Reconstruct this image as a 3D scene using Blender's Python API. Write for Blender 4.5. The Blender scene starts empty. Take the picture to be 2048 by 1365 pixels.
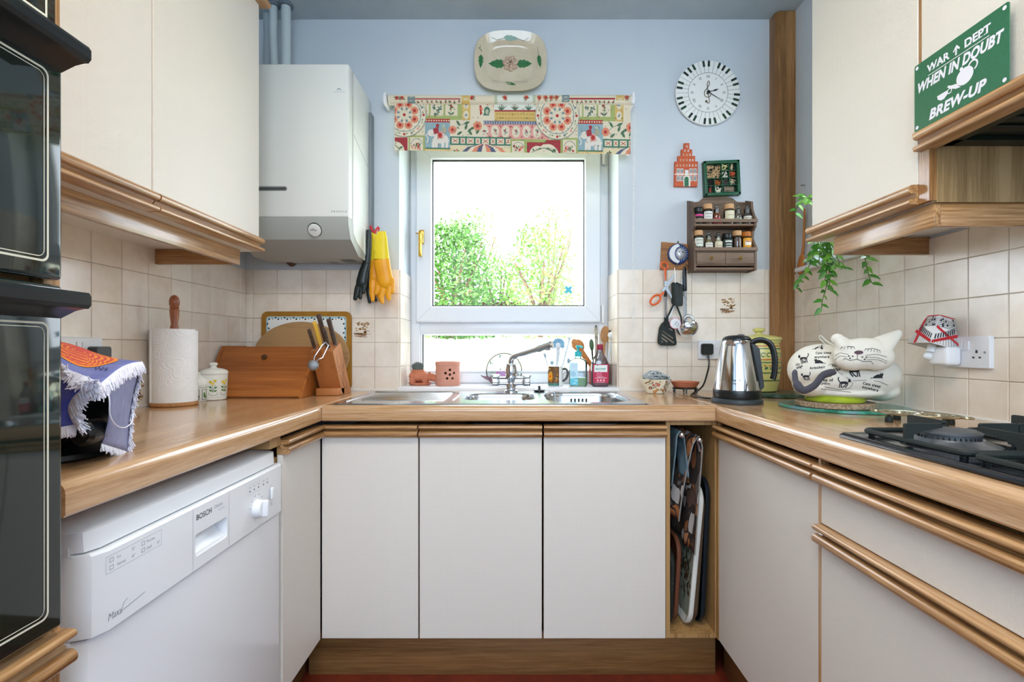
# U-shaped kitchen seen from its open end: sink under the window, oven tower and dishwasher on one side, hob on the other
import bpy, bmesh, math, random
from mathutils import Vector, Matrix
from mathutils.bvhtree import BVHTree
random.seed(7)
PI = math.pi
SC = bpy.context.scene
COL = SC.collection
# ---------------------------------------------------------------- camera, sky, sun, lamps, exposure
FOC, VU, VV, EYE = 988.0, 1030.0, 697.0, 1.11
cam = bpy.data.objects.new('camera', bpy.data.cameras.new('camera'))
cam.data.lens = FOC / 2048 * 36; cam.data.sensor_width = 36; cam.data.sensor_fit = 'HORIZONTAL'
cam.data.shift_x = -(VU - 1024) / 2048; cam.data.shift_y = (VV - 682.5) / 2048
cam.data.clip_start = .02; cam.data.clip_end = 300
cam.location = (0, 0, EYE); cam.rotation_euler = (PI / 2, 0, 0)
COL.objects.link(cam); SC.camera = cam
W = bpy.data.worlds.new('sky'); SC.world = W; W.use_nodes = True
bg = W.node_tree.nodes['Background']; bg.inputs[0].default_value = (.82, .91, 1, 1); bg.inputs[1].default_value = 6.0
def lamp(name, kind, loc, rot, power, colour, **kw):
    d = bpy.data.lights.new(name, kind); d.energy = power; d.color = colour
    for k, v in kw.items(): setattr(d, k, v)
    o = bpy.data.objects.new(name, d); o.location = loc; o.rotation_euler = rot; COL.objects.link(o); return o
lamp('sun', 'SUN', (0, 0, 20), (math.radians(42), 0, math.radians(-38)), 14, (1, .96, .9), angle=.02)
lamp('ceiling_light', 'AREA', (0, .35, 2.58), (0, 0, 0), 23, (1, .91, .79), shape='RECTANGLE', size=1.2, size_y=.5)
lamp('dining_window_light', 'AREA', (.15, -1.9, 1.85), (PI / 2 - .06, 0, 0), 54, (.66, .82, 1), shape='RECTANGLE', size=2.2, size_y=1.3)
SC.view_settings.view_transform = 'Standard'; SC.view_settings.look = 'None'
SC.view_settings.gamma = 1; SC.view_settings.use_curve_mapping = False; SC.view_settings.exposure = 0.35
SC.cycles.use_denoising = True
SC.cycles.max_bounces = 10; SC.cycles.diffuse_bounces = 5; SC.cycles.transparent_max_bounces = 16; SC.cycles.sample_clamp_indirect = 6
# ---------------------------------------------------------------- measuring: a picture point at a known depth / side plane / height
def P(u, v, Y): return Vector(((u - VU) / FOC * Y, Y, EYE - (v - VV) / FOC * Y))
def PX(u, v, X):
    Y = X * FOC / (u - VU); return Vector((X, Y, EYE - (v - VV) / FOC * Y))
# ---------------------------------------------------------------- materials
def lin(h):
    if not isinstance(h, str): return tuple(h)[:3]
    c = [int(h[i:i + 2], 16) / 255 for i in (0, 2, 4)]
    return tuple(x / 12.92 if x <= .04045 else ((x + .055) / 1.055) ** 2.4 for x in c)
MATS = {}
class NT:
    def __init__(s, name):
        s.m = bpy.data.materials.new(name); s.m.use_nodes = True; s.t = s.m.node_tree; s.b = s.t.nodes['Principled BSDF']
    def n(s, kind, **kw):
        x = s.t.nodes.new(kind)
        for k, v in kw.items():
            if k in x.inputs: x.inputs[k].default_value = v
            else: setattr(x, k, v)
        return x
    def l(s, a, b): s.t.links.new(a, b)
    def ramp(s, fac, stops):
        r = s.n('ShaderNodeValToRGB'); e = r.color_ramp.elements
        while len(e) < len(stops): e.new(.5)
        for k, (p, c) in enumerate(stops): e[k].position = p; e[k].color = (*lin(c), 1)
        s.l(fac, r.inputs[0]); return r.outputs[0]
    def coords(s, scale=(1, 1, 1), rot=(0, 0, 0)):
        tc = s.n('ShaderNodeTexCoord'); mp = s.n('ShaderNodeMapping'); mp.inputs['Scale'].default_value = scale; mp.inputs['Rotation'].default_value = rot
        s.l(tc.outputs['Object'], mp.inputs[0]); return mp.outputs[0]
    def noise(s, vec, scale, detail=3, rough=.5):
        x = s.n('ShaderNodeTexNoise'); x.inputs['Scale'].default_value = scale; x.inputs['Detail'].default_value = detail; x.inputs['Roughness'].default_value = rough
        s.l(vec, x.inputs['Vector']); return x.outputs['Fac']
    def bump(s, h, strength, dist=.002):
        x = s.n('ShaderNodeBump'); x.inputs['Strength'].default_value = strength; x.inputs['Distance'].default_value = dist
        s.l(h, x.inputs['Height']); s.l(x.outputs[0], s.b.inputs['Normal'])
    def set(s, **kw):
        for k, v in kw.items():
            i = s.b.inputs[k.replace('_', ' ')]; i.default_value = v
def mat(name, c, rough=.5, metal=0, spec=.5, coat=0, bump=None, vary=None, trans=0, ior=1.45, sss=0, sheen=0):
    if name in MATS: return MATS[name]
    k = NT(name); k.set(Base_Color=(*lin(c), 1), Roughness=rough, Metallic=metal, Specular_IOR_Level=spec, Coat_Weight=coat, Transmission_Weight=trans, IOR=ior, Sheen_Weight=sheen)
    if coat: k.set(Coat_Roughness=.08)
    if vary:   # (scale, second colour, low, high)
        v = k.coords(); f = k.noise(v, vary[0], 4, .6)
        k.l(k.ramp(f, [(vary[2] if len(vary) > 2 else .35, c), (vary[3] if len(vary) > 3 else .7, vary[1])]), k.b.inputs['Base Color'])
    if bump: k.bump(k.noise(k.coords(), bump[0], 3), bump[1])
    MATS[name] = k.m; return k.m
def wood(name, c1, c2, axis='X', fine=60, rough=.42, coat=0, c3=None):
    if name in MATS: return MATS[name]
    k = NT(name); s = {'X': (.035, 1, 1), 'Y': (1, .035, 1), 'Z': (1, 1, .035)}[axis]
    v = k.coords(s); a = k.noise(v, fine * 2.6, 5, .7); b = k.noise(v, fine * .3, 3, .5)
    ad = k.n('ShaderNodeMath', operation='MULTIPLY_ADD'); ad.inputs[1].default_value = .45; k.l(b, ad.inputs[0])
    m2 = k.n('ShaderNodeMath', operation='MULTIPLY'); m2.inputs[1].default_value = .55; k.l(a, m2.inputs[0]); k.l(m2.outputs[0], ad.inputs[2])
    k.l(k.ramp(ad.outputs[0], [(.38, c2), (.5, c3 or c1), (.58, c1)]), k.b.inputs['Base Color'])
    k.set(Roughness=rough, Coat_Weight=coat, Coat_Roughness=.12); k.bump(a, .15, .001); MATS[name] = k.m; return k.m
def weave(name, c, pitch, strength, rough=.55, axes='XZ'):
    if name in MATS: return MATS[name]
    k = NT(name); k.set(Base_Color=(*lin(c), 1), Roughness=rough); v = k.coords()
    w = []
    for ax in axes:
        x = k.n('ShaderNodeTexWave', bands_direction=ax); x.inputs['Scale'].default_value = .314 / pitch; k.l(v, x.inputs['Vector']); w.append(x.outputs['Fac'])
    mu = k.n('ShaderNodeMath', operation='MULTIPLY'); k.l(w[0], mu.inputs[0]); k.l(w[1], mu.inputs[1]); k.bump(mu.outputs[0], strength, .0012)
    k.l(k.ramp(mu.outputs[0], [(0, tuple(x * .90 for x in lin(c))), (.6, c)]), k.b.inputs['Base Color'])
    MATS[name] = k.m; return k.m
def tile_mat(name, c, c2):
    k = NT(name); oi = k.n('ShaderNodeObjectInfo'); ge = k.n('ShaderNodeNewGeometry'); f = k.noise(ge.outputs['Position'], 11, 4, .6)
    ad = k.n('ShaderNodeMath', operation='MULTIPLY_ADD'); ad.inputs[1].default_value = .22; k.l(oi.outputs['Random'], ad.inputs[0]); k.l(f, ad.inputs[2])
    k.l(k.ramp(ad.outputs[0], [(.36, c2), (.78, c)]), k.b.inputs['Base Color']); k.set(Roughness=.2); k.bump(k.noise(ge.outputs['Position'], 45, 2), .06, .001); MATS[name] = k.m; return k.m
def glassy(name, c=(1, 1, 1), rough=.0, ior=1.45):
    if name in MATS: return MATS[name]
    return mat(name, c, rough, 0, .5, trans=1, ior=ior)
def pane_mat(name):     # thin window pane: mostly clear, a weak mirror
    k = NT(name); tr = k.n('ShaderNodeBsdfTransparent'); gl = k.n('ShaderNodeBsdfGlossy'); gl.inputs['Roughness'].default_value = .02
    mx = k.n('ShaderNodeMixShader'); mx.inputs[0].default_value = .006; k.l(tr.outputs[0], mx.inputs[1]); k.l(gl.outputs[0], mx.inputs[2])
    k.l(mx.outputs[0], k.t.nodes['Material Output'].inputs['Surface']); MATS[name] = k.m; return k.m
OAK, OAK2, OAK3 = 'C39A6C', '785028', 'AB7F50'
oakX, oakY, oakZ = [wood('oak rail ' + a, OAK, OAK2, a, 70, .3, .5, OAK3) for a in 'XYZ']
topX, topY = [wood('oak laminate worktop ' + a, 'CBA680', 'A67C50', a, 100, .16, .5, 'BF976E') for a in 'XY']
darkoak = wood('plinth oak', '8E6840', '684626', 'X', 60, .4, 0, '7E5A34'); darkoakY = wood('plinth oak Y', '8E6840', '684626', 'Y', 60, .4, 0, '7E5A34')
greyoak = wood('hood end oak', 'A88B62', '80643E', 'Z', 60, .5, 0, '967A50')
postoak = wood('post oak', 'A87C4C', '74502A', 'Z', 70, .4, 0, '94693C')
cream = weave('cream textured laminate', 'E9E3DA',   .0026, .38, .4, 'YZ'); creamX = weave('cream textured laminate facing', 'E9E3DA',   .0026, .38, .4, 'XZ')
carc = wood('cabinet inside oak', 'B08A58', '8A6538', 'Z', 40, .5, 0)
wallp = mat('blue emulsion paint', 'CDD5DB', .7, bump=(140, .18), vary=(3, 'C6CFD7', .3, .8))
ceilp = mat('grey blue ceiling paint', 'B6C2C6', .85, bump=(160, .9), vary=(5, 'AAB7BE', .3, .8))
upvc = mat('white window plastic', 'DEE2E8', .28); white = mat('white gloss enamel', 'EDF0F4', .2); whitem = mat('white matt plastic', 'E9EAEC', .4)
tileM = tile_mat('beige glazed tile', 'EFE6DA', 'E0D2C0'); grout = mat('pale grout', 'CDBFAE', .8)
chrome = mat('polished chrome', 'D8DCE2', .07, 1); steel = mat('brushed steel', 'B9BEC4', .26, 1, vary=(40, 'A4A9B0')); sinkm = mat('sink steel', 'C3C7CC', .2, 1)
black = mat('black plastic', '15191A', .3); blackm = mat('black matt rubber', '17201C', .55); blackgl = mat('black oven glass', '1A2420', .05, 0, .7); blackenam = mat('black hob enamel', '10141C', .14, 0, .6, coat=.3)
brass = mat('polished brass', 'C9A24A', .2, 1); terra = mat('terracotta', 'C4785A', .75, vary=(30, 'B56B4C'), bump=(120, .2)); terra2 = mat('pale terracotta', 'D09480', .8, vary=(25, 'C78A74'))
# ---------------------------------------------------------------- mesh building
class M:
    def __init__(s): s.b = bmesh.new(); s.mi = 0
    def face(s, vs):
        try: f = s.b.faces.new(vs); f.material_index = s.mi; return f
        except ValueError: return None
    def poly(s, pts): return s.face([s.b.verts.new(p) for p in pts])
    def box(s, x0, x1, y0, y1, z0, z1, bev=0, seg=2, T=None):
        vs = [s.b.verts.new((x, y, z)) for x in (x0, x1) for y in (y0, y1) for z in (z0, z1)]
        fs = [s.face([vs[i] for i in q]) for q in ((0, 1, 3, 2), (4, 6, 7, 5), (0, 4, 5, 1), (2, 3, 7, 6), (0, 2, 6, 4), (1, 5, 7, 3))]
        if T: 
            for v in vs: v.co = T @ v.co
        if bev:
            r = bmesh.ops.bevel(s.b, geom=list({e for f in fs for e in f.edges}), offset=bev, segments=seg, profile=.5, affect='EDGES')
            for f in r['faces']: f.material_index = s.mi
        return s
    def rings(s, rings, cap0=True, cap1=True, closed=False):
        R = [[s.b.verts.new(p) for p in r] for r in rings]; n = len(R[0])
        for a, c in zip(R, R[1:] + ([R[0]] if closed else [])):
            for i in range(n): s.face([a[i], a[(i + 1) % n], c[(i + 1) % n], c[i]])
        if not closed:
            if cap0: s.face(R[0][::-1])
            if cap1: s.face(R[-1])
        return s
    def lathe(s, prof, c=(0, 0, 0), seg=32, T=None, cap0=True, cap1=True, sx=1, sy=1):
        c = Vector(c); T = T or Matrix.Identity(4)
        return s.rings([[c + (T @ Vector((max(r, 1e-5) * math.cos(2 * PI * i / seg) * sx, max(r, 1e-5) * math.sin(2 * PI * i / seg) * sy, z))) for i in range(seg)] for r, z in prof], cap0, cap1)
    def tube(s, pts, r, seg=8, closed=False, flat=1.0):
        pts = [Vector(p) for p in pts]; n = len(pts); rs = r if isinstance(r, (list, tuple)) else [r] * n
        rings = []; nrm = None
        for i, p in enumerate(pts):
            a = pts[i - 1] if (i or closed) else p; c = pts[(i + 1) % n] if (i < n - 1 or closed) else p
            t = (c - a).normalized()
            if nrm is None: nrm = t.orthogonal().normalized()
            nrm = (nrm - t * nrm.dot(t)); nrm = nrm.normalized() if nrm.length > 1e-6 else t.orthogonal().normalized()
            bi = t.cross(nrm)
            rings.append([p + (nrm * math.cos(2 * PI * k / seg) + bi * math.sin(2 * PI * k / seg) * flat) * rs[i] for k in range(seg)])
        return s.rings(rings, closed=closed)
    def prism(s, poly, mp, d0, d1):      # poly in 2D, mp(x, y, d) -> point
        a = [s.b.verts.new(mp(x, y, d0)) for x, y in poly]; c = [s.b.verts.new(mp(x, y, d1)) for x, y in poly]; n = len(poly)
        s.face(a[::-1]); s.face(c)
        for i in range(n): s.face([a[i], a[(i + 1) % n], c[(i + 1) % n], c[i]])
        return s
    def grid(s, fn, nu, nv, wrap=False):
        V = [[s.b.verts.new(fn(i / nu, j / nv)) for j in range(nv + 1)] for i in range(nu if wrap else nu + 1)]
        for i in range(nu):
            for j in range(nv):
                a, c = V[i], V[(i + 1) % len(V)]; s.face([a[j], c[j], c[j + 1], a[j + 1]])
        return s
    def ball(s, c, r, seg=16, rin=10, T=None):
        c = Vector(c); r = Vector(r) if isinstance(r, (tuple, list, Vector)) else Vector((r, r, r)); T = T or Matrix.Identity(4)
        return s.rings([[c + (T @ Vector((r.x * math.sin(PI * (j + .02) / (rin + .04)) * math.cos(2 * PI * i / seg), r.y * math.sin(PI * (j + .02) / (rin + .04)) * math.sin(2 * PI * i / seg), -r.z * math.cos(PI * (j + .02) / (rin + .04))))) for i in range(seg)] for j in range(rin + 1)])
SHIFT = {}
def obj(name, m, ms, parent=None, angle=35, solid=0, sub=0, world=True):
    me = bpy.data.meshes.new(name); bm = m.b
    bmesh.ops.recalc_face_normals(bm, faces=bm.faces)
    sh = SHIFT.get(parent.name) if parent else None
    if sh and world: bmesh.ops.translate(bm, verts=bm.verts, vec=-sh)
    bm.to_mesh(me); bm.free()
    for x in (ms if isinstance(ms, (list, tuple)) else [ms]): me.materials.append(x)
    for p in me.polygons: p.use_smooth = True
    if angle < 180: me.set_sharp_from_angle(angle=math.radians(angle))
    o = bpy.data.objects.new(name, me); COL.objects.link(o)
    if parent: o.parent = parent; SHIFT[o.name] = sh or Vector()
    if solid: q = o.modifiers.new('thickness', 'SOLIDIFY'); q.thickness = solid; q.offset = 0
    if sub: q = o.modifiers.new('smooth', 'SUBSURF'); q.levels = sub; q.render_levels = sub
    return o
def thing(name, label, cat, loc=(0, 0, 0), rot=(0, 0, 0), group=None, local=False):   # Empty at the thing's base; local: parts are built around their own base
    o = bpy.data.objects.new(name, None); COL.objects.link(o); o.empty_display_size = .05
    o.location = loc; o.rotation_euler = rot; o['label'] = label; o['category'] = cat
    if group: o['group'] = group
    SHIFT[o.name] = Vector() if local else Vector(loc)
    return o
def tag(o, label, cat, group=None):
    o['label'] = label; o['category'] = cat
    if group: o['group'] = group
    return o
def struct(name, m, ms, parent=None, **kw):
    o = obj(name, m, ms, parent, **kw); o['kind'] = 'structure'; return o
def dup(root, loc, rot=None, label=None):
    r = root.copy(); COL.objects.link(r); r.location = loc
    if rot is not None: r.rotation_euler = rot
    if label: r['label'] = label
    for ch in list(root.children):
        c = ch.copy(); COL.objects.link(c); c.parent = r
        for g in ch.children: d = g.copy(); COL.objects.link(d); d.parent = c
    return r
def arc(cx, cy, r, a0, a1, n, ry=None): return [(cx + r * math.cos(math.radians(a0 + (a1 - a0) * i / n)), cy + (ry or r) * math.sin(math.radians(a0 + (a1 - a0) * i / n))) for i in range(n + 1)]
def rrect(x0, x1, y0, y1, r, n=6): return arc(x1 - r, y0 + r, r, -90, 0, n) + arc(x1 - r, y1 - r, r, 0, 90, n) + arc(x0 + r, y1 - r, r, 90, 180, n) + arc(x0 + r, y0 + r, r, 180, 270, n)
def bez(pts, n=10):     # smooth curve through points (Catmull-Rom)
    pts = [Vector(p) for p in pts]; out = []
    for i in range(len(pts) - 1):
        a, b, c, d = pts[max(i - 1, 0)], pts[i], pts[i + 1], pts[min(i + 2, len(pts) - 1)]
        for k in range(n):
            t = k / n; out.append(.5 * ((2 * b) + (c - a) * t + (2 * a - 5 * b + 4 * c - d) * t * t + (3 * b - a - 3 * c + d) * t ** 3))
    return out + [pts[-1]]
def flat_on(o, ux, uy, n):
    o, ux, uy, n = Vector(o), Vector(ux), Vector(uy), Vector(n); return lambda x, y, d=0: o + ux * x + uy * y + n * d
def onY(Y): return lambda x, y, d=0: Vector((x, Y - d, y))          # facing the camera; x, z in metres
def onX(X, s): return lambda x, y, d=0: Vector((X + s * d, x, y))    # on a side plane; x is depth
class Ink:      # flat print: shapes in the surface's own plane, then laid on it
    def __init__(s): s.s = []; s.layer = 0
    def poly(s, pts, c): s.s.append(([tuple(p[:2]) for p in pts], [list(range(len(pts)))], c, s.layer)); return s
    def rect(s, x0, x1, y0, y1, c): return s.poly([(x0, y0), (x1, y0), (x1, y1), (x0, y1)], c)
    def disc(s, x, y, r, c, n=16, ry=None): return s.poly(arc(x, y, r, 0, 360 - 360 / n, n - 1, ry), c)
    def ring(s, x, y, r, w, c, n=32, a0=0, a1=360, ry=None):
        a, b = arc(x, y, r, a0, a1, n, ry), arc(x, y, r - w, a0, a1, n, (ry - w) if ry else None)
        s.s.append((a + b, [[i, i + 1, n + 2 + i, n + 1 + i] for i in range(n)], c, s.layer)); return s
    def line(s, pts, w, c):
        pts = [Vector(p[:2]) for p in pts]; L, R = [], []
        for i, p in enumerate(pts):
            t = (pts[min(i + 1, len(pts) - 1)] - pts[max(i - 1, 0)]); t = t.normalized() if t.length else Vector((1, 0)); nn = Vector((-t.y, t.x)) * w / 2
            L.append(tuple(p + nn)); R.append(tuple(p - nn))
        k = len(pts); s.s.append((L + R, [[i, i + 1, k + i + 1, k + i] for i in range(k - 1)], c, s.layer)); return s
    def frame(s, x0, x1, y0, y1, w, c):
        s.rect(x0, x1, y0, y0 + w, c); s.rect(x0, x1, y1 - w, y1, c); s.rect(x0, x0 + w, y0 + w, y1 - w, c); return s.rect(x1 - w, x1, y0 + w, y1 - w, c)
    def leaf(s, x, y, L, w, a, c):
        ca, sa = math.cos(a), math.sin(a); pts = [(0, 0), (.3 * L, w / 2), (.65 * L, w * .42), (L, 0), (.65 * L, -w * .42), (.3 * L, -w / 2)]
        return s.poly([(x + p * ca - q * sa, y + p * sa + q * ca) for p, q in pts], c)
    def flower(s, x, y, r, c, c2, n=6):
        for k in range(n): s.disc(x + r * .58 * math.cos(2 * PI * k / n), y + r * .58 * math.sin(2 * PI * k / n), r * .45, c, 8)
        s.layer += 1; s.disc(x, y, r * .4, c2, 8); s.layer -= 1; return s
    def text(s, t, x, y, h, c, rot=0, bold=0, shear=0, align='CENTER', sx=1, space=1):
        cu = bpy.data.curves.new('writing', 'FONT'); cu.body = t; cu.size = 1; cu.align_x = align; cu.shear = shear; cu.offset = bold; cu.space_character = space; cu.resolution_u = 3
        o = bpy.data.objects.new('writing', cu); me = bpy.data.meshes.new_from_object(o); k = h / .72; ca, sa = math.cos(rot), math.sin(rot)
        vs = [(x + (v.co.x * k * sx) * ca - v.co.y * k * sa, y + v.co.x * k * sx * sa + v.co.y * k * ca) for v in me.vertices]
        s.s.append((vs, [list(p.vertices) for p in me.polygons], c, s.layer)); bpy.data.objects.remove(o); bpy.data.meshes.remove(me); bpy.data.curves.remove(cu); return s
    def emit(s, name, parent, mp, rough=.5, d0=.0003, eps=4e-6, world=True, clip=None, metal=None):
        m = M(); ms = []
        for i, (vs, fs, c, lay) in enumerate(sorted(s.s, key=lambda q: q[3])):
            if clip: vs = [(min(max(x, clip[0]), clip[1]), min(max(y, clip[2]), clip[3])) for x, y in vs]
            if c not in ms: ms.append(c)
            m.mi = ms.index(c); V = [m.b.verts.new(mp(x, y, d0 + eps * i)) for x, y in vs]
            for f in fs:
                if len(set(f)) > 2: m.face([V[i] for i in f])
        return obj(name, m, [(c if not isinstance(c, str) else mat('ink ' + c, c, rough)) for c in ms], parent, world=world)
def cyl_map(c, r, z0=0, a0=-PI / 2, sgn=1):       # wrap print round an upright cylinder; r may be a function of height
    c = Vector(c); return lambda x, y, d=0: c + Vector((((r(y) if callable(r) else r) + d) * math.cos(a0 + sgn * x / (r(0) if callable(r) else r)), ((r(y) if callable(r) else r) + d) * math.sin(a0 + sgn * x / (r(0) if callable(r) else r)), y + z0))
def bvh_of(o):
    dg = bpy.context.evaluated_depsgraph_get(); dg.update(); ev = o.evaluated_get(dg); me = ev.to_mesh(); T = Matrix.Translation(SHIFT.get(o.name) or Vector())
    t = BVHTree.FromPolygons([T @ v.co for v in me.vertices], [list(p.vertices) for p in me.polygons]); ev.to_mesh_clear(); return t
def drape(bvh, fn, dirn):    # print carried on to a curved surface along one direction
    dirn = Vector(dirn).normalized()
    def mp(x, y, d=0):
        p = Vector(fn(x, y)); h = bvh.ray_cast(p - dirn * 1.0, dirn)
        if h[0] is None: h = bvh.find_nearest(p)
        return h[0] - dirn * (d + .0006)
    return mp
# ---------------------------------------------------------------- the room
XL, XR, YB, ZF, ZC, ZT, ZU = -1.233, 1.25, 2.26, -.03, 2.615, .917, .865      # walls, floor, ceiling, worktop top and underside
WX0, WX1, WZ0, WZ1, WY = -.5297, .4727, .932, 2.18, 2.5                      # window opening
floorm = mat('dark red floor tile', '7A2E1C', .5, vary=(12, '5E2214'))
struct('floor', M().box(XL - .2, XR + .2, -2.1, YB, ZF - .1, ZF), floorm)
struct('ceiling', M().box(XL - .25, XR + .25, -2.2, 2.6, ZC, ZC + .25), ceilp)
m = M()
m.box(XL - .2, WX0, YB, WY + .1, -.2, ZC); m.box(WX1, XR + .2, YB, WY + .1, -.2, ZC); m.box(WX0, WX1, YB, WY + .1, -.2, WZ0 - .02); m.box(WX0, WX1, YB, WY + .1, WZ1, ZC)
wall_back = struct('wall_back', m, wallp)
wall_left = struct('wall_left', M().box(XL - .2, XL, -2.1, YB, -.2, ZC), wallp)
m = M(); RY0, RY1, RZ0, RZ1 = 1.66, 2.06, 1.46, 2.0
m.box(XR, XR + .2, -2.1, RY0, -.2, ZC); m.box(XR, XR + .2, RY1, YB, -.2, ZC); m.box(XR, XR + .2, RY0, RY1, -.2, RZ0); m.box(XR, XR + .2, RY0, RY1, RZ1, ZC)
wall_right = struct('wall_right', m, wallp)
struct('wall_rear', M().box(XL - .2, XR + .2, -2.3, -2.1, -.2, ZC), wallp)
PIT = .1112
TM = {}
def tile(wall, c, w, h, face):
    base = {'-Y': ((1, 0, 0), (0, -1, 0)), '+X': ((0, 1, 0), (1, 0, 0)), '-X': ((0, 1, 0), (-1, 0, 0))}[face]
    key = (face, round(w, 3), round(h, 3))
    if key not in TM:
        m = M(); g = .0006; ux, n = Vector(base[0]), Vector(base[1])
        def ring(ins, d): return [ux * x + Vector((0, 0, 1)) * z + n * d for x, z in ((-w / 2 + ins, -h / 2 + ins), (w / 2 - ins, -h / 2 + ins), (w / 2 - ins, h / 2 - ins), (-w / 2 + ins, h / 2 - ins))]
        m.rings([ring(g, 0), ring(g, .0035), ring(g + .0018, .0048)])
        o = obj('tile', m, tileM, wall); TM[key] = o.data
    else:
        o = bpy.data.objects.new('tile', TM[key]); COL.objects.link(o); o.parent = wall
    o.location = c; return o
def tiles(wall, face, plane, a0, a1, start, z0=.914, rows=5, zmax=None):
    """lay tiles along a wall from a0 to a1; one joint falls at start"""
    k = math.floor((a0 - start) / PIT); out = {}
    while start + k * PIT < a1 - .004:
        lo, hi = max(a0, start + k * PIT), min(a1, start + (k + 1) * PIT)
        for r in range(rows):
            zl, zh = z0 + r * PIT, z0 + (r + 1) * PIT
            if zmax: zh = min(zh, zmax)
            if hi - lo > .006 and zh - zl > .006:
                c = ((lo + hi) / 2, plane, (zl + zh) / 2) if face == '-Y' else (plane, (lo + hi) / 2, (zl + zh) / 2)
                out[(k, r)] = tile(wall, c, hi - lo, zh - zl, face)
        k += 1
    return out
ZTT = .914 + 5 * PIT
m = M(); m.box(XL, WX0, YB - .001, YB + .01, ZT - .03, ZTT); m.box(WX1, XR, YB - .001, YB + .01, ZT - .03, ZTT); m.box(WX0 - .001, WX0 + .001, YB, WY, WZ0, ZTT); m.box(WX1 - .001, WX1 + .001, YB, WY, WZ0, ZTT)
obj('grout', m, grout, wall_back)
obj('grout', M().box(XL - .01, XL + .001, .55, YB, ZT - .03, ZTT), grout, wall_left)
obj('grout', M().box(XR - .001, XR + .01, .3, YB, ZT - .03, 1.44), grout, wall_right)
TB = tiles(wall_back, '-Y', YB - .001, XL + .002, WX0, WX0)
TR = tiles(wall_back, '-Y', YB - .001, WX1, 1.16, WX1)
tiles(wall_back, '+X', WX0 + .001, YB, WY - .02, YB + .005, z0=.914, rows=5); tiles(wall_back, '-X', WX1 - .001, YB, WY - .02, YB + .005, z0=.914, rows=5)
TL = tiles(wall_left, '+X', XL + .001, .68, YB - .007, YB - .05)
TRW = tiles(wall_right, '-X', XR - .001, .45, YB - .06, 2.135, zmax=1.44)
def sepia(t, face, seed):       # little brown landscape fired on to a tile
    rnd = random.Random(seed); k = Ink(); b = ['8A6238', 'A9855A', '6E4A28']
    for i in range(26): k.leaf(rnd.uniform(-.034, .02), rnd.uniform(-.002, .034), rnd.uniform(.008, .022), rnd.uniform(.003, .008), rnd.uniform(-.5, .6), b[1] if i % 3 else b[0])
    k.layer = 1
    for i in range(16): k.line([(rnd.uniform(-.04, -.01), -.012 - rnd.random() * .022), (rnd.uniform(0, .038), -.012 - rnd.random() * .022)], .0016, b[i % 3])
    for i in range(5): x = -.034 + i * .008; k.leaf(x, -.022, .012, .006, 1.5, b[2])
    k.poly([(.006, -.014), (.02, -.014), (.02, -.006), (.013, 0), (.006, -.006)], b[2])
    f = {'-Y': lambda x, y, d: Vector((x, -.0048 - d, y)), '+X': lambda x, y, d: Vector((.0048 + d, x, y)), '-X': lambda x, y, d: Vector((-.0048 - d, -x, y))}[face]
    k.emit('tile_picture', t, f, .25, world=False)
def near(d, x, z, ax): return min(d.values(), key=lambda o: abs(o.location[ax] - x) + abs(o.location.z - z))
sepia(near(TR, P(1457, 613, YB).x, P(1457, 613, YB).z, 0), '-Y', 1)
sepia(near(TB, P(725, 650, YB).x, P(725, 650, YB).z, 0), '-Y', 2)
sepia(near(TL, 1.60, .97, 1), '+X', 3)
# pale sealant beads along the worktop, corner post
struct('trim_1', M().box(XL, XR, YB - .012, YB, ZT - .002, ZT + .008, .003), mat('white sealant', 'E6E4DE', .4))
struct('trim_2', M().box(XL, XL + .012, .71, YB, ZT - .002, ZT + .008, .003), MATS['white sealant'])
struct('trim_3', M().box(XR - .012, XR, .3, YB, ZT - .002, ZT + .008, .003), MATS['white sealant'])
m = M(); m.prism([(1.164, YB), (1.164, 2.215), (1.178, 2.2), (1.236, 2.2), (XR, 2.2), (XR, YB)], lambda x, y, d: Vector((x, y, d)), ZT, ZC - .002)
struct('trim_4', m, postoak)
# ---------------------------------------------------------------- window: outer frame, opening sash over a fixed light
win = bpy.data.objects.new('window_1', None); COL.objects.link(win); win['kind'] = 'structure'; SHIFT['window_1'] = Vector()
def ringframe(m, x0, x1, z0, z1, w, y0, y1, wb=None, ins=.006):
    wb = wb or w
    a = [(x0, z0), (x1, z0), (x1, z1), (x0, z1)]; c = [(x0 + w, z0 + wb), (x1 - w, z0 + wb), (x1 - w, z1 - w), (x0 + w, z1 - w)]
    c2 = [(x0 + w - ins, z0 + wb - ins), (x1 - w + ins, z0 + wb - ins), (x1 - w + ins, z1 - w + ins), (x0 + w - ins, z1 - w + ins)]
    a2 = [(x0 + ins, z0 + ins), (x1 - ins, z0 + ins), (x1 - ins, z1 - ins), (x0 + ins, z1 - ins)]
    m.rings([[Vector((x, Y, z)) for x, z in q] for q, Y in ((a, y1), (a, y0 + ins), (a2, y0), (c2, y0), (c, y0 + ins * 1.6), (c, y1))], closed=True)
    return m
m = M(); ringframe(m, WX0, WX1, WZ0, WZ1, .055, 2.488, 2.56); m.box(WX0 + .05, WX1 - .05, 2.492, 2.56, 1.185, 1.255, .004)
obj('frame', m, upvc, win)
sx0, sx1, sz0, sz1 = -.495, .428, 1.24, 2.135
m = ringframe(M(), sx0, sx1, sz0, sz1, .081, 2.462, 2.54); sash = obj('sash', m, upvc, win)
gask = mat('black gasket', '15181C', .6)
m = ringframe(M(), sx0 + .078, sx1 - .078, sz0 + .079, sz1 - .079, .007, 2.474, 2.49, ins=.001); obj('gasket', m, gask, sash)
pane = pane_mat('window glass')
obj('pane', M().box(sx0 + .08, sx1 - .08, 2.488, 2.492, sz0 + .08, sz1 - .08), pane, sash)
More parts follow.
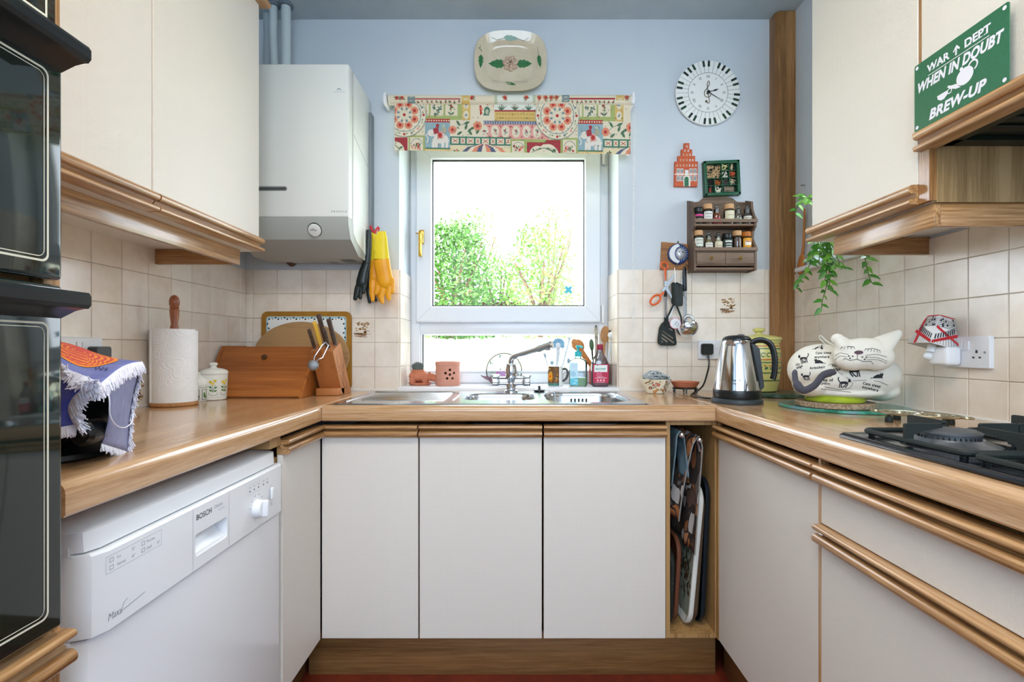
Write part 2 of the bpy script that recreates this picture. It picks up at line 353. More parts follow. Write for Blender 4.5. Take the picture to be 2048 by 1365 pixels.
m = M(); ringframe(m, WX0 + .048, WX1 - .03, .985, 1.192, .016, 2.494, 2.55); obj('bead', m, upvc, win)
obj('gasket', ringframe(M(), WX0 + .06, WX1 - .042, .993, 1.188, .006, 2.5, 2.51, ins=.001), gask, win)
obj('pane', M().box(WX0 + .06, WX1 - .045, 2.508, 2.512, .99, 1.19), pane, win)
for a, c in (((sx0, sz0), (sx0 + .081, sz0 + .081)), ((sx1, sz0), (sx1 - .081, sz0 + .081)), ((sx0, sz1), (sx0 + .081, sz1 - .081)), ((sx1, sz1), (sx1 - .081, sz1 - .081))):   # mitre welds
    k = Ink(); k.line([a, c], .0012, 'A9B2BE'); k.emit('weld_line', sash, onY(2.462), .5)
m = M(); hx, hz = P(843, 478, 2.45).x, P(843, 478, 2.45).z
m.box(hx - .011, hx + .011, 2.448, 2.462, hz - .025, hz + .045, .002); m.tube([(hx, 2.45, hz + .022), (hx, 2.415, hz + .022)], .008, 10)
m.box(hx - .008, hx + .009, 2.408, 2.424, hz - .095, hz + .032, .004); m.tube([(hx - .006, 2.418, hz + .02), (hx - .022, 2.418, hz + .02)], .003, 8)
obj('handle', m, brass, win)['label'] = 'polished brass window handle'
m = M(); m.box(.436, .452, 2.468, 2.49, 2.03, 2.10, .004); obj('hinge_cover', m, whitem, win)
m = M(); m.box(.432, .448, 2.466, 2.49, 1.235, 1.325, .004); obj('hinge_cover', m, whitem, win)
obj('sill', M().box(WX0 - .003, WX1 + .003, 2.238, 2.5, WZ0 - .022, WZ0, .004), white, win)
k = Ink(); c = P(1137, 580, 2.486)
for a in range(4): k.leaf(c.x, c.z, .026, .016, PI / 4 + a * PI / 2, '55C4DC')
k.emit('sticker', win, onY(2.4875))['label'] = 'small blue four-petal sticker on the glass'
win2 = bpy.data.objects.new('window_2', None); COL.objects.link(win2); win2['kind'] = 'structure'; SHIFT['window_2'] = Vector()
m = M()
for (a, b_, c, d) in ((RY0, RY1, RZ0, RZ0 + .05), (RY0, RY1, RZ1 - .05, RZ1), (RY0, RY0 + .05, RZ0, RZ1), (RY1 - .05, RY1, RZ0, RZ1)): m.box(XR + .12, XR + .17, a, b_, c, d, .004)
obj('frame', m, upvc, win2); obj('pane', M().box(XR + .143, XR + .147, RY0 + .04, RY1 - .04, RZ0 + .04, RZ1 - .04), pane, win2)
obj('sill', M().box(XR - .03, XR + .13, RY0 - .12, RY1 + .10, RZ0 - .02, RZ0, .005), white, win2)
# ---------------------------------------------------------------- garden beyond the glass
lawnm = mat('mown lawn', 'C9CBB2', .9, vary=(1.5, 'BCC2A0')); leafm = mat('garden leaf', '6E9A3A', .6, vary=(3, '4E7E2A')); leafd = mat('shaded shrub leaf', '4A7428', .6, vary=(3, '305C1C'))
barkm = mat('garden bark', '6A5140', .8)
struct('lawn', M().grid(lambda u, v: Vector((-14 + 28 * u, 2.75 + 17 * v, .17 + .107 * 17 * v)), 8, 8), lawnm)
def bush(name, x, y, h, w, n, lm, label, seed):
    rnd = random.Random(seed); z = .17 + .107 * (y - 2.75); t = thing(name, label, 'bush', (x, y, z))
    m = M()
    for i in range(7):
        a = rnd.uniform(0, 6.28); m.tube(bez([(x, y, z - .05), (x + .12 * w * math.cos(a), y + .12 * w * math.sin(a), z + .35 * h), (x + .34 * w * math.cos(a), y + .3 * w * math.sin(a), z + h * rnd.uniform(.6, .9))], 4), [.07 - .006 * j for j in range(9)], 6)
    obj('trunk', m, barkm, t); m = M()
    for i in range(n):
        g = rnd.random(); a = rnd.uniform(0, 6.28); zz = h * (g ** 1.15); r = w * .5 * math.sqrt(rnd.random()) * math.sqrt(max(.05, 1 - (g * .9 - .1) ** 2)); c = Vector((x + r * math.cos(a), y + r * math.sin(a), z + zz))
        s = rnd.uniform(.09, .2); d = Vector((rnd.gauss(0, 1), rnd.gauss(0, 1), rnd.gauss(0, .8))).normalized(); e = d.orthogonal().normalized()
        m.poly([c, c + d * s * .5 + e * s * .25, c + d * s, c + d * s * .5 - e * s * .25])
    o = obj('foliage', m, lm, t); o['kind'] = 'stuff'
bush('garden_shrub', -1.85, 14.4, 3.3, 2.6, 5200, leafd, 'dark leafy shrub low in the window behind the brass handle', 3)
bush('garden_shrub', .75, 14.6, 3.2, 2.3, 2600, leafm, 'sunlit loose shrub seen in the middle of the upper window pane', 4)
bush('garden_shrub', -.55, 16.4, 2.5, 1.9, 1800, leafm, 'low sunlit shrub between the two nearer shrubs outside', 8)
bush('garden_tree', 1.3, 19, 4.6, 2.6, 1500, leafm, 'tall pale sun-bleached tree behind the shrubs outside the window', 5)
bush('garden_tree', -1.7, 19, 4.4, 2.8, 2200, leafm, 'sun-bleached tree rising behind the dark shrub outside', 6)
tag(obj('garden_wall', M().box(-1.3, .2, 16.1, 16.3, 1.4, 2.62, .02), mat('old red brick', '5A281C', .8, vary=(14, '421C14'))), 'low reddish garden wall glimpsed under the shrubs outside', 'wall')
# ---------------------------------------------------------------- worktops (rounded front edge)
def nosed(axis, front, back, lo, hi, slopes=(0, 0), hole=None):
    """slab whose front edge is rounded; axis Y: runs along depth with its front facing the room; ends may be mitred by slope"""
    R = .018; s = 1 if back > front else -1
    prof = [(front + s * .003, ZU), (front, ZU + .004)] + [(front + s * (R - R * math.cos(PI / 2 * i / 7)), ZT - R + R * math.sin(PI / 2 * i / 7)) for i in range(8)] + [(back, ZT), (back, ZU)]
    m = M(); rings = []
    for e, sl in ((lo, slopes[0]), (hi, slopes[1])):
        rings.append([Vector((p, e + sl * abs(p - front), z)) if axis == 'Y' else Vector((e + sl * abs(p - front), p, z)) for p, z in prof])
    return m.rings(rings)
EX0, EX1, EY = -.648, .673, 1.656
tag(obj('worktop', nosed('Y', EX0, XL + .001, .712, YB - .001), topY), 'oak-effect worktop over the dishwasher under the bread bin and kitchen roll', 'worktop')
tag(obj('worktop', nosed('Y', EX1, XR - .001, .3, YB - .001), topY), 'oak-effect worktop carrying the black gas hob and kettle', 'worktop')
# ---------------------------------------------------------------- sink worktop with a real cut-out, steel sink dropped into it
SKX0, SKX1, SKY0, SKY1 = -.63, .466, 1.68, 2.17
m = M()
def bar(m, y0, y1, x0, x1): m.box(x0, x1, y0, y1, ZU, ZT)
R = .018
prof = [(EY + .003, ZU), (EY, ZU + .004)] + [(EY + R - R * math.cos(PI / 2 * i / 7), ZT - R + R * math.sin(PI / 2 * i / 7)) for i in range(8)] + [(SKY0 + .012, ZT), (SKY0 + .012, ZU)]
m.rings([[Vector((x, p, z)) for p, z in prof] for x in (EX0 + .001, EX1 - .001)])
bar(m, SKY1 - .012, YB - .001, EX0 + .001, EX1 - .001); bar(m, SKY0 + .012, SKY1 - .012, EX0 + .001, SKX0 + .012); bar(m, SKY0 + .012, SKY1 - .012, SKX1 - .012, EX1 - .001)
tag(obj('worktop', m, topX), 'oak-effect worktop holding the steel sink below the window', 'worktop')
sink = thing('kitchen_sink', 'stainless steel one and a half bowl sink with ribbed drainer', 'sink', (0, 1.92, ZT))
B1 = (-.195, .075, 1.80, 2.06, .055, .13); B2 = (.115, .425, 1.735, 2.11, .09, .17)      # half bowl, main bowl: x0 x1 y0 y1 corner depth
def bowl(m, b, up=None):
    x0, x1, y0, y1, r, dep = b; rr = lambda ins, z: [Vector((x, y, z)) for x, y in rrect(x0 + ins, x1 - ins, y0 + ins, y1 - ins, max(r - ins, .02), 8)]
    zt = ZT + .004
    m.rings([rr(0, zt), rr(.004, zt - .004), rr(.008, zt - .02), rr(.016, zt - dep + .03), rr(.03, zt - dep + .006), rr(.05, zt - dep)], cap0=False); return rr(0, zt)
# deck: a frame polygon mesh filled between outline and the two bowls
m = M(); zt = ZT + .004
outer = [Vector((x, y, zt)) for x, y in rrect(SKX0 + .006, SKX1 - .006, SKY0 + .006, SKY1 - .006, .02, 5)]
loops = [outer] + [bowl(m, b) for b in (B1, B2)]
es = []
for L in loops:
    vs = [m.b.verts.new(p) for p in L]; es += [m.b.edges.new((vs[i], vs[(i + 1) % len(vs)])) for i in range(len(vs))]
bmesh.ops.triangle_fill(m.b, use_beauty=True, edges=es)
bmesh.ops.remove_doubles(m.b, verts=m.b.verts, dist=.0001)
lip = [Vector((x, y, ZT + .0005)) for x, y in rrect(SKX0, SKX1, SKY0, SKY1, .022, 5)]
m.rings([lip, outer], False, False)
obj('deck', m, sinkm, sink, angle=40)
m = M()
for i in range(9):
    y = 1.80 + i * .032; m.tube([(-.56 + .02 * (i % 2 == 9), y, zt + .0005), (-.26 + .0 * i, y, zt + .0005)], .0035, 8)
m.tube(bez([(-.60, 1.75, zt), (-.60, 2.09, zt), (-.57, 2.125, zt), (-.32, 2.125, zt), (-.25, 2.10, zt), (-.225, 2.0, zt), (-.225, 1.80, zt)], 6), .003, 6)
obj('drainer_rib', m, sinkm, sink)
for b in (B1, B2):
    cx, cy, cz = (b[0] + b[1]) / 2, (b[2] + b[3]) / 2, ZT + .004 - b[5]; m = M(); m.lathe([(.045, .0005), (.045, .003), (.03, .003), (.022, -.002)], (cx, cy, cz), 24); obj('waste', m, chrome, sink)
m = M()
for i in range(5): x = .235 + i * .016; m.box(x, x + .008, 2.094, 2.102, ZT - .055, ZT - .02, .002)
obj('overflow_slot', m, black, sink)
# mixer tap
tx, ty = P(1022, 780, 2.1).x, 2.135
tap = thing('mixer_tap', 'chrome mixer tap with swivel spout swung towards the dish brush', 'tap', (tx, ty, zt))
m = M(); m.lathe([(.03, 0), (.03, .006), (.022, .01), (.021, .055)], (tx, ty, zt), 24); obj('base', m, chrome, tap)
zb = zt + .046
m = M(); m.tube([(tx - .05, ty, zb), (tx + .05, ty, zb)], .021, 20); m.lathe([(.022, -.01), (.026, .0), (.026, .06), (.022, .075), (.016, .078)], (tx, ty, zb), 20); obj('body', m, chrome, tap)
for s in (-1, 1):
    m = M(); m.tube([(tx + s * .048, ty, zb), (tx + s * .052, ty, zb), (tx + s * .054, ty, zb), (tx + s * .078, ty, zb), (tx + s * .082, ty, zb)], [.022, .0235, .0245, .0245, .02], 20)
    m.box(tx + s * .067 - .02, tx + s * .067 + .02, ty - .012, ty + .012, zb + .018, zb + .031, .006, 3); obj('lever', m, chrome, tap)
z2 = zb + .07
sp = bez([(tx, ty, z2), (tx, ty, z2 + .016), (tx + .006, ty - .003, z2 + .03), (tx + .026, ty - .014, z2 + .042), (tx + .10, ty - .052, z2 + .066), (tx + .158, ty - .082, z2 + .086)], 6)
obj('spout', M().tube(sp, .0125, 16), chrome, tap)
e = sp[-1]; dv = (sp[-1] - sp[-3]).normalized(); m = M(); m.tube([e - dv * .055, e - dv * .052, e + dv * .012, e + dv * .016], [.0125, .0165, .0165, .013], 16)
q = e - dv * .006; m.tube([q, q - Vector((0, 0, .018)), q - Vector((0, 0, .02))], [.014, .013, .011], 14); obj('nozzle', m, chrome, tap)
# sink plug on its chain, resting on the deck
px, py = P(1079, 790, 2.12).x, 2.14
pl = thing('sink_plug', 'black rubber sink plug on a bead chain behind the main bowl', 'plug', (px, py, zt))
obj('stopper', M().lathe([(.022, 0), (.024, .004), (.024, .009), (.012, .012), (.006, .014), (.004, .018), (.007, .021), (.004, .026)], (px, py, zt), 20), black, pl)
m = M()
ch = bez([(px + .012, py, zt + .012), (px + .03, py - .01, zt + .006), (px + .05, py - .035, zt + .004), (px + .065, py - .05, zt - .01), (px + .07, py - .055, zt - .08), (px + .072, py - .055, zt - .15)], 8)
for p in ch: m.ball(p, .0024, 6, 4)
obj('chain', m, steel, pl)['kind'] = 'stuff'
# ---------------------------------------------------------------- base units
def rail_prof(h=.042, d=.024):     # two rounded beads with a finger groove between: (out, up)
    r1, r2 = min(.0105, h * .25), min(.006, h * .15); c1, c2 = (d - r1, r1), (d - r2 - .001, h - r2 - .001)
    return [(0, 0)] + [(c1[0] + r1 * math.cos(math.radians(a)), c1[1] + r1 * math.sin(math.radians(a))) for a in range(-90, 121, 15)] + [(d - r1 * 2.1, h * .60), (d - r1 * 2.0, h * .68)] + [(c2[0] + r2 * math.cos(math.radians(a)), c2[1] + r2 * math.sin(math.radians(a))) for a in range(-75, 91, 15)] + [(0, h)]
def rail(name, axis, plane, out, lo, hi, z0, h, parent, flip=False, d=.024):
    pr = rail_prof(h, d); pr = [(a, h - b_) for a, b_ in pr][::-1] if flip else pr
    m = M(); m.rings([[Vector((plane + out * a, e, z0 + b_)) if axis == 'Y' else Vector((e, plane + out * a, z0 + b_)) for a, b_ in pr] for e in (lo, hi)])
    return obj(name, m, oakY if axis == 'Y' else oakX, parent, angle=25)
ZR0, ZR1, ZD0 = .808, .850, .122
DY = 1.68     # door plane under the sink
def hollow(name, x0, x1, y0, y1, z0, z1, parent, openface, t=.016, ms=None):
    m = M(); 
    op = openface if isinstance(openface, tuple) else (openface,); xi0, xi1 = x0 + (0 if '-X' in op else t), x1 - (0 if '+X' in op else t); yi1 = y1 - (0 if '+Y' in op else t)
    sides = {'-X': (x0, x0 + t, y0, y1, z0, z1), '+X': (x1 - t, x1, y0, y1, z0, z1), '-Y': (xi0, xi1, y0, y0 + t, z0, z1), '+Y': (xi0, xi1, y1 - t, y1, z0, z1), '-Z': (xi0, xi1, y0, yi1, z0, z0 + t), '+Z': (xi0, xi1, y0, yi1, z1 - t, z1)}
    for k_, bx in sides.items():
        if k_ != openface and k_ not in (openface if isinstance(openface, tuple) else ()): m.box(*bx)
    return obj(name, m, ms or carc, parent)
def door(parent, axis, plane, out, lo, hi, z0, z1, railz=None, railh=.042, flip=False, ms=None):
    m = M(); t = .016
    if axis == 'X': m.box(lo, hi, min(plane, plane - out * t), max(plane, plane - out * t), z0, z1, .0012, 1)
    else: m.box(min(plane, plane - out * t), max(plane, plane - out * t), lo, hi, z0, z1, .0012, 1)
    d = obj('door', m, ms or (creamX if axis == 'X' else cream), parent)
    if railz is not None: rail('door_rail', axis, plane - out * t, out, lo, hi, railz, railh, d, flip, d=.016 + .022)
    return d
for x0, x1, lab in ((-.657, -.3295, 'narrow cream sink cupboard beside the dishwasher corner'), (-.3245, .0912, 'cream sink cupboard under the half bowl of the sink'), (  .0978, .512, 'cream sink cupboard next to the open tray slot')):
    u = thing('base_cabinet', lab, 'cabinet', ((x0 + x1) / 2, 1.95, .12), group='sink base cupboards')
    hollow('carcass', x0 + .001, x1 - .001, DY + .018, 2.2, ZD0, .80 if True else 0, u, ('-Y', '+Z'))
    door(u, 'X', DY, -1, x0, x1, ZD0, ZR0 - .001, ZR0)
# open slot for trays
slot = thing('tray_slot', 'open oak slot for trays between the sink and corner cupboards', 'cabinet', (.6, 1.95, .12))
hollow('carcass', .5145, .695, DY + .004, 2.2, ZD0, .862, slot, ('-Y',), .014, ms=carc)
m = M(); m.box(.686, .702, DY - .012, DY + .004, ZD0, .86, .002); obj('edge_strip', m, carc, slot)
# plinths
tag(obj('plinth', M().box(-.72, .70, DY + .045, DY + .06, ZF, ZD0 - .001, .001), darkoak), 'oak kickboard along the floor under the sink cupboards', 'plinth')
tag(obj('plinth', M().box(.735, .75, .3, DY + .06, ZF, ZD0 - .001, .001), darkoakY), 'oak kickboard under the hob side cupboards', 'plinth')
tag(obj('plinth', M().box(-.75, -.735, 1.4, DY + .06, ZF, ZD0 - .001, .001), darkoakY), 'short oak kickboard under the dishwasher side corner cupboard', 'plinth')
# hob side
RX = .689
u = thing('corner_cabinet', 'cream corner cupboard by the tray slot on the hob side', 'cabinet', (.95, 1.4, .12)); hollow('carcass', RX + .018, 1.23, 1.12, 1.66, ZD0, .80, u, ('-X', '+Z'))
door(u, 'Y', RX, -1, 1.121, 1.676, ZD0, ZR0 - .001, ZR0)
u = thing('drawer_cabinet', 'cream base unit with a drawer over a cupboard under the hob', 'cabinet', (.95, .8, .12)); hollow('carcass', RX + .018, 1.23, .5, 1.118, ZD0, .80, u, ('-X', '+Z'))
d = obj('drawer', M().box(RX, RX + .016, .5, 1.112, .7165, ZR0 - .001, .0012, 1), cream, u); rail('drawer_rail', 'Y', RX + .016, -1, .5, 1.112, ZR0, .042, d, d=.038)
door(u, 'Y', RX, -1, .5, 1.112, ZD0, .672, .673)
m = M(); m.box(RX - .0005, RX + .018, 1.1125, 1.1205, ZD0, .862); obj('edge_strip', m, oakZ, u)
# dishwasher side corner
LX = -.66
u = thing('corner_cabinet', 'cream corner cupboard between the dishwasher and the sink', 'cabinet', (-.95, 1.5, .12)); hollow('carcass', -1.2, LX - .018, 1.40, 1.66, ZD0, .80, u, ('+X', '+Z'))
door(u, 'Y', LX, 1, 1.402, 1.676, ZD0, ZR0 - .001, ZR0)
obj('filler', M().box(-.75, LX - .005, 1.34, 1.40, .835, .864), carc, u)
# ---------------------------------------------------------------- wall cupboards
def pelmet(parent, axis, plane, lo, hi, z0, z1, wallx, endlo=True, endhi=True):
    m = M(); s = 1 if wallx > plane else -1; m.box(min(plane, plane + s * .016), max(plane, plane + s * .016), lo, hi, z0, z1, .001); o = obj('pelmet', m, oakY, parent); o2 = None
    for e, on in ((lo, endlo), (hi - .016, endhi)):
        if on: obj('pelmet_end', M().box(min(plane + s * .016, wallx), max(plane + s * .016, wallx), e, e + .016, z0, z1, .001), oakX, parent)
    return o
shelfw = mat('white cabinet underside', 'E6E4E0', .5)
u = thing('wall_cabinet', 'cream double wall cupboard over the kitchen roll', 'cabinet', (-1.07, 1.2, 1.45))
m = M(); m.box(XL + .001, -.919, .72, 1.735, 1.449, 2.33); obj('carcass', m, shelfw, u)
LXU = -.90
for y0, y1 in ((.72, 1.224), (1.229, 1.737)): door(u, 'Y', LXU, 1, y0, y1, 1.4965, 2.318, 1.449, .047, True)
obj('divider', M().box(-.92, -.905, 1.222, 1.231, 1.45, 2.318), oakZ, u)
pelmet(u, 'Y', -.946, .72, 1.70, 1.397, 1.449, XL + .001, False, True)
rail('cornice', 'Y', -.918, 1, .72, 1.76, 2.32, .045, u, False, .05)
u = thing('wall_cabinet', 'cream single wall cupboard beside the oak corner post', 'cabinet', (1.1, 1.35, 1.45))
RXU = .95
obj('carcass', M().box(RXU + .018, XR - .001, 1.142, 1.578, 1.449, 2.33), shelfw, u)
door(u, 'Y', RXU, -1, 1.165, 1.58, 1.4965, 2.318, 1.449, .047, True)
obj('end_panel', M().box(RXU + .0185, XR - .001, 1.135, 1.15, 1.446, 1.60), greyoak, u)
obj('edge_strip', M().box(RXU + .001, RXU + .018, 1.134, 1.163, 1.450, 2.318), oakZ, u)
pelmet(u, 'Y', .967, 1.14, 1.50, 1.392, 1.445, XR - .001, True, True)
u = thing('hood_cabinet', 'cream cupboard with the cooker hood beneath, green sign on its door', 'cabinet', (1.1, .85, 1.57))
m = M(); m.box(RXU + .018, XR - .001, .5, 1.134, 1.60, 2.33); obj('carcass', m, shelfw, u)
door(u, 'Y', RXU, -1, .5, 1.155, 1.617, 2.318, 1.568, .048, True)
hoodm = mat('dark green black hood plastic', '0C1A12', .35)
m = M(); m.box(RXU + .02, XR - .002, .5, 1.132, 1.583, 1.60); m.box(RXU + .02, XR - .002, 1.10, 1.132, 1.574, 1.60); m.box(RXU + .02, RXU + .05, .5, 1.132, 1.574, 1.60); obj('cooker_hood', m, hoodm, u)
m = M()
for i in range(12): y = .6 + i * .04; m.box(RXU + .06, XR - .03, y, y + .02, 1.578, 1.584, .001)
obj('grease_filter', m, mat('dark filter mesh', '07120C', .5), u)
# ---------------------------------------------------------------- oven tower
ov = thing('oven_tower', 'tall unit with black glass double oven beside the dishwasher', 'oven', (-.94, .4, ZF))
obj('housing', M().box(-1.225, -.664, .08, .70, ZF, 2.33), carc, ov)
obj('edge_strip', M().box(-.668, -.645, .676, .70, ZF, 2.33), oakZ, ov)
OX = -.625
def oven_door(z0, z1, y0=.10, y1=.684, handle=True):
    m = M(); m.box(-.664, OX, y0, y1, z0, z1, .006, 3); d = obj('oven_door', m, blackgl, ov)
    k = Ink(); a = .022
    for w, ins in ((.0028, a), (.0012, a + .006)):
        o_ = rrect(y0 + ins, y1 - ins, z0 + ins, z1 - ins - (.03 if handle else 0), .010, 5); i_ = rrect(y0 + ins + w, y1 - ins - w, z0 + ins + w, z1 - ins - w - (.03 if handle else 0), .008, 5); n = len(o_)
        k.s.append((o_ + i_, [[j, (j + 1) % n, n + (j + 1) % n, n + j] for j in range(n)], 'D9D6C2', 0))
    k.emit('inlay_line', d, onX(OX, 1), .3)
    if handle:
        m = M(); h0 = z1 - .036
        m.rings([[Vector((OX + a_, y, h0 + b_)) for a_, b_ in ((0, -.010), (.008, -.006), (.020, .0), (.032, .003), (.038, .003), (.042, .008), (.042, .020), (.039, .025), (0, .028))] for y in (y0 + .004, y1 - .004)])
        obj('oven_handle', m, black, d, angle=30)
    return d
oven_door(.726, 1.197); oven_door(1.203, 1.535); 
m = M(); m.box(-.664, OX - .002, .10, .676, 1.545, 1.70, .004); d = obj('control_panel', m, blackgl, ov); k = Ink(); k.frame(.115, .662, 1.553, 1.69, .003, 'D9D6C2'); k.emit('inlay_line', d, onX(OX - .002, 1), .3)
d = obj('lower_door', M().box(-.661, -.645, .10, .669, .10, .664, .001, 1), cream, ov); rail('door_rail', 'Y', -.661, 1, .10, .70, .664, .05, d, False, .042)
obj('upper_panel', M().box(-.661, -.645, .10, .669, .716, .7255, .001, 1), cream, ov)
obj('upper_door', M().box(-.661, -.645, .10, .669, 1.705, 2.318, .001, 1), cream, ov)
# ---------------------------------------------------------------- dishwasher
dw = thing('dishwasher', 'white freestanding dishwasher under the worktop', 'dishwasher', (-.95, 1.07, ZF))
FX = -.652; y0, y1 = .762, 1.386
obj('body', M().box(-1.22, -.690, y0 + .0005, y1 - .0005, ZF + .05, .80), white, dw)
m = M()   # lid with rounded front corners
m.rings([[Vector((x, y, z)) for x, y in [(-1.21, y0), (fx - .03, y0), (fx - .008, y0 + .008), (fx, y0 + .03), (fx, y1 - .03), (fx - .008, y1 - .008), (fx - .03, y1), (-1.21, y1)]] for z, fx in ((.791, FX - .012), (.822, FX - .014), (.834, FX - .06))])
obj('lid', m, white, dw, angle=30)
def rfront(z0, z1, fx, ins=0): return [[Vector((x, y, z)) for x, y in [(-.72, y0), (f - .03, y0), (f - .009, y0 + .009), (f, y0 + .032), (f, y1 - .01), (f - .004, y1), (-.72, y1)]] for z, f in ((z0, fx - ins), (z0 + .004, fx), (z1 - .004, fx), (z1, fx - .004))]
obj('door', M().rings(rfront(ZF + .12, .653, FX - .006)), white, dw, angle=30)
# control fascia: built round the recessed grip
GY0, GY1, GZ0, GZ1 = 1.007, 1.119, .683, .729
m = M(); m.rings(rfront(.657, .788, FX))
fa = obj('control_fascia', m, white, dw, angle=30)
cut = obj('recess', M().box(FX - .035, FX + .02, GY0, GY1, GZ0, GZ1, .006, 3), white, None); 
q = fa.modifiers.new('grip recess', 'BOOLEAN'); q.object = cut; q.operation = 'DIFFERENCE'; q.solver = 'EXACT'
dg = bpy.context.evaluated_depsgraph_get(); dg.update(); me = bpy.data.meshes.new_from_object(fa.evaluated_get(dg)); fa.modifiers.clear(); fa.data = me; me.set_sharp_from_angle(angle=math.radians(25)); bpy.data.objects.remove(cut)
m = M(); m.rings([[Vector((FX - .032 + a_, y, GZ0 + b_)) for a_, b_ in ((0, .0), (.03, 0), (.028, .006), (.012, .016), (.002, .034), (0, .045))] for y in (GY0 + .001, GY1 - .001)]); obj('grip_scoop', m, white, fa)
k = Ink(); g = 'B9BFC8'; dk = '30343A'
for y in (1.0, 1.126): k.line([(y, .658), (y, .787)], .0012, g)
k.text('BOSCH', 1.036, .757, .0115, dk, bold=.012, sx=1.0); k.text('Classixx', 1.086, .762, .0075, '9FA5AE', sx=.85); k.text('aquastop', 1.098, .753, .0045, 'B4B9C0')
k.frame(.787, .911, .748, .776, .0007, g)
for i, (a_, b_, c_, d_) in enumerate((('Eco', '50°', 'Pre-rinse', ''), ('Normal', '65°', 'Quick', '35°'))):
    z = .7655 - i * .012; k.text(a_, .809, z, .0048, '8A919B', align='LEFT', sx=.85); k.text(b_, .844, z, .0048, '8A919B', sx=.85); k.text(c_, .874, z, .0048, '8A919B', align='LEFT', sx=.8); k.text(d_, .903, z, .0048, '8A919B', sx=.8)
    for x in (.794, .862): k.frame(x, x + .008, z - .001, z + .006, .0009, '9AA0A8')
k.text('Maxx', .805, .672, .012, '8F969F', shear=.25, sx=.8); k.line([(.818, .675), (.83, .676), (.87, .681)], .0015, 'A5ABB3'); k.line([(.815, .671), (.823, .686), (.831, .690)], .0015, 'A5ABB3')
for i, y in enumerate((1.215, 1.235, 1.255, 1.28, 1.30)): k.disc(y, .757, .0022, '2C3036', 10); k.rect(y - .004, y + .004, .765, .767, 'B4BAC2')
k.frame(1.205, 1.265, .748, .773, .0006, 'C2C8D0')
for a_ in range(5): k.rect(1.247 + .033 * math.cos(2.9 - a_ * .55) - .003, 1.247 + .033 * math.cos(2.9 - a_ * .55) + .003, .705 + .033 * math.sin(2.9 - a_ * .55), .705 + .033 * math.sin(2.9 - a_ * .55) + .003, 'B4BAC2')
k.rect(1.318, 1.324, .742, .744, 'B4BAC2'); k.rect(1.316, 1.326, .695, .697, 'A4AAB2'); k.rect(1.316, 1.326, .69, .692, 'A4AAB2')
k.emit('lettering', fa, onX(FX, 1), .4)
TX = Matrix.Rotation(PI / 2, 4, 'Y'); m = M(); m.lathe([(.023, 0), (.023, .004), (.021, .016), (.019, .018)], (FX, 1.247, .705), 24, TX); m.box(FX + .012, FX + .03, 1.242, 1.252, .684, .727, .004, 3); obj('programme_knob', m, white, fa)
m = M(); m.box(FX, FX + .006, 1.314, 1.328, .706, .738, .004, 3); obj('power_button', m, white, fa)
# ---------------------------------------------------------------- boiler and its pipes
boil = thing('boiler', 'white wall boiler with grey lower cover and dial beside the window', 'boiler', (-.88, 2.26, 1.5))
bx0, bx1, by0 = -1.10, -.656, 1.946
cream2 = mat('boiler enamel', 'E4E7E2', .3); greyp = mat('boiler grey plastic', 'A9ADA8', .45)
obj('case', M().box(bx0, bx1, by0 + .05, 2.24, 1.627, 2.232, .004), cream2, boil)
m = M(); m.box(bx0, bx1 + .0005, by0, by0 + .048, 1.627, 2.232, .006, 3); o = obj('front_panel', m, cream2, boil)
k = Ink(); k.poly(rrect(P(515, 0, by0).x, P(574, 0, by0).x, P(0, 382, by0).z, P(0, 373, by0).z, .008), '6F7470'); k.layer = 1
k.poly(rrect(P(515, 0, by0).x, P(571, 0, by0).x, P(0, 380, by0).z, P(0, 375.5, by0).z, .005), '53585A')
c = P(678, 425, by0); k.text('PROFILE', c.x, c.z, .007, '4A5258', sx=1.3, space=1.4); c = P(678, 185, by0); k.text('POTTERTON', c.x, c.z, .0052, 'A3B4C0', sx=1.0, space=1.1); k.ring(c.x, c.z + .008, .008, .0025, '3F6E96', 12, 0, 180)
k.emit('lettering', o, onY(by0))
m = M(); s = [(by0, 1.6265), (by0 + .002, 1.60), (by0 + .03, 1.545), (by0 + .13, 1.495), (2.24, 1.495), (2.24, 1.6265)]
m.prism(s, lambda y, z, d: Vector((d, y, z)), bx0 + .002, bx1 - .001); o = obj('lower_cover', m, greyp, boil, angle=30)
k = Ink()
for i in range(6): k.rect(-.76, -.70, by0 + .19 + i * .012, by0 + .196 + i * .012, '5B5F5E')
k.emit('vent', o, lambda x, y, d: Vector((x, y, 1.4948 - d)))
nrm = Vector((0, -.89, .45)); nrm = Vector((0, -.055, -.03)).normalized(); c = P(630, 460, by0 + .015)
T = Vector((0, 0, 1)).rotation_difference(Vector((0, -.86, -.5))).to_matrix().to_4x4()
m = M(); m.lathe([(.026, -.004), (.026, .006), (.023, .012), (.016, .014)], c, 28, T); o = obj('dial', m, mat('pale grey dial', 'DDE0DC', .3), boil)
m = M(); m.lathe([(.029, -.004), (.0285, .004)], c, 28, T); obj('dial_ring', m, black, o)
k = Ink(); k.line([(-.012, .004), (-.004, .004), (0, .009), (.004, .001), (.012, .003)], .0022, '3A3F44'); ux, uy = Vector((1, 0, 0)), T.to_3x3() @ Vector((0, 1, 0)); uy = uy if uy.z > 0 else -uy
k.emit('pointer', o, flat_on(c + (T.to_3x3() @ Vector((0, 0, 1))) * .0142, ux, uy, T.to_3x3() @ Vector((0, 0, 1))))
obj('side_rail', M().box(bx1 - .02, bx1 + .012, 2.215, 2.259, 1.50, 2.17, .003), mat('dark grey rail', '7E878C', .5), boil)
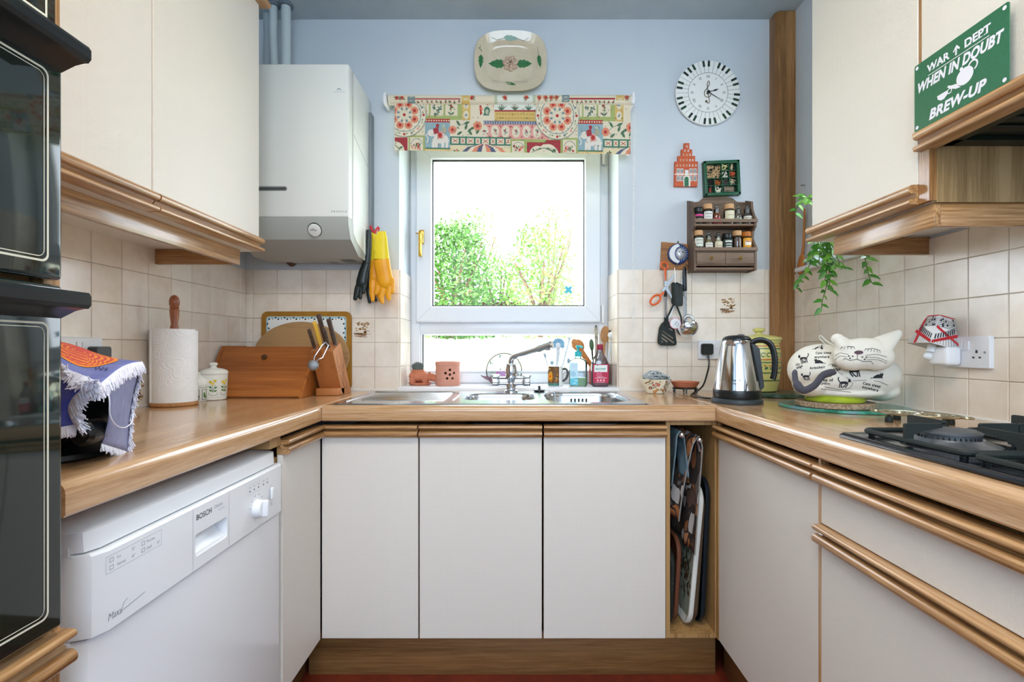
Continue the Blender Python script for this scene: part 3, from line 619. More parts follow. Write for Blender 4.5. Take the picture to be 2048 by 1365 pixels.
m = M(); m.prism([(by0 + .052, 2.232), (by0 + .056, 2.232), (by0 + .056, 1.627), (by0 + .052, 1.627)], lambda y, z, d: Vector((bx1 + d, y, z)), 0, .0006); m.prism([(2.01, 1.86), (2.20, 1.80), (2.20, 1.797), (2.01, 1.857)], lambda y, z, d: Vector((bx1 + d, y, z + .12)), 0, .0006); obj('side_seam', m, greyp, boil)
m = M(); m.prism([(by0 + .05, 1.64), (by0 + .06, 1.575), (by0 + .10, 1.55), (2.235, 1.50), (2.235, 1.64)], lambda y, z, d: Vector((bx1 + d, y, z)), -.006, .001); obj('side_skirt', m, cream2, boil)
tag(obj('boiler_cable', M().tube(bez([P(645, 512, 2.2), P(655, 522, 2.2), P(675, 525, 2.21), P(697, 517, 2.2)], 6), .0035, 8), mat('grey cable', '8F8C88', .6)), 'short grey cable looping under the boiler', 'cable')
tag(obj('pipe_stub', M().tube(bez([P(578, 505, 2.2), P(578, 518, 2.22), P(586, 527, 2.255)], 5), [.02, .022, .022, .022, .022, .02, .02, .02, .02, .02, .016], 12), mat('old brown lagging', '5A4636', .9, bump=(90, .6))), 'brown lagged pipe stub poking out below the boiler', 'pipe')
pipem = mat('painted pipe', 'C6D2D4', .5, bump=(40, .1))
for u_, r, lab in ((548, .0165, 'slim painted pipe rising from the boiler to the ceiling nearest the wall cupboard'), (572, .0195, 'thicker painted pipe rising from the boiler beside the slim one')):
    c = P(u_, 100, 2.16); t = thing('boiler_pipe', lab, 'pipe', (c.x, 2.16, 2.23)); w = .002 if u_ == 548 else 0
    obj('pipe', M().tube([(c.x, 2.16, 2.225), (c.x + w, 2.16, 2.35), (c.x - w * 2, 2.162, 2.48), (c.x - w, 2.16, ZC)], r, 16), pipem, t); obj('collar', M().lathe([(r * 1.5, ZC - .012), (r * 1.6, ZC - .001)], (c.x, 2.16, 0), 20), mat('grey collar', '6B7680', .7), t)
c = P(533, 60, 2.22); tag(obj('boiler_pipe', M().tube([(c.x, 2.23, ZC), (c.x + .004, 2.232, 2.5), (c.x - .006, 2.235, 2.41), (c.x + .002, 2.24, 2.23)], [.02, .022, .017, .014], 10), mat('flaking pipe paint', 'AEB9BE', .9, bump=(60, .9))), 'rough flaking painted pipe in the corner behind the boiler pipes', 'pipe')
# ---------------------------------------------------------------- roller blind
bl = thing('roller_blind', 'patchwork print roller blind rolled up above the window', 'blind', (-.02, 2.2, 2.2))
BY = 2.205; rc = Vector((0, BY, 2.2155)); rr_ = .0215; bxl, bxr = P(789, 0, BY - .02).x, P(1262, 0, BY - .02).x
TXr = Matrix.Rotation(PI / 2, 4, 'Y'); clothm = mat('cream blind cloth', 'E2DAC2', .85)
o_roll = obj('roller', M().tube([(P(778, 0, BY).x, BY, rc.z + .003), (P(1262, 0, BY).x, BY, rc.z - .002)], rr_, 28), clothm, bl)
YF = BY - .006
def skew(u, v): return v + (u - 790) / 472 * 8 * max(0, min(1, (v - 208) / 60))
tl, tr = P(789, 206, YF), P(1262, 208, YF); bl_, br_ = P(789, 300, YF), P(1258, 309, YF)
m = M(); m.rings([[Vector((tl.x, YF, rc.z - .012)), Vector((tr.x, YF, rc.z - .012)), Vector((br_.x, YF, br_.z)), Vector((bl_.x, YF, bl_.z))], [Vector((tl.x, YF + .001, rc.z - .012)), Vector((tr.x, YF + .001, rc.z - .012)), Vector((br_.x, YF + .001, br_.z)), Vector((bl_.x, YF + .001, bl_.z))]]); o_fab = obj('fabric', m, clothm, bl)
CR, SAL, RED, GRN, SAGE, SLATE, OCH, PNK, TEAL, NAVY, BUR, DGR = 'DED4BA', 'D98A6C', 'B23A34', 'A3AF6C', 'B9C2A4', '7C8C8C', 'D3B46A', 'DD9E94', '4A7C66', '55607A', 'A03A40', '4F7256'
k = Ink(); rnd = random.Random(4)
def motif(cx, cy, r, n=5, c1=RED, c2=DGR):
    for i in range(n): k.leaf(cx, cy, r * rnd.uniform(.6, 1), r * .32, rnd.uniform(0, 6.28), c2)
    k.layer += 1; k.disc(cx + rnd.uniform(-.2, .2) * r, cy + rnd.uniform(-.2, .2) * r, r * .28, c1, 8); k.layer -= 1
def medallion(x, y):
    L = k.layer; k.disc(x, y, 44, CR, 40); k.layer = L + 1; k.ring(x, y, 43.5, .8, SLATE, 48); k.ring(x, y, 34, 1.4, SLATE, 48)
    for i in range(16):
        a = i * PI / 8; k.disc(x + 38.6 * math.cos(a), y + 38.6 * math.sin(a), 2.6, (RED, SAGE, PNK, SLATE)[i % 4], 8); k.leaf(x + 38 * math.cos(a + .2), y + 38 * math.sin(a + .2), 5, 2, a + 2, DGR); k.leaf(x + 30.5 * math.cos(a), y + 30.5 * math.sin(a), 3.5, 1.6, a + 1, SLATE)
    for i in range(8): a = (i + .5) * PI / 4; k.disc(x + 22 * math.cos(a), y + 22 * math.sin(a), 7.8, SAL, 12)
    k.layer = L + 2
    for i in range(8): a = (i + .5) * PI / 4; k.disc(x + 22 * math.cos(a), y + 22 * math.sin(a), 3.4, RED, 8)
    k.poly([(x + (18 if i % 2 else 13.5) * math.cos(i * PI / 8), y + (18 if i % 2 else 13.5) * math.sin(i * PI / 8)) for i in range(16)], CR)
    k.layer = L + 3
    for i in range(8): a = (i + .5) * PI / 4; k.leaf(x + 9.5 * math.cos(a), y + 9.5 * math.sin(a), 7, 5, a, SLATE)
    k.ring(x, y, 9, .8, SAGE, 24); k.disc(x, y, 3.2, RED, 10); k.layer = L
def arch(x0, x1, y0, y1):
    k.rect(x0, x1, y0, y1, GRN); k.layer += 1; k.rect(x0 + 3, x1 - 4, y0 + 4, y1, CR); k.layer += 1; k.ring((x0 + x1) / 2, y0 + 17, 11, 1, SLATE, 16, 180, 360)
    for i in range(9): k.disc(rnd.uniform(x0 + 6, x1 - 7), rnd.uniform(y1 - 13, y1 - 3), 2.2, (RED, SAL, PNK)[i % 3], 8); k.leaf(rnd.uniform(x0 + 8, x1 - 9), y1 - rnd.uniform(1, 10), 6, 2, -PI / 2 + rnd.uniform(-.8, .8), DGR)
    k.layer -= 2
def elephant(x, y):
    k.rect(x, x + 50, y, y + 7, RED); k.rect(x, x + 50, y + 7, y + 57, '8FABB2'); k.rect(x, x + 50, y + 57, y + 60, TEAL); k.rect(x, x + 50, y + 60, y + 66, OCH); L = k.layer; k.layer = L + 1
    for i in range(10): k.disc(x + 3 + i * 5, y + 3.5, 1.6, CR, 6); k.disc(x + 3 + i * 5, y + 63, 1.6, CR, 6)
    e = 'DDD8CC'; k.disc(x + 31, y + 38, 14, e, 16, 11); k.disc(x + 13, y + 28, 8, e, 14, 7)
    for lx in (14, 20, 33, 41): k.poly([(x + lx, y + 40), (x + lx + 6.5, y + 40), (x + lx + 5, y + 57), (x + lx - .5, y + 57)], e)
    k.line([(x + 8, y + 29), (x + 2, y + 32), (x + 6, y + 38), (x + 6, y + 44), (x + 3, y + 47)], 2.2, e); k.line([(x + 44, y + 34), (x + 48, y + 44)], 1.4, e); k.layer = L + 2
    k.poly([(x + 24, y + 26), (x + 35, y + 24), (x + 37, y + 38), (x + 25, y + 40)], PNK); k.poly([(x + 16, y + 20), (x + 26, y + 15), (x + 28, y + 28), (x + 18, y + 30)], BUR); k.disc(x + 25, y + 13, 3.5, BUR, 8); k.disc(x + 37, y + 14, 3, SAGE, 8); k.poly([(x + 33, y + 16), (x + 43, y + 18), (x + 42, y + 28), (x + 34, y + 26)], 'A8A58C'); k.layer = L + 3; k.disc(x + 30, y + 32, 4, RED, 10, 5); k.layer = L
def dome(cx, y0, w):
    L = k.layer; k.rect(cx - 68, cx + 54, y0 + 5, 316, 'DDCFA6'); k.layer = L + 1; n = 9
    for i in range(n):
        a0, a1 = -1 + 2 * i / n, -1 + 2 * (i + 1) / n; k.poly([(cx + a0 * 6, y0), (cx + a1 * 6, y0), (cx + a1 * w * .75, y0 + 7), (cx + a1 * w, y0 + 24), (cx + a0 * w, y0 + 24), (cx + a0 * w * .75, y0 + 7)], (NAVY, CR, SAL)[i % 3])
    motif(cx - 55, y0 + 16, 9, 5, SAL); k.layer = L
for u0 in (0, 306):
    v = 0; k.layer = 0
    k.rect(790 + u0, 1097 + u0, 198, 318, CR); k.layer = 1
    k.rect(852 + u0, 924 + u0, 200, 239, GRN); k.rect(924 + u0, 941 + u0, 200, 239, OCH); k.rect(989 + u0, 1072 + u0, 200, 222, 'DCE0D4'); k.rect(989 + u0, 1072 + u0, 219.5, 222.5, BUR); k.rect(989 + u0, 1072 + u0, 222.5, 241, OCH)
    k.rect(967 + u0, 1098 + u0, 240, 246.5, NAVY); k.rect(967 + u0, 1098 + u0, 246.5, 274, PNK); k.rect(1021 + u0, 1125 + u0, 274, 318, GRN); k.layer = 2
    for a, c in ((853, 858), (861, 887), (890.5, 915)): k.rect(a + u0, c + u0, 200, 231, CR)
    k.layer = 3
    for i, (x, y) in enumerate(((868, 214), (875, 222), (880, 216), (872, 228))): motif(x + u0, y, 7, 6, SLATE, DGR)
    motif(902 + u0, 212, 8, 6, RED); motif(902 + u0, 217, 6, 3, OCH); k.line([(902 + u0, 214), (902 + u0, 231)], .9, DGR); k.leaf(902 + u0, 229, 9, 3, -.7, DGR); k.leaf(902 + u0, 229, 9, 3, -2.4, DGR)
    for y in (210, 229): k.disc(932 + u0, y, 5.5, CR, 14, 8); motif(932 + u0, y, 5, 5, SLATE, SLATE)
    k.disc(962 + u0, 218, 4, SAL, 10); k.disc(961 + u0, 213, 2.5, RED, 8); k.poly([(960 + u0, 215), (965 + u0, 226), (960 + u0, 230)], RED); k.disc(974 + u0, 221, 6, TEAL, 14, 8); k.poly([(970 + u0, 221), (978 + u0, 221), (978 + u0, 230), (966 + u0, 230)], TEAL); k.layer = 4; k.disc(974 + u0, 223, 3.4, SAGE, 10, 5); k.layer = 3
    for x in (1003, 1030, 1057):
        k.disc(x + u0, 205, 5, 'C85A60', 10)
        for a in (-2.4, -2, -1.57, -1.1, -.7): k.leaf(x + u0, 220, 12, 2, a, DGR)
    for y in (228, 235.5):
        for i in range(13): k.line([(992 + u0 + i * 6, y), (994 + u0 + i * 6, y - 2), (996 + u0 + i * 6, y + .8)], .7, '6E5A34')
    for i in range(26): k.line([(967 + u0 + i * 5, 241), (970 + u0 + i * 5, 246)], .8, 'C9CCD0'); k.line([(970 + u0 + i * 5, 241), (967 + u0 + i * 5, 246)], .8, 'C9CCD0')
    for i in range(6): x = 969 + i * 21; k.disc(x + u0, 260, 8.2, CR, 16, 11.5); k.layer = 4; motif(x + u0, 259, 6, 6, RED, SLATE); motif(x + u0, 265, 5, 4, PNK, SAGE); k.layer = 3; motif(x + 10.5 + u0, 250, 4, 3, RED, BUR); motif(x + 10.5 + u0, 270, 4, 3, RED, DGR)
    elephant(850 + u0, 237)
    k.rect(900 + u0, 967 + u0, 239, 271, CR); k.layer = 4
    for x, y, a in ((935, 262, -.7), (930, 258, -1.2), (940, 256, -.3), (928, 247, -.4), (920, 250, -2.2), (914, 268, -.6), (944, 268, -2.2), (952, 266, -1)): k.leaf(x + u0, y, 13, 5, a, DGR)
    k.line([(905 + u0, 262), (918 + u0, 250), (936 + u0, 243)], .8, DGR)
    for x, y, r in ((905, 258, 8), (955, 250, 9)): k.flower(x + u0, y, r, SAL, RED, 7)
    k.layer = 3; k.rect(900 + u0, 1021 + u0, 271, 288, TEAL); k.layer = 4; x = 903.5
    for i in range(8):
        w = 14 if i % 2 == 0 else 9; k.rect(x + u0, x + w + u0, 274, 285, CR); k.layer = 5; k.line([(x + 2 + u0, 276), (x + w - 2 + u0, 283)], 1.1, RED); k.line([(x + 2 + u0, 283), (x + w - 2 + u0, 276)], 1.1, RED); k.layer = 4; x += w + 3.6
    k.layer = 3; dome(968 + u0, 285, 44); arch(1021 + u0, 1052 + u0, 274, 301)
    k.rect(1054 + u0, 1121 + u0, 280, 316, BUR); k.layer = 4; k.disc(1075 + u0, 303, 16, CR, 20); k.disc(1101 + u0, 303, 16, CR, 20); k.poly([(1070 + u0, 316), (1076 + u0, 292), (1088 + u0, 283), (1100 + u0, 292), (1106 + u0, 316)], CR); k.layer = 5; k.line([(1062 + u0, 304), (1072 + u0, 296), (1088 + u0, 291), (1104 + u0, 297), (1114 + u0, 305)], 1.5, DGR)
    for x, y, a in ((1068, 298, -2), (1076, 294, -.4), (1098, 294, -2.7), (1108, 300, -.9)): k.leaf(x + u0, y, 7, 3, a, DGR)
    k.layer = 3; arch(817 + u0, 850 + u0, 270, 300)
    k.rect(786 + u0, 815 + u0, 275, 316, BUR); k.layer = 4; k.disc(790 + u0, 302, 19, CR, 20); k.layer = 5; k.line([(790 + u0, 290), (797 + u0, 296), (800 + u0, 308)], 1.5, DGR); k.leaf(798 + u0, 297, 9, 4, -.5, DGR)
    k.layer = 5
    for i in range(150): k.leaf(790 + u0 + rnd.random() * 306, 208 + rnd.random() * 92, rnd.uniform(2.5, 5), rnd.uniform(.8, 1.6), rnd.uniform(0, 6.28), ('8A8466', DGR, SLATE, 'A87A5A', RED)[i % 5])
    k.layer = 6; medallion(808.5 + u0, 229.6 + .0)
k.emit('print', o_fab, lambda u, v, d: P(u, skew(u, v), YF - d), .85, clip=(789.5, 1261, 206.5, 301))
k = Ink()
def band(x0, x1, y0, y1, c):
    n = max(1, int((y1 - y0) / 2.5))
    for i in range(n): k.rect(x0, x1, y0 + (y1 - y0) * i / n, y0 + (y1 - y0) * (i + 1) / n, c)
band(782, 1262, 190, 207, CR); k.layer = 1
for u0 in (0, 306):
    for a, c, col in ((817, 832, SLATE), (924, 940, OCH), (989, 995, SAGE), (1065, 1071, SAGE)): band(a + u0, c + u0, 190, 207, col)
    k.rect(832 + u0, 922 + u0, 198, 201, BUR); band(995 + u0, 1065 + u0, 190, 207, 'DCE0D4'); k.layer = 2; k.rect(821 + u0, 828 + u0, 196, 203, CR); k.disc(932 + u0, 196, 6, CR, 12)
    for x in (796, 806, 945, 1010, 1052, 1078, 1090): motif(x + u0, 198, 8, 6, RED); k.flower(x + u0, 197, 5, SAL, RED, 6)
    for x in range(838, 920, 9): motif(x + u0, 204, 4, 4, RED)
    k.layer = 1
def onroll(u, v, d):
    z = max(-.999, min(.999, (198.5 - v) / 9.2)); p = P(u, 198.5, BY); return Vector((p.x, BY - (rr_ + d) * math.sqrt(1 - z * z), rc.z + .0005 + (rr_ + d) * z))
k.emit('print', o_roll, onroll, .85, clip=(781, 1261, 190, 207), d0=.0008)
for x, w in ((P(772, 0, BY).x, -1), (P(1264, 0, BY).x, 1)):
    m = M(); m.box(x - .006, x + .006, BY - .028, YB, rc.z - .026, rc.z + .026, .004); m.tube([(x - .008, BY, rc.z), (x + .008, BY, rc.z)], .024, 20); obj('bracket', m, whitem, bl)
obj('weight_bar', M().box(br_.x - .012, br_.x + .003, YF - .002, YF + .004, br_.z - .003, br_.z + .016, .001), whitem, bl)
cx = P(1266, 0, BY).x; m = M()
for s, x in ((0, cx - .003), (1, cx + .005)):
    for i in range(118): z = 2.225 - i * .0086; m.ball((x + .003 * math.sin(i * .05 + s), BY - .012 + s * .006, z), .0024, 6, 4)
for a in range(7): m.ball((cx + .001 + .004 * math.cos(PI + a * PI / 6), BY - .01, 2.225 - 118 * .0086 - .004 * math.sin(a * PI / 6)), .0024, 6, 4)
o = obj('bead_chain', m, whitem, bl); o['kind'] = 'stuff'
# ---------------------------------------------------------------- big serving dish on the wall
pc = P(1021, 126, 2.235); dish = thing('wall_dish', 'cream rounded rectangular glazed dish with rose and leaves above the blind', 'dish', (pc.x, YB, pc.z - .14))
def sup(hw, hh, Y, n=56, ex=3.0): return [Vector((pc.x + hw * math.copysign(abs(math.cos(a)) ** (2 / ex), math.cos(a)), Y, pc.z + hh * math.copysign(abs(math.sin(a)) ** (2 / ex), math.sin(a)))) for a in [2 * PI * i / n for i in range(n)]]
HW, HH = .163, .137
m = M(); m.rings([sup(HW * s, HH * t, Y) for s, t, Y in ((.5, .5, 2.252), (.7, .68, 2.25), (.985, .985, 2.222), (1, 1, 2.217), (.985, .985, 2.214), (.93, .92, 2.217), (.80, .78, 2.224), (.72, .68, 2.229), (.66, .62, 2.238), (.58, .54, 2.241), (.25, .25, 2.242), (.02, .02, 2.242))])
dm = mat('cream glaze', 'D8CDB4', .12, spec=.6, coat=.5, vary=(14, 'CDBFA2')); body = obj('body', m, dm, dish, angle=60)
bv = bvh_of(body); k = Ink(); G1, G2, BR = '3F7A4C', '2F6048', '9A7258'
def bleaf(x, y, L, a, w=.45):     # one lobed leaf with a dark midrib
    ca, sa = math.cos(a), math.sin(a); up = [(0, .02), (.12, .30), (.25, .44), (.36, .34), (.46, .46), (.60, .30), (.70, .30), (.86, .12), (1, 0)]; pts = [(p, q) for p, q in up] + [(p, -q) for p, q in reversed(up[:-1])]
    k.poly([(x + L * (p * ca - q * w * sa), y + L * (p * sa + q * w * ca)) for p, q in pts], G1); k.line([(x, y), (x + .9 * L * ca, y + .9 * L * sa)], .0016, G2)
    for t_ in (.3, .5, .68):
        for s_ in (-1, 1): k.line([(x + t_ * L * ca, y + t_ * L * sa), (x + L * ((t_ + .12) * ca - s_ * .22 * w * sa), y + L * ((t_ + .12) * sa + s_ * .22 * w * ca))], .0012, G2)
bleaf(-.026, .0, .075, PI, .62); bleaf(.028, 0, .070, 0, .62); bleaf(-.132, .03, .062, -PI / 2 - .05, .4); bleaf(.126, .03, .06, -PI / 2 + .15, .35); bleaf(-.03, .108, .07, -.08, .35); bleaf(-.024, -.088, .052, -.35, .4)
k.line([(-.085, .106), (-.06, .098), (-.03, .106)], .0015, DGR); k.line([(.035, .104), (.06, .094), (.08, .104)], .0015, DGR); k.line([(-.14, .06), (-.128, .045)], .0025, DGR); k.line([(-.143, .055), (-.134, .062), (-.136, .07)], .002, DGR); k.line([(.122, .065), (.126, .03)], .0015, DGR)
for x0, n in ((-.082, 9), (.018, 20)): k.line([(x0 + i * .0032, -.085 + .0035 * math.sin(i * 2.3) - i * .0002) for i in range(n)], .0011, '5A5548')
k.emit('print', body, drape(bv, lambda x, y: (pc.x + x, 2.2, pc.z + y), (0, 1, 0)), .12)
m = M()
for r, n, y in ((.030, 7, 2.238), (.019, 6, 2.234), (.010, 5, 2.230)):
    for i in range(n): a = 2 * PI * i / n + r * 40; m.ball((pc.x + r * .8 * math.cos(a), y, pc.z + r * .8 * math.sin(a)), (r * .42, .004, r * .42), 10, 6)
obj('rose', m, mat('brown pink glaze', 'B08C76', .2, vary=(80, 'D8C6AE')), dish)
# ---------------------------------------------------------------- piano-key clock
cc = P(1417, 184, 2.235); CRd = .1465; clk = thing('wall_clock', 'round white clock with piano keys round the rim and a treble clef', 'clock', (cc.x, YB, cc.z))
TY = Matrix.Rotation(PI / 2, 4, 'X'); m = M(); m.lathe([(.12, 0), (CRd - .003, .004), (CRd, .008), (CRd, .016), (CRd - .002, .018)], (cc.x, YB - .002, cc.z), 72, TY)
fc = obj('face', m, mat('clock card', 'ECEEEA', .35), clk); k = Ink(); bk = '1E2A24'
def pol(r, a): return (r * math.sin(math.radians(a)), r * math.cos(math.radians(a)))
k.ring(0, 0, .0905, .0014, bk, 64)
for i in range(35):
    a = 1.5 + i * 360 / 35; k.line([pol(.09, a), pol(CRd - .003, a)], .0011, '3A4440')
    if i % 7 in (0, 6, 2, 3, 4):
        x, y = pol(1, a); tx_, ty_ = y, -x; w = .0052; k.layer = 1; k.poly([(x * r + tx_ * s * w, y * r + ty_ * s * w) for r, s in ((.1175, -1), (.1175, 1), (CRd - .002, 1), (CRd - .002, -1))], '22402C' if i % 3 else bk); k.layer = 0
for i, t in enumerate(('XII', 'I', 'II', 'III', 'IIII', 'V', 'VI', 'VII', 'VIII', 'IX', 'X', 'XI')):
    a = i * 30; x, y = pol(.0665, a); k.text(t, x, y, .0125, '4A4F4C', rot=-math.radians(a), sx=.8)
cl = '6A5844'; k.line(bez([(.004, -.026, 0), (.002, -.002, 0), (-.001, .012, 0), (.0, .018, 0)], 4), .001, cl)
k.line(bez([(-.009, -.046, 0), (-.012, -.041, 0), (-.008, -.036, 0), (-.004, -.04, 0), (-.004, -.047, 0), (.003, -.048, 0), (.006, -.04, 0), (.003, -.02, 0), (-.002, .02, 0), (-.004, .038, 0), (.002, .052, 0), (.006, .044, 0), (.003, .03, 0), (-.006, .018, 0), (-.016, .004, 0), (-.016, -.012, 0), (-.004, -.022, 0), (.01, -.016, 0), (.012, -.004, 0), (.004, .003, 0), (-.005, -.003, 0), (-.004, -.01, 0)], 5), .0034, cl); k.disc(-.009, -.041, .0045, cl)
k.emit('lettering', fc, flat_on((cc.x, YB - .0202, cc.z), (1, 0, 0), (0, 0, 1), (0, -1, 0)))
def hand(name, L, a, w, y, blob=0):
    x, z = pol(1, a); m = M(); m.prism([(-w, -.008), (w, -.008), (w * .5, L), (-w * .5, L)] if not blob else [(-w, -.006), (w, -.006), (w, L * .5), (w * 3.2, L * .62), (w * 2, L * .78), (0, L), (-w * 2, L * .78), (-w * 3.2, L * .62), (-w, L * .5)], lambda p, q, d: Vector((cc.x + q * x + p * z, y - d, cc.z + q * z - p * x)), 0, .0012); obj(name, m, black, clk)
hand('hour_hand', .05, 73, .0013, YB - .0225, 1); hand('minute_hand', .064, 122, .0016, YB - .025); obj('hub', M().lathe([(.007, 0), (.007, .008), (.004, .009)], (cc.x, YB - .02, cc.z), 16, TY), black, clk)
# ---------------------------------------------------------------- gabled house plaque
ho = thing('house_plaque', 'orange brick stepped-gable house plaque on the wall below the clock', 'plaque', (P(1370, 330, YB).x, YB, 1.845)); s = 1 / 438 / 4.707; hx, hz = P(1370, 373, YB).x, 1.846
def HP(x, y): return ((x - 329) * s, (485 - y) * s)
ol = [HP(*p) for p in ((220, 485), (225, 250), (253, 250), (253, 198), (285, 198), (285, 137), (312, 137), (312, 78), (360, 78), (360, 137), (386, 137), (386, 198), (414, 198), (414, 250), (441, 250), (435, 485))]
mp = flat_on((hx, YB, hz), (1, 0, 0), (0, 0, 1), (0, -1, 0)); o = obj('body', M().prism(ol, mp, 0, .014), mat('orange brick paint', 'C8613A', .6, vary=(60, 'B85030'), bump=(200, .3)), ho)
k = Ink(); wt, gy = 'E8E4DC', '59666E'
for y in (262, 212, 150): k.line([HP(232 + (262 - y) * .45, y), HP(430 - (262 - y) * .45, y)], .0006, 'A9452A')
k.rect(*(HP(222, 0)[0], HP(440, 0)[0]), HP(0, 376)[1], HP(0, 366)[1], wt)
for x in (240, 275, 360, 398):
    for y0, y1 in ((362, 318), (434, 382)):
        a, b_ = HP(x, y0); c, d = HP(x + 30, y1); k.rect(a, c, b_, d, wt); k.layer = 1; k.rect(a + s * 4, a + s * 13, b_ + s * 4, d - s * 5, gy); k.rect(a + s * 17, a + s * 26, b_ + s * 4, d - s * 5, gy); k.layer = 0
for y, xs in ((288, (245, 275, 305, 335, 362, 390, 422)), (238, (277, 307, 337, 366, 392)), (188, (305, 337, 366)), (150, (318, 350)), (110, (336,))):
    for x in xs: a, b_ = HP(x, y); k.rect(a - s * 6, a + s * 6, b_ - s * 9, b_ + s * 9, 'E4B98A' if x % 2 else wt); k.layer = 1; k.rect(a - s * 3, a + s * 3, b_ - s * 5, b_ + s * 5, gy); k.layer = 0
k.rect(HP(318, 0)[0], HP(352, 0)[0], HP(0, 365)[1], HP(0, 330)[1], 'DADADA')
k.emit('print', o, lambda x, y, d: mp(x, y, .014 + d))
m = M(); x0, x1 = HP(302, 0)[0], HP(368, 0)[0]; m.prism([(x0, 0), (x1, 0), (x1, HP(0, 410)[1])] + arc((x0 + x1) / 2, HP(0, 410)[1], (x1 - x0) / 2, 0, 180, 10) + [(x0, HP(0, 410)[1])], mp, .0145, .0165); obj('door_surround', m, mat('plaque cream', 'D8D2C4', .6), ho)
m = M(); x0, x1 = HP(312, 0)[0], HP(350, 0)[0]; m.prism([(x0, 0), (x1, 0), (x1, HP(0, 420)[1])] + arc((x0 + x1) / 2, HP(0, 415)[1], (x1 - x0) / 2, 0, 180, 10) + [(x0, HP(0, 420)[1])], mp, .0166, .018); obj('door', m, mat('plaque green', '2E6B4C', .5), ho)
# ---------------------------------------------------------------- green box frame of pulses and pasta (tilted)
gc = P(1443, 357, 2.24); gf = thing('spice_picture', 'green box frame of dried pulses and pasta tilted on the wall', 'frame', (gc.x, YB - .001, gc.z), (0, math.radians(-2.5), 0), local=True)
gm = mat('dark green paint', '1F5A3E', .4, vary=(30, '184A32')); W2, H2 = .0815, .079
m = M(); bw = .0135
for a in ((-W2, -W2 + bw, -H2, H2), (W2 - bw, W2, -H2, H2), (-W2, W2, -H2, -H2 + bw), (-W2, W2, H2 - bw, H2)): m.box(a[0], a[1], -.03, 0, a[2], a[3], .003)
obj('frame', m, gm, gf); obj('back_board', M().box(-W2 + .005, W2 - .005, -.006, -.001, -H2 + .005, H2 - .005), mat('dark board', '1C2A22', .8), gf)
ix0, ix1, iz0, iz1 = -W2 + bw, W2 - bw, -H2 + bw, H2 - bw; cw, chh = (ix1 - ix0) / 4, (iz1 - iz0) / 4
for a in ((ix0 + 2 * cw, ix0 + 2 * cw, iz0, iz1), (ix0 + 3 * cw, ix0 + 3 * cw, iz0 + chh, iz1), (ix0 + cw, ix0 + cw, iz0, iz0 + 2 * chh), (ix0, ix1, iz0 + chh, iz0 + chh), (ix0, ix1, iz0 + 2 * chh, iz0 + 2 * chh), (ix0 + 2 * cw, ix1, iz0 + 3 * chh, iz0 + 3 * chh)):
    obj('divider', M().box(a[0] - .0015, a[1] + .0015, -.024, -.005, a[2] - .0015, a[3] + .0015), gm, gf)
rnd = random.Random(11)
def fill(x, z, w, h, col, kind, n):
    m = M(); x0, z0 = ix0 + x * cw + .003, iz0 + z * chh + .003; w, h = w * cw - .006, h * chh - .006
    for i in range(n):
        p = Vector((x0 + rnd.random() * w, -.009 - rnd.random() * .007, z0 + rnd.random() * h))
        if kind == 'bead': m.ball(p, rnd.uniform(.0028, .004), 7, 5)
        elif kind == 'stick': a = rnd.uniform(-.25, .25) + (0 if w > h * 1.5 else 1.2); L = min(w, h * 3) * .4; q = Vector((math.cos(a), 0, math.sin(a))) * L; pc_ = Vector((x0 + w / 2, p.y, p.z)); m.tube([pc_ - q * .9, pc_ + q * .9], .0014, 5)
        else:
            a = rnd.uniform(0, 6.28); r = .006; cx_ = min(max(p.x, x0 + r), x0 + w - r); cz_ = min(max(p.z, z0 + r), z0 + h - r); m.tube([(cx_ + r * math.cos(a + t * .8), p.y, cz_ + r * math.sin(a + t * .8)) for t in range(6)], .0013, 5)
    o = obj('filling', m, mat('dried food ' + col, col, .6), gf); o['kind'] = 'stuff'
for f in ((0, 2, 2, 2, 'D2B083', 'curl', 60), (2, 3, 1, 1, 'C9C48C', 'bead', 24), (3, 3, 1, 1, 'D6C79A', 'stick', 14), (2, 2, 1, 1, 'EAE4D6', 'bead', 18), (3, 2, 1, 1, 'D0603C', 'curl', 14), (0, 1, 1, 1, '2A2622', 'bead', 24), (1, 1, 1, 1, 'B5622C', 'curl', 16), (2, 1, 1, 1, '53564E', 'bead', 24), (3, 1, 1, 1, 'CFC0A0', 'curl', 14), (0, 0, 1, 1, 'B2493A', 'stick', 10), (1, 0, 1, 1, 'E9E2CE', 'bead', 26), (2, 0, 2, 1, '9A8C78', 'stick', 12)): fill(*f)
obj('hanger', M().tube(arc(0, H2 + .003, .005, 0, 360, 12) and [(.005 * math.cos(t * .6), -.004, H2 + .003 + .005 * math.sin(t * .6)) for t in range(10)], .0013, 6), steel, gf)
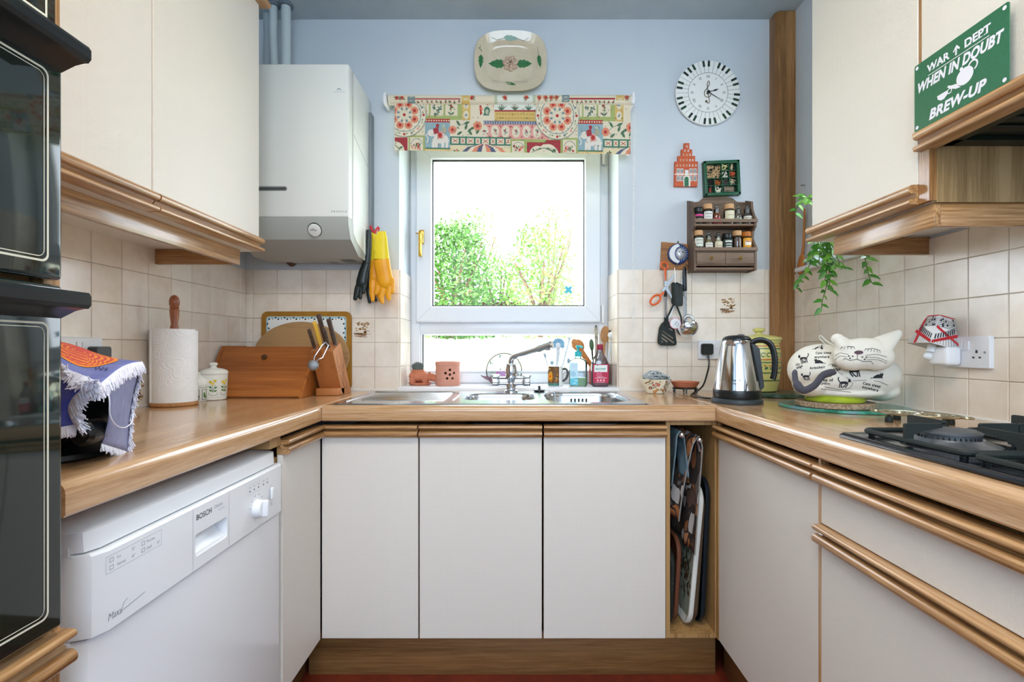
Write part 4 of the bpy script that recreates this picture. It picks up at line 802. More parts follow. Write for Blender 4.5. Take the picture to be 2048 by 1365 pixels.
# ---------------------------------------------------------------- spice rack with two shelves of jars and two drawers
rkx0, rkx1, rky0, rky1 = .786, 1.062, 2.17, 2.259
dw_ = wood('dark stained rack wood', '6E5846', '4A382C', 'Z', 70, .55); dwX = wood('dark stained rack wood X', '7A6350', '54402F', 'X', 70, .55)
rk = thing('spice_rack', 'dark wooden wall spice rack with two drawers and twelve jars', 'rack', (.924, YB, 1.4526))
prof = [(rky1, 1.4526), (rky0, 1.4526), (rky0, 1.56), (rky0 + .012, 1.575), (rky0 + .028, 1.60), (rky0 + .022, 1.63), (rky0, 1.648), (rky0, 1.682), (rky0 + .014, 1.70), (rky0 + .03, 1.73), (rky0 + .034, 1.765), (rky1, 1.785)]
for x in (rkx0, rkx1 - .010): obj('side_panel', M().prism(prof, lambda y, z, d: Vector((d, y, z)), x, x + .010), dw_, rk)
obj('back_panel', M().prism([(rkx0 + .01, 1.455), (rkx1 - .01, 1.455), (rkx1 - .01, 1.775), (rkx1 - .05, 1.778), (rkx1 - .07, 1.795), (rkx1 - .10, 1.803), (rkx0 + .10, 1.803), (rkx0 + .07, 1.795), (rkx0 + .05, 1.778), (rkx0 + .01, 1.775)], onY(rky1), .001, .007), dwX, rk)
for z in (1.650, 1.533): obj('shelf', M().box(rkx0 + .01, rkx1 - .01, rky0 + .004, rky1 - .008, z, z + .008), dwX, rk)
for z in (1.663, 1.538): obj('shelf_rail', M().box(rkx0 + .002, rkx1 + .002, rky0 - .007, rky0 + .001, z, z + .015, .001), dwX, rk)
obj('base_board', M().box(rkx0 + .01, rkx1 - .01, rky0 + .006, rky1 - .008, 1.458, 1.466), dwX, rk); obj('shelf', M().box(rkx0 + .01, rkx1 - .01, rky0 + .002, rky1 - .008, 1.474, 1.479), dwX, rk)
for i in (0, 1):
    x0 = rkx0 + .012 + i * .1265; d = obj('drawer', M().box(x0, x0 + .1245, rky0 - .003, rky1 - .02, 1.480, 1.530, .0012), dwX, rk)
    obj('knob', M().lathe([(.003, 0), (.003, .006), (.006, .010), (.006, .014), (.002, .017)], (x0 + .06, rky0 - .003, 1.505), 12, TY), brass, d)
glassj = pane = None
def clear_glass(name, tint, mixv=.16):
    k = NT(name); tr = k.n('ShaderNodeBsdfTransparent'); tr.inputs[0].default_value = (*lin(tint), 1); mx = k.n('ShaderNodeMixShader'); gl = k.n('ShaderNodeBsdfGlossy'); gl.inputs['Roughness'].default_value = .04
    fr = k.n('ShaderNodeFresnel'); fr.inputs[0].default_value = 1.5; ad = k.n('ShaderNodeMath', operation='ADD'); ad.inputs[1].default_value = mixv * .35; k.l(fr.outputs[0], ad.inputs[0]); k.l(ad.outputs[0], mx.inputs[0])
    k.l(tr.outputs[0], mx.inputs[1]); k.l(gl.outputs[0], mx.inputs[2]); k.l(mx.outputs[0], k.t.nodes['Material Output'].inputs['Surface']); MATS[name] = k.m; return k.m
jarg = clear_glass('jar glass', 'EEF1EE')
lidtan = mat('tan plastic lid', 'C89A6C', .5); lidor = mat('amber lid', 'B4661E', .35)
def jar(u, floor, h, r, kind, fillc, lev, lab, label, lidm=None, labc=None, labz=(.25, .62), marks=None):
    x = (u - VU) / FOC * 2.2; t = thing('spice_jar', label, 'jar', (x, 2.2, floor), group='spice jars in the wall rack', local=True)
    if kind == 'lid': bh = h - .02; pr = [(r * .9, 0), (r, .004), (r, bh * .78), (r * .94, bh * .88), (r * .8, bh * .95), (r * .8, bh)]
    else: bh = h - .018; pr = [(r * .9, 0), (r, .004), (r, bh * .55), (r * .9, bh * .66), (r * .62, bh * .74), (r * .6, bh * .93), (r * .7, bh)]
    obj('glass', M().lathe(pr, seg=20), jarg if fillc != 'dark' else black, t)
    if fillc != 'dark' and fillc:
        top = bh * lev; inn = [(q * .93, z) for q, z in pr if z < top]; inn = [(inn[0][0], .003)] + inn[1:] + [(inn[-1][0], top)]
        obj('contents', M().lathe(inn, seg=18), mat('spice ' + fillc, fillc, .85, bump=(400, .6)), t)
    if kind == 'lid': obj('lid', M().lathe([(r * .92, bh - .002), (r * .96, bh), (r * .96, h - .002), (r * .9, h)], seg=22), lidm, t)
    else: m = M(); m.lathe([(r * .5, bh - .004), (r * .55, bh + .003), (r * .3, bh + .005)], seg=16); m.ball((0, 0, bh + .012), r * .42, 12, 8); obj('stopper', m, jarg, t)
    if lab:
        k = Ink(); w = r * 1.15; z0, z1 = h * labz[0], h * labz[1]
        def strip(a_, b_, y0, y1, c_):
            for i in range(12): k.rect(a_ + (b_ - a_) * i / 12, a_ + (b_ - a_) * (i + 1) / 12, y0, y1, c_)
        strip(-w, w, z0, z1, lab); k.layer = 1
        for c_, a_, b_, wd in (marks or [('5A5A52', .3, .36, .6), ('8A8478', .5, .54, .5), ('5A5A52', .7, .78, .7)]): strip(-w * wd, w * wd, z0 + (z1 - z0) * a_, z0 + (z1 - z0) * b_, c_)
        k.emit('label', t, cyl_map((0, 0, 0), r + .0004), .6)
S1, S2 = 1.6582, 1.5412
jar(1396.7, S1, .078, .020, 'lid', 'dark', 0, '2A1218', 'black-lidded dark jar with magenta stripe, first on the upper spice shelf', black, labz=(.1, .62), marks=[('D8408A', .72, .9, 1), ('EDEDED', .3, .42, .5)])
jar(1415, S1, .092, .0205, 'lid', 'B59A78', .5, 'E3E4DE', 'tan-lidded jar with pale printed label, second on the upper spice shelf', lidtan, labz=(.22, .62))
jar(1433, S1, .088, .0185, 'stop', '8A4A2C', .72, 'D23A58', 'stoppered jar of red spice with crimson label on the upper shelf', labz=(.05, .32), marks=[('E86A7C', .4, .6, .8)])
jar(1457.6, S1, .092, .0225, 'lid', 'B8A988', .45, 'DDD5B8', 'wide tan-lidded jar with cream label in the middle of the upper shelf', lidtan, labz=(.2, .66), marks=[('8A8468', .5, .55, .5)])
jar(1476, S1, .086, .018, 'stop', 'C9C8C0', .45, None, 'clear stoppered jar of pale grains without a label on the upper shelf')
jar(1494, S1, .088, .0205, 'stop', 'A8A494', .4, 'DAD6C8', 'clear stoppered jar with small white label, last on the upper shelf', labz=(.1, .42))
jar(1396.7, S2, .092, .020, 'lid', '6A5844', .55, 'DDE0D4', 'tan-lidded jar with pale green label, first on the lower spice shelf', lidtan, labz=(.22, .62))
jar(1417, S2, .086, .0175, 'stop', '9A8C6A', .9, 'E6E2D8', 'stoppered jar of greenish herbs with white label on the lower shelf', labz=(.08, .42))
jar(1436, S2, .084, .0185, 'stop', 'D2C8AC', .9, 'D8CDB2', 'stoppered jar of cream powder with beige label on the lower shelf', labz=(.08, .5), marks=[('A89878', .4, .5, .6)])
jar(1454, S2, .078, .0225, 'lid', '3A4440', .7, '2C3A38', 'jar with black lid and dark label on the lower spice shelf', black, labz=(.12, .66), marks=[('E2E2DC', .68, .84, .6), ('C8CCC8', .4, .5, .5), ('C8CCC8', .15, .25, .5)])
jar(1474, S2, .09, .0205, 'lid', '6E5248', .8, None, 'tan-lidded jar full of brown powder, second from last on the lower shelf', lidtan)
jar(1493, S2, .086, .0205, 'lid', '8A4A1C', .8, 'E3A12E', 'amber-lidded jar with orange and white label, last on the lower shelf', lidor, labz=(.12, .66), marks=[('F2ECDC', .3, .72, .6), ('B23A2C', .62, .7, .5)])
# ---------------------------------------------------------------- moon-and-sun hook board and the utensils hanging from it
YW = YB - .006
hb = thing('hook_board', 'wooden hook board with blue and silver sun and moon medallion', 'hook', (P(1349, 540, YB).x, YB, 1.47))
c4 = [P(*q, YB - .01) for q in ((1323.5, 484), (1378, 489), (1375, 540), (1320.5, 539.5))]
m = M(); m.rings([[Vector((p.x, YB - .001, p.z)) for p in c4], [Vector((p.x, YB - .011, p.z)) for p in c4], ]); obj('board', m, wood('warm board wood', 'A0682E', '7A4818', 'X', 50, .45), hb)
oc = P(1355.5, 509, YB - .012); silver = mat('silvered plaster', 'C6CAD0', .35, .4, bump=(150, .5)); blu = mat('cobalt glaze', '2A4478', .3)
m = M(); m.lathe([(.0475, 0), (.0475, .006), (.043, .012), (.03, .016), (.001, .018)], (oc.x, YB - .0115, oc.z), 36, TY); obj('medallion', m, blu, hb)
m = M(); ca = arc(0, 0, .043, 95, 265, 16); cb = arc(.016, 0, .036, 250, 110, 16); m.prism(ca + cb, flat_on((oc.x, YB - .012, oc.z), (1, 0, 0), (0, 0, 1), (0, -1, 0)), .006, .019); obj('crescent', m, mat('white silver glaze', 'E2E6EC', .2), hb)
m = M()
for i in range(11):
    a = math.radians(-100 + i * 20); q = Vector((math.cos(a), 0, math.sin(a))); n = Vector((-q.z, 0, q.x)); b0 = Vector((oc.x + .006, YB - .026, oc.z)); m.rings([[b0 + q * .020 + n * .0055, b0 + q * .020 - n * .0055, b0 + q * .020 + Vector((0, -.006, 0))], [b0 + q * .0365 + n * .0004, b0 + q * .0365 - n * .0004, b0 + q * .0365 + Vector((0, -.001, 0))]])
obj('sun_ray', m, silver, hb)['kind'] = 'stuff'
m = M(); f0 = Vector((oc.x + .006, YB - .028, oc.z)); m.ball(f0, (.0215, .012, .025), 18, 12); m.ball(f0 + Vector((0, -.012, -.001)), (.003, .004, .008), 8, 6); m.ball(f0 + Vector((0, -.0105, -.0125)), (.007, .0025, .0022), 8, 5); m.ball(f0 + Vector((0, -.011, .011)), (.014, .003, .0025), 8, 5); o = obj('sun_face', m, silver, hb)
bv = bvh_of(o); k = Ink(); k.disc(-.008, .005, .004, '20242C', 10, .0024); k.disc(.008, .005, .004, '20242C', 10, .0024); k.emit('eye', o, drape(bv, lambda x, y: (f0.x + x, 2.1, f0.z + y), (0, 1, 0)), .5)
obj('hanger', M().lathe([(.006, 0), (.004, .012), (.001, .016)], (oc.x + .002, YB - .008, oc.z + .046), 10), steel, hb)
def hook(x, z): return M().tube(bez([(x, YB - .011, z + .012), (x, YB - .022, z + .008), (x, YB - .028, z - .002), (x, YB - .036, z + .002), (x, YB - .037, z + .010)], 4), .0018, 8)
HKS = [P(1329, 533, YB).x, P(1349, 535, YB).x, P(1370, 533, YB).x]
for x in HKS: obj('hook', hook(x, 1.482), steel, hb)
def plate(outer, holes, mp, d0, d1):     # flat plate with true holes
    m = M(); es = []
    for L in [outer] + holes:
        vs = [m.b.verts.new(mp(x, y, d0)) for x, y in L]; es += [m.b.edges.new((vs[i], vs[(i + 1) % len(vs)])) for i in range(len(vs))]
    r = bmesh.ops.triangle_fill(m.b, use_beauty=True, edges=es); fs = [f for f in m.b.faces]
    e = bmesh.ops.extrude_face_region(m.b, geom=fs); dv = mp(0, 0, d1) - mp(0, 0, d0); bmesh.ops.translate(m.b, verts=[v for v in e['geom'] if isinstance(v, bmesh.types.BMVert)], vec=dv); return m
YU = 2.222
def U(u, v, Y=YU): return P(u, v, Y)
orange = mat('orange plastic', 'E2622A', .35); bladem = mat('scissor steel', 'AEB4BA', .25, 1)
ss = thing('scissors', 'open scissors with orange handles hanging from the hook board', 'scissors', U(1329, 533))
pm = lambda x, y, d=0: P(x, y, YU - d)
for pts, r, cen, rx, ry, rot in (((1331, 541), 6, (1328.5, 531.5), 7.6, 6.4, .6), ((1322, 590), 6, (1311, 600), 12, 7.5, -.75)):
    m = M(); C = []
    for i in range(24): a = 2 * PI * i / 24; x, y = rx * math.cos(a), ry * math.sin(a); C.append(P(cen[0] + x * math.cos(rot) - y * math.sin(rot), cen[1] + x * math.sin(rot) + y * math.cos(rot), YU - .004 + .002 * math.cos(a)))
    m.tube(C, .0038 if rx < 9 else .0046, 8, closed=True); e0 = (1330, 539) if rx < 9 else (1319, 593); e1 = (1331.5, 562) if rx < 9 else (1328, 585)
    m.tube([P(*e0, YU - .004), P((e0[0] + e1[0]) / 2, (e0[1] + e1[1]) / 2, YU - .004), P(*e1, YU - .004)], [.0085 if rx < 9 else .006, .0075 if rx < 9 else .006, .005], 10, flat=.5); obj('handle', m, orange, ss)
for bl_pts in ([(1329, 562), (1333.5, 561), (1336, 575), (1350, 604), (1345, 600), (1329.5, 577)], [(1326.5, 584), (1324, 580), (1333, 566), (1350.5, 545), (1349.5, 551), (1337, 574)]): obj('blade', M().prism(bl_pts, pm, 0 if bl_pts[0][0] > 1328 else .0018, .0016 if bl_pts[0][0] > 1328 else .0034), bladem, ss)
obj('pivot', M().lathe([(.004, 0), (.004, .003), (.002, .004)], P(1331, 572, YU - .003), 12, TY), steel, ss)
tn = thing('turner', 'black slotted turner with a steel shaft under the open scissors', 'utensil', U(1331, 640, 2.235)); YT = 2.236
pm2 = lambda x, y, d=0: P(x, y, YT - d)
ol = [(1328.5, 634), (1335, 634), (1335.5, 643), (1342, 648), (1347, 656), (1351.5, 683), (1351, 689), (1346, 691), (1320, 690.5), (1315.5, 687), (1315, 680), (1318, 656), (1322, 648), (1328, 643)]
sl = lambda x, y, L: [(x, y), (x + 1.6, y - 2.2), (x + 1.6 + L, y - 2.2 + L * .72), (x + L, y + L * .72)]
obj('blade', plate(ol, [sl(1322.5, 662, 23), sl(1321, 669, 26), sl(1320.5, 676, 14), sl(1336, 657, 9), sl(1320.5, 683, 4)], pm2, 0, .003), blackm, tn)
obj('shaft', M().tube([P(1331.5, 636, YT - .003), P(1331, 592, YT - .003)], .0045, 10), steel, tn); obj('ferrule', M().tube([P(1331, 594, YT - .003), P(1330.5, 584, YT - .003)], [.006, .0068], 10), blackm, tn)
obj('handle', M().tube([P(1330.5, 585, YT - .003), P(1329.5, 550, YT - .003), P(1329, 535, YT - .003)], [.005, .004, .003], 10), steel, tn)
ms = thing('masher', 'black handled tool with two splayed arms hanging in the middle', 'utensil', U(1349, 560)); YM = 2.216
m = plate([(p[0], p[1]) for p in rrect(1342.5, 1357, 565, 609, 3.5, 4)], [arc(1350, 570, 2.6, 0, 330, 11)], lambda x, y, d=0: P(x, y, YM - d), -.006, .008); obj('handle', m, blackm, ms, angle=60)
obj('hanging_loop', M().tube([P(1349, 536, YM), P(1350.3, 553, YM), P(1350.6, 569, YM)], .0012, 6), steel, ms)
for x in (1335, 1362): obj('arm', M().tube([P(1350 + (x - 1350) * .15, 608, YM), P(x, 634, YM + .004), P(x - (1350 - x) * .2, 652, YM + .006)], [.006, .0055, .004], 8, flat=.6), blackm, ms)
m = M(); m.tube([P(1349, 610, YM + .008), P(1338, 638, YM + .008)], .0012, 6); m.tube([P(1352, 610, YM + .008), P(1362, 634, YM + .008)], .0012, 6); obj('wire', m, steel, ms)
tg = M(); tcx = P(1351, 647, YM + .004); tg.lathe([(.026, 0), (.026, .0015)], (tcx.x, YM + .006, tcx.z), 28, TY); o = obj('tag', tg, mat('white card', 'E9ECEE', .5), ms)
k = Ink(); k.ring(0, 0, .026, .003, 'DC8A9A', 28); k.text('kitchen', .004, -.002, .008, '2A3038', rot=.95, shear=.3, sx=.6); k.line([(.006, -.014), (.012, -.006), (.014, .002)], .0015, '2A3038'); k.emit('lettering', o, flat_on((tcx.x, YM + .0044, tcx.z), (1, 0, 0), (0, 0, 1), (0, -1, 0)))
ld = thing('ladle', 'steel ladle with a dark handle hanging furthest to the socket side', 'utensil', U(1370, 540)); YL = 2.218
obj('handle', M().tube([P(1369, 533.5, YL), P(1369.3, 540, YL), P(1370.5, 578, YL), P(1371, 582.5, YL)], [.007, .012, .011, .009], 12, flat=.6), mat('navy black handle', '1C232C', .35), ld)
obj('shaft', M().tube([P(1371, 580, YL), P(1372, 632, YL), P(1374, 645, YL - .002), P(1376, 655, YL - .012)], [.0042, .0042, .004, .0035], 8), chrome, ld)
bc = P(1375, 662, 2.185); T = Matrix.Rotation(math.radians(62), 4, 'X'); T = Matrix.Rotation(math.radians(-32), 4, 'X') @ Matrix.Rotation(math.radians(-8), 4, 'Y')
m = M(); m.lathe([(.046, 0), (.048, .001), (.0475, -.003), (.044, -.016), (.034, -.028), (.018, -.034), (.001, -.0355), (.001, -.034), (.017, -.0325), (.033, -.0265), (.042, -.015), (.0455, -.002)], bc + Vector((0, 0, .012)), 32, T, False, False); obj('bowl', m, chrome, ld, angle=50)
wk = thing('coil_whisk', 'coiled wire whisk with a flat steel handle beside the ladle', 'utensil', U(1366, 560, 2.24)); YK = 2.234
obj('handle', M().box(P(1363.5, 0, YK).x, P(1368, 0, YK).x, YK - .002, YK + .002, P(0, 598, YK).z, P(0, 541, YK).z, .001), steel, wk); m = M(); rv = P(1366.5, 595, YK - .003); m.ball(rv, (.003, .002, .003), 8, 6); obj('rivet', m, chrome, wk)
obj('shaft', M().tube([P(1367, 597, YK), P(1369, 650, YK)], .0025, 8), steel, wk)
m = M(); c0 = P(1377, 643, 2.2); pts = []
for i in range(420): a = 2 * PI * i / 420; b_ = a * 34; r = .0215 + .0065 * math.cos(b_); pts.append(c0 + Vector((r * math.cos(a), .0065 * math.sin(b_) , r * math.sin(a) * 1.1)))
m.tube(pts, .0011, 5, closed=True); obj('coil', m, chrome, wk)
# ---------------------------------------------------------------- rubber gloves pegged on the wall by the window
def glove(name, base_uv, label, parts, Y0, depth=.55):
    t = thing(name, label, 'glove', P(*base_uv, Y0))
    for nm, tubes, mm in parts:
        m = M()
        for pts, rad in tubes:
            pp = [P(u, v, Y0 - (yo if len(q) > 2 else 0)) for q in pts for u, v, yo in [(q[0], q[1], q[2] if len(q) > 2 else 0)]]
            S = 2.2 / FOC; n = len(pp); rings = []
            for i, p in enumerate(pp):
                tt = (pp[min(i + 1, n - 1)] - pp[max(i - 1, 0)]).normalized(); sd = Vector((tt.z, 0, -tt.x)).normalized(); r = rad[i] * S
                rings.append([p + sd * r * math.cos(2 * PI * k_ / 14) + Vector((0, 1, 0)) * max(.006, r * depth) * math.sin(2 * PI * k_ / 14) for k_ in range(14)])
            m.rings(rings)
            for e, r in ((pp[-1], rad[-1] * S),):
                if nm == 'hand': m.ball(e, (r, max(.006, r * depth), r), 12, 8)
        o = obj(nm, m, mm, t, angle=180)
        q = o.modifiers.new('skin', 'REMESH'); q.mode = 'VOXEL'; q.voxel_size = .0022; q.use_smooth_shade = True
        q = o.modifiers.new('soft', 'SMOOTH'); q.iterations = 4; q.factor = .5
    return t
yel = mat('yellow rubber', 'E9CE1E', .4); org = mat('orange yellow rubber', 'EFA81C', .4, vary=(18, 'E89A18')); blk = mat('black rubber', '1A2422', .35)
Z = lambda x, y: (690 + x / 6.824, 440 + y / 6.824)
def zt_(*pts): return [Z(*p) for p in pts]
glove('rubber_glove', Z(380, 700), 'rear yellow rubber glove half hidden behind the front yellow one', [('cuff', [(zt_((385, 175), (400, 260), (405, 400), (400, 560)), [4, 5, 6.5, 7.5])], yel), ('hand', [(zt_((400, 550), (395, 650), (390, 780)), [7.5, 8, 8.5]), (zt_((380, 700), (385, 860), (400, 930)), [5, 5, 4]), (zt_((370, 750), (368, 900), (372, 1010), (378, 1090)), [5, 6.2, 6, 4.2]), (zt_((430, 800), (455, 1010), (500, 1110)), [5, 5, 4])], org)], 2.20)
glove('rubber_glove', Z(520, 700), 'front yellow rubber glove with spread orange fingers by the window', [('cuff', [(zt_((497, 160), (505, 250), (500, 400), (497, 550)), [8.5, 10.2, 13.5, 16.5]), (zt_((425, 200), (440, 280), (410, 430)), [2.5, 3.5, 3])], yel), ('hand', [(zt_((497, 545), (520, 680), (550, 830)), [16.5, 16, 16]), (zt_((480, 680), (465, 830), (445, 930), (425, 1000)), [5, 6, 5.8, 4]), (zt_((530, 800), (515, 960), (492, 1060), (510, 1125)), [6.5, 6.3, 5.8, 3.6]), (zt_((595, 800), (600, 950), (592, 1040), (600, 1080)), [6.5, 6, 5.6, 4]), (zt_((640, 800), (652, 900), (655, 990)), [5, 4, 3])], org)], 2.165)
glove('rubber_glove', Z(220, 800), 'slim black rubber glove hanging against the boiler side', [('cuff', [(zt_((325, 135), (318, 300), (305, 480), (290, 600)), [5, 5.4, 6, 7.5])], blk), ('hand', [(zt_((292, 590), (250, 720), (225, 850)), [7.5, 9.5, 11]), (zt_((210, 820), (170, 940), (140, 1075)), [6, 6, 4.6]), (zt_((225, 850), (212, 960), (208, 1065)), [5, 4.8, 3.6]), (zt_((270, 800), (262, 900), (250, 980)), [5.5, 5.5, 4.5])], blk)], 2.175)
glove('rubber_glove', Z(330, 900), 'second black rubber glove tucked beneath the yellow gloves', [('cuff', [(zt_((345, 150), (340, 350), (325, 600)), [4, 4.5, 6])], blk), ('hand', [(zt_((325, 590), (315, 780), (325, 870)), [6, 7.5, 7.5]), (zt_((335, 820), (345, 930)), [6.5, 4.5]), (zt_((310, 860), (320, 1000), (335, 1120)), [5, 4.6, 3.6]), (zt_((340, 900), (400, 1040), (425, 1100)), [5, 3.4, 3])], blk)], 2.225)
pg = thing('peg', 'red bow-ended peg clipping the rubber gloves to the wall', 'peg', P(746, 465, 2.2)); redm = mat('red plastic', 'C8323C', .35)
m = M(); m.tube([P(*Z(352, 85), 2.205), P(*Z(365, 140), 2.2), P(*Z(410, 180), 2.195)], [.006, .005, .005], 8); obj('jaw', m, redm, pg)
m = M(); m.tube([P(*Z(408, 180), 2.195), P(*Z(425, 135), 2.2), P(*Z(455, 95), 2.205), P(*Z(468, 110), 2.205), P(*Z(445, 180), 2.2)], [.005, .005, .0045, .0035, .0025], 8); obj('jaw', m, redm, pg)
obj('spring', M().tube([P(*Z(372, 150), 2.2), P(*Z(420, 165), 2.2)], .004, 8), black, pg)
obj('nail', M().tube([P(*Z(400, 120), 2.258), P(*Z(400, 130), 2.19)], .002, 8), steel, pg)
# ---------------------------------------------------------------- on the window sill
ZS = WZ0 + .0005
def SP(u, Y): return Vector(((u - VU) / FOC * Y, Y, ZS))
c = SP(840, 2.385); t = thing('hippo_planter', 'terracotta hippo planter with a grey cactus on a saucer', 'planter', c)
obj('saucer', M().lathe([(.045, 0), (.052, .004), (.055, .012), (.051, .012), (.047, .006)], c, 28, sx=1, sy=.75), terra, t)
m = M(); b0 = c + Vector((-.004, 0, .042)); m.ball(b0, (.050, .036, .028), 20, 12); m.ball(b0 + Vector((.062, -.012, -.004)), (.022, .02, .019), 16, 10); m.ball(b0 + Vector((.078, -.018, -.012)), (.016, .017, .013), 14, 8)
for x, y in ((-.03, -.018), (.028, -.018), (-.03, .018), (.028, .018)): m.tube([b0 + Vector((x, y, -.008)), c + Vector((x, y, .008))], [.015, .014], 10)
for y in (-.02, .006): m.ball(b0 + Vector((.052, y - .004, .016)), (.005, .005, .007), 8, 6)
m.lathe([(.030, .018), (.032, .032), (.026, .032)], b0 + Vector((-.006, 0, 0)), 20)
o = obj('body', m, terra, t); q = o.modifiers.new('clay', 'REMESH'); q.mode = 'VOXEL'; q.voxel_size = .0028; q.use_smooth_shade = True
cac = mat('grey cactus', '5E6660', .8); m = M(); m.ball(b0 + Vector((-.006, 0, .042)), (.028, .022, .024), 14, 10); rnd = random.Random(3)
for i in range(150):
    d = Vector((rnd.gauss(0, 1), rnd.gauss(0, 1), abs(rnd.gauss(0, 1)) + .1)).normalized(); p = b0 + Vector((-.006, 0, .040)) + Vector((d.x * .028, d.y * .022, d.z * .024)); e = d.orthogonal().normalized() * .0012; m.rings([[p + e, p - e, p + e.cross(d)], [p + d * .010, p + d * .0101, p + d * .0102]])
obj('cactus', m, cac, t)
c = SP(895.5, 2.37); t = thing('garlic_pot', 'pale terracotta garlic pot with a flower of round holes', 'pot', c); R_ = .058
pot = obj('body', M().lathe([(R_ * .97, 0), (R_, .004), (R_, .094), (R_ * 1.03, .095), (R_ * 1.03, .112), (R_ * .98, .114), (R_ * .6, .116), (.001, .116), (.001, .108), (R_ * .9, .106), (R_ * .93, .006), (.001, .006)], c, 40, None, True, False), terra2, t)
m = M(); TYn = Matrix.Rotation(PI / 2, 4, 'X')
for dx, dz in [(0, 0)] + [(.022 * math.cos(a), .022 * math.sin(a)) for a in [PI / 2 + i * 2 * PI / 5 for i in range(5)]]:
    x = .018 + dx; a = x / R_; dr = Vector((math.sin(a), -math.cos(a), 0)); p = c + dr * R_ + Vector((0, 0, .054 + dz)); m.tube([p - dr * .012, p + dr * .006], .0062, 14)
cut = obj('cutter', m, black); q = pot.modifiers.new('holes', 'BOOLEAN'); q.object = cut; q.operation = 'DIFFERENCE'; q.solver = 'EXACT'
dg = bpy.context.evaluated_depsgraph_get(); dg.update(); me = bpy.data.meshes.new_from_object(pot.evaluated_get(dg)); pot.modifiers.clear(); pot.data = me; me.materials.clear(); me.materials.append(terra2); me.set_sharp_from_angle(angle=math.radians(30)); bpy.data.objects.remove(cut)
for p_ in me.polygons: p_.material_index = 0
c = SP(1008, 2.40); t = thing('pond_ornament', 'lily pond tea light ornament with a painted round glass behind the tap', 'ornament', c)
gcen = c + Vector((0, .012, .067)); rimm = mat('olive glass rim', '4A4A30', .3); m = M(); m.tube([gcen + Vector((.086 * math.cos(a), 0, .086 * math.sin(a))) for a in [2 * PI * i / 48 for i in range(48)] if math.sin(a) > -.72], .0028, 6); obj('rim', m, rimm, t)
disc = obj('disc', M().lathe([(.085, -.001), (.085, .001)], gcen, 48, TY), clear_glass('disc glass', 'F4F8F6', .1), t)
k = Ink(); rnd = random.Random(5)
for i in range(16): a = rnd.uniform(.5, 2.7); k.leaf(.074 * math.cos(a), .074 * math.sin(a), rnd.uniform(.006, .014), .006, rnd.uniform(0, 6), ('2F6A62', '3A5A50', '48A090')[i % 3])
for x in (-.072, -.065, -.06, -.054, .06, .066, .072): k.line([(x, -.04), (x * .93 + .004, -.005 + rnd.uniform(-.01, .012))], .0014, ('6E5A30', '8A4038')[int(abs(x) * 1000) % 2])
k.leaf(.03, .004, .022, .013, -.3, '6E8A2E'); k.leaf(-.045, -.018, .024, .008, .3, '8A9A30'); k.disc(-.018, .008, .004, '4A3A28', 8); k.disc(.003, .014, .0028, '4A3A28', 8); k.line([(-.017, .004), (-.014, -.012)], .0015, '6E5A30'); k.line([(.003, .012), (.004, -.008)], .0015, '6E5A30')
k.emit('painted_reeds', disc, flat_on(gcen + Vector((0, -.0015, 0)), (1, 0, 0), (0, 0, 1), (0, -1, 0)), .4)
m = M(); rings = []
for i in range(17):
    s = -1 + i / 8; w = max(.0015, .040 * (1 - abs(s) ** 1.8)); x = c.x + .112 * s; h0 = .004 + .040 * abs(s) ** 2.2; h1 = .030 + .016 * abs(s) ** 1.5
    rings.append([Vector((x, c.y - .014 + w * p, ZS + h)) for p, h in ((-1, h1), (-.75, h0 + (h1 - h0) * .35), (-.3, h0), (.3, h0), (.75, h0 + (h1 - h0) * .35), (1, h1), (.86, h1 - .001), (.3, h0 + .005), (-.3, h0 + .005), (-.86, h1 - .001))])
m.rings(rings); obj('boat_dish', m, mat('purple brown glaze', '6E4658', .25, vary=(30, '8A6A78')), t)
obj('tealight_bowl', M().lathe([(.012, .026), (.022, .034), (.027, .050), (.0265, .066), (.024, .066), (.022, .05), (.001, .04)], c + Vector((-.012, -.03, 0)), 24, None, True, False), mat('lilac glaze', 'B49AC8', .3, vary=(40, 'C86AB8')), t)
c = SP(1111, 2.34); t = thing('mug', 'white mug with orange sunflower print holding washing-up brushes', 'mug', c); o = obj('body', M().lathe([(.034, 0), (.036, .003), (.036, .093), (.033, .093), (.033, .006), (.001, .005)], c, 32, None, True, False), mat('white glazed china', 'F0F0EE', .15), t)
k = Ink(); k.rect(-.062, .014, .012, .091, '6A4A2A'); k.rect(-.062, .014, .002, .016, '4A7A6E'); k.layer = 1; rnd = random.Random(8)
k = Ink()
for i in range(10): x0 = -.062 + i * .0076; k.rect(x0, x0 + .0076, .014, .091, '6E4E2C'); k.rect(x0, x0 + .0076, .002, .014, '4A7A6E')
k.layer = 1
for i in range(26): k.disc(-.06 + rnd.random() * .07, .018 + rnd.random() * .07, rnd.uniform(.002, .005), ('E8A02A', '9A5A26', 'D8C48A', 'C87A28')[i % 4], 8)
for a in range(14): k.leaf(-.03 + .004 * math.cos(a * .45), .046 + .004 * math.sin(a * .45), .017, .006, a * .45, ('F0B020', 'E88A1A')[a % 2])
k.layer = 2; k.disc(-.03, .046, .006, 'C8541A', 10); k.emit('print', t, cyl_map(c, .036), .2, clip=(-.062, .014, 0, .092), d0=.0006)
obj('handle', M().tube(bez([c + Vector((.030, -.012, .078)), c + Vector((.048, -.018, .08)), c + Vector((.056, -.02, .06)), c + Vector((.048, -.018, .034)), c + Vector((.031, -.012, .022))], 5), .0055, 10), mat('dark striped china', '4A4646', .2), t)
mug_c = c
bluep = mat('pale blue bristle', '9CCBE4', .5); whp = mat('white plastic brush', 'DFE6EE', .35)
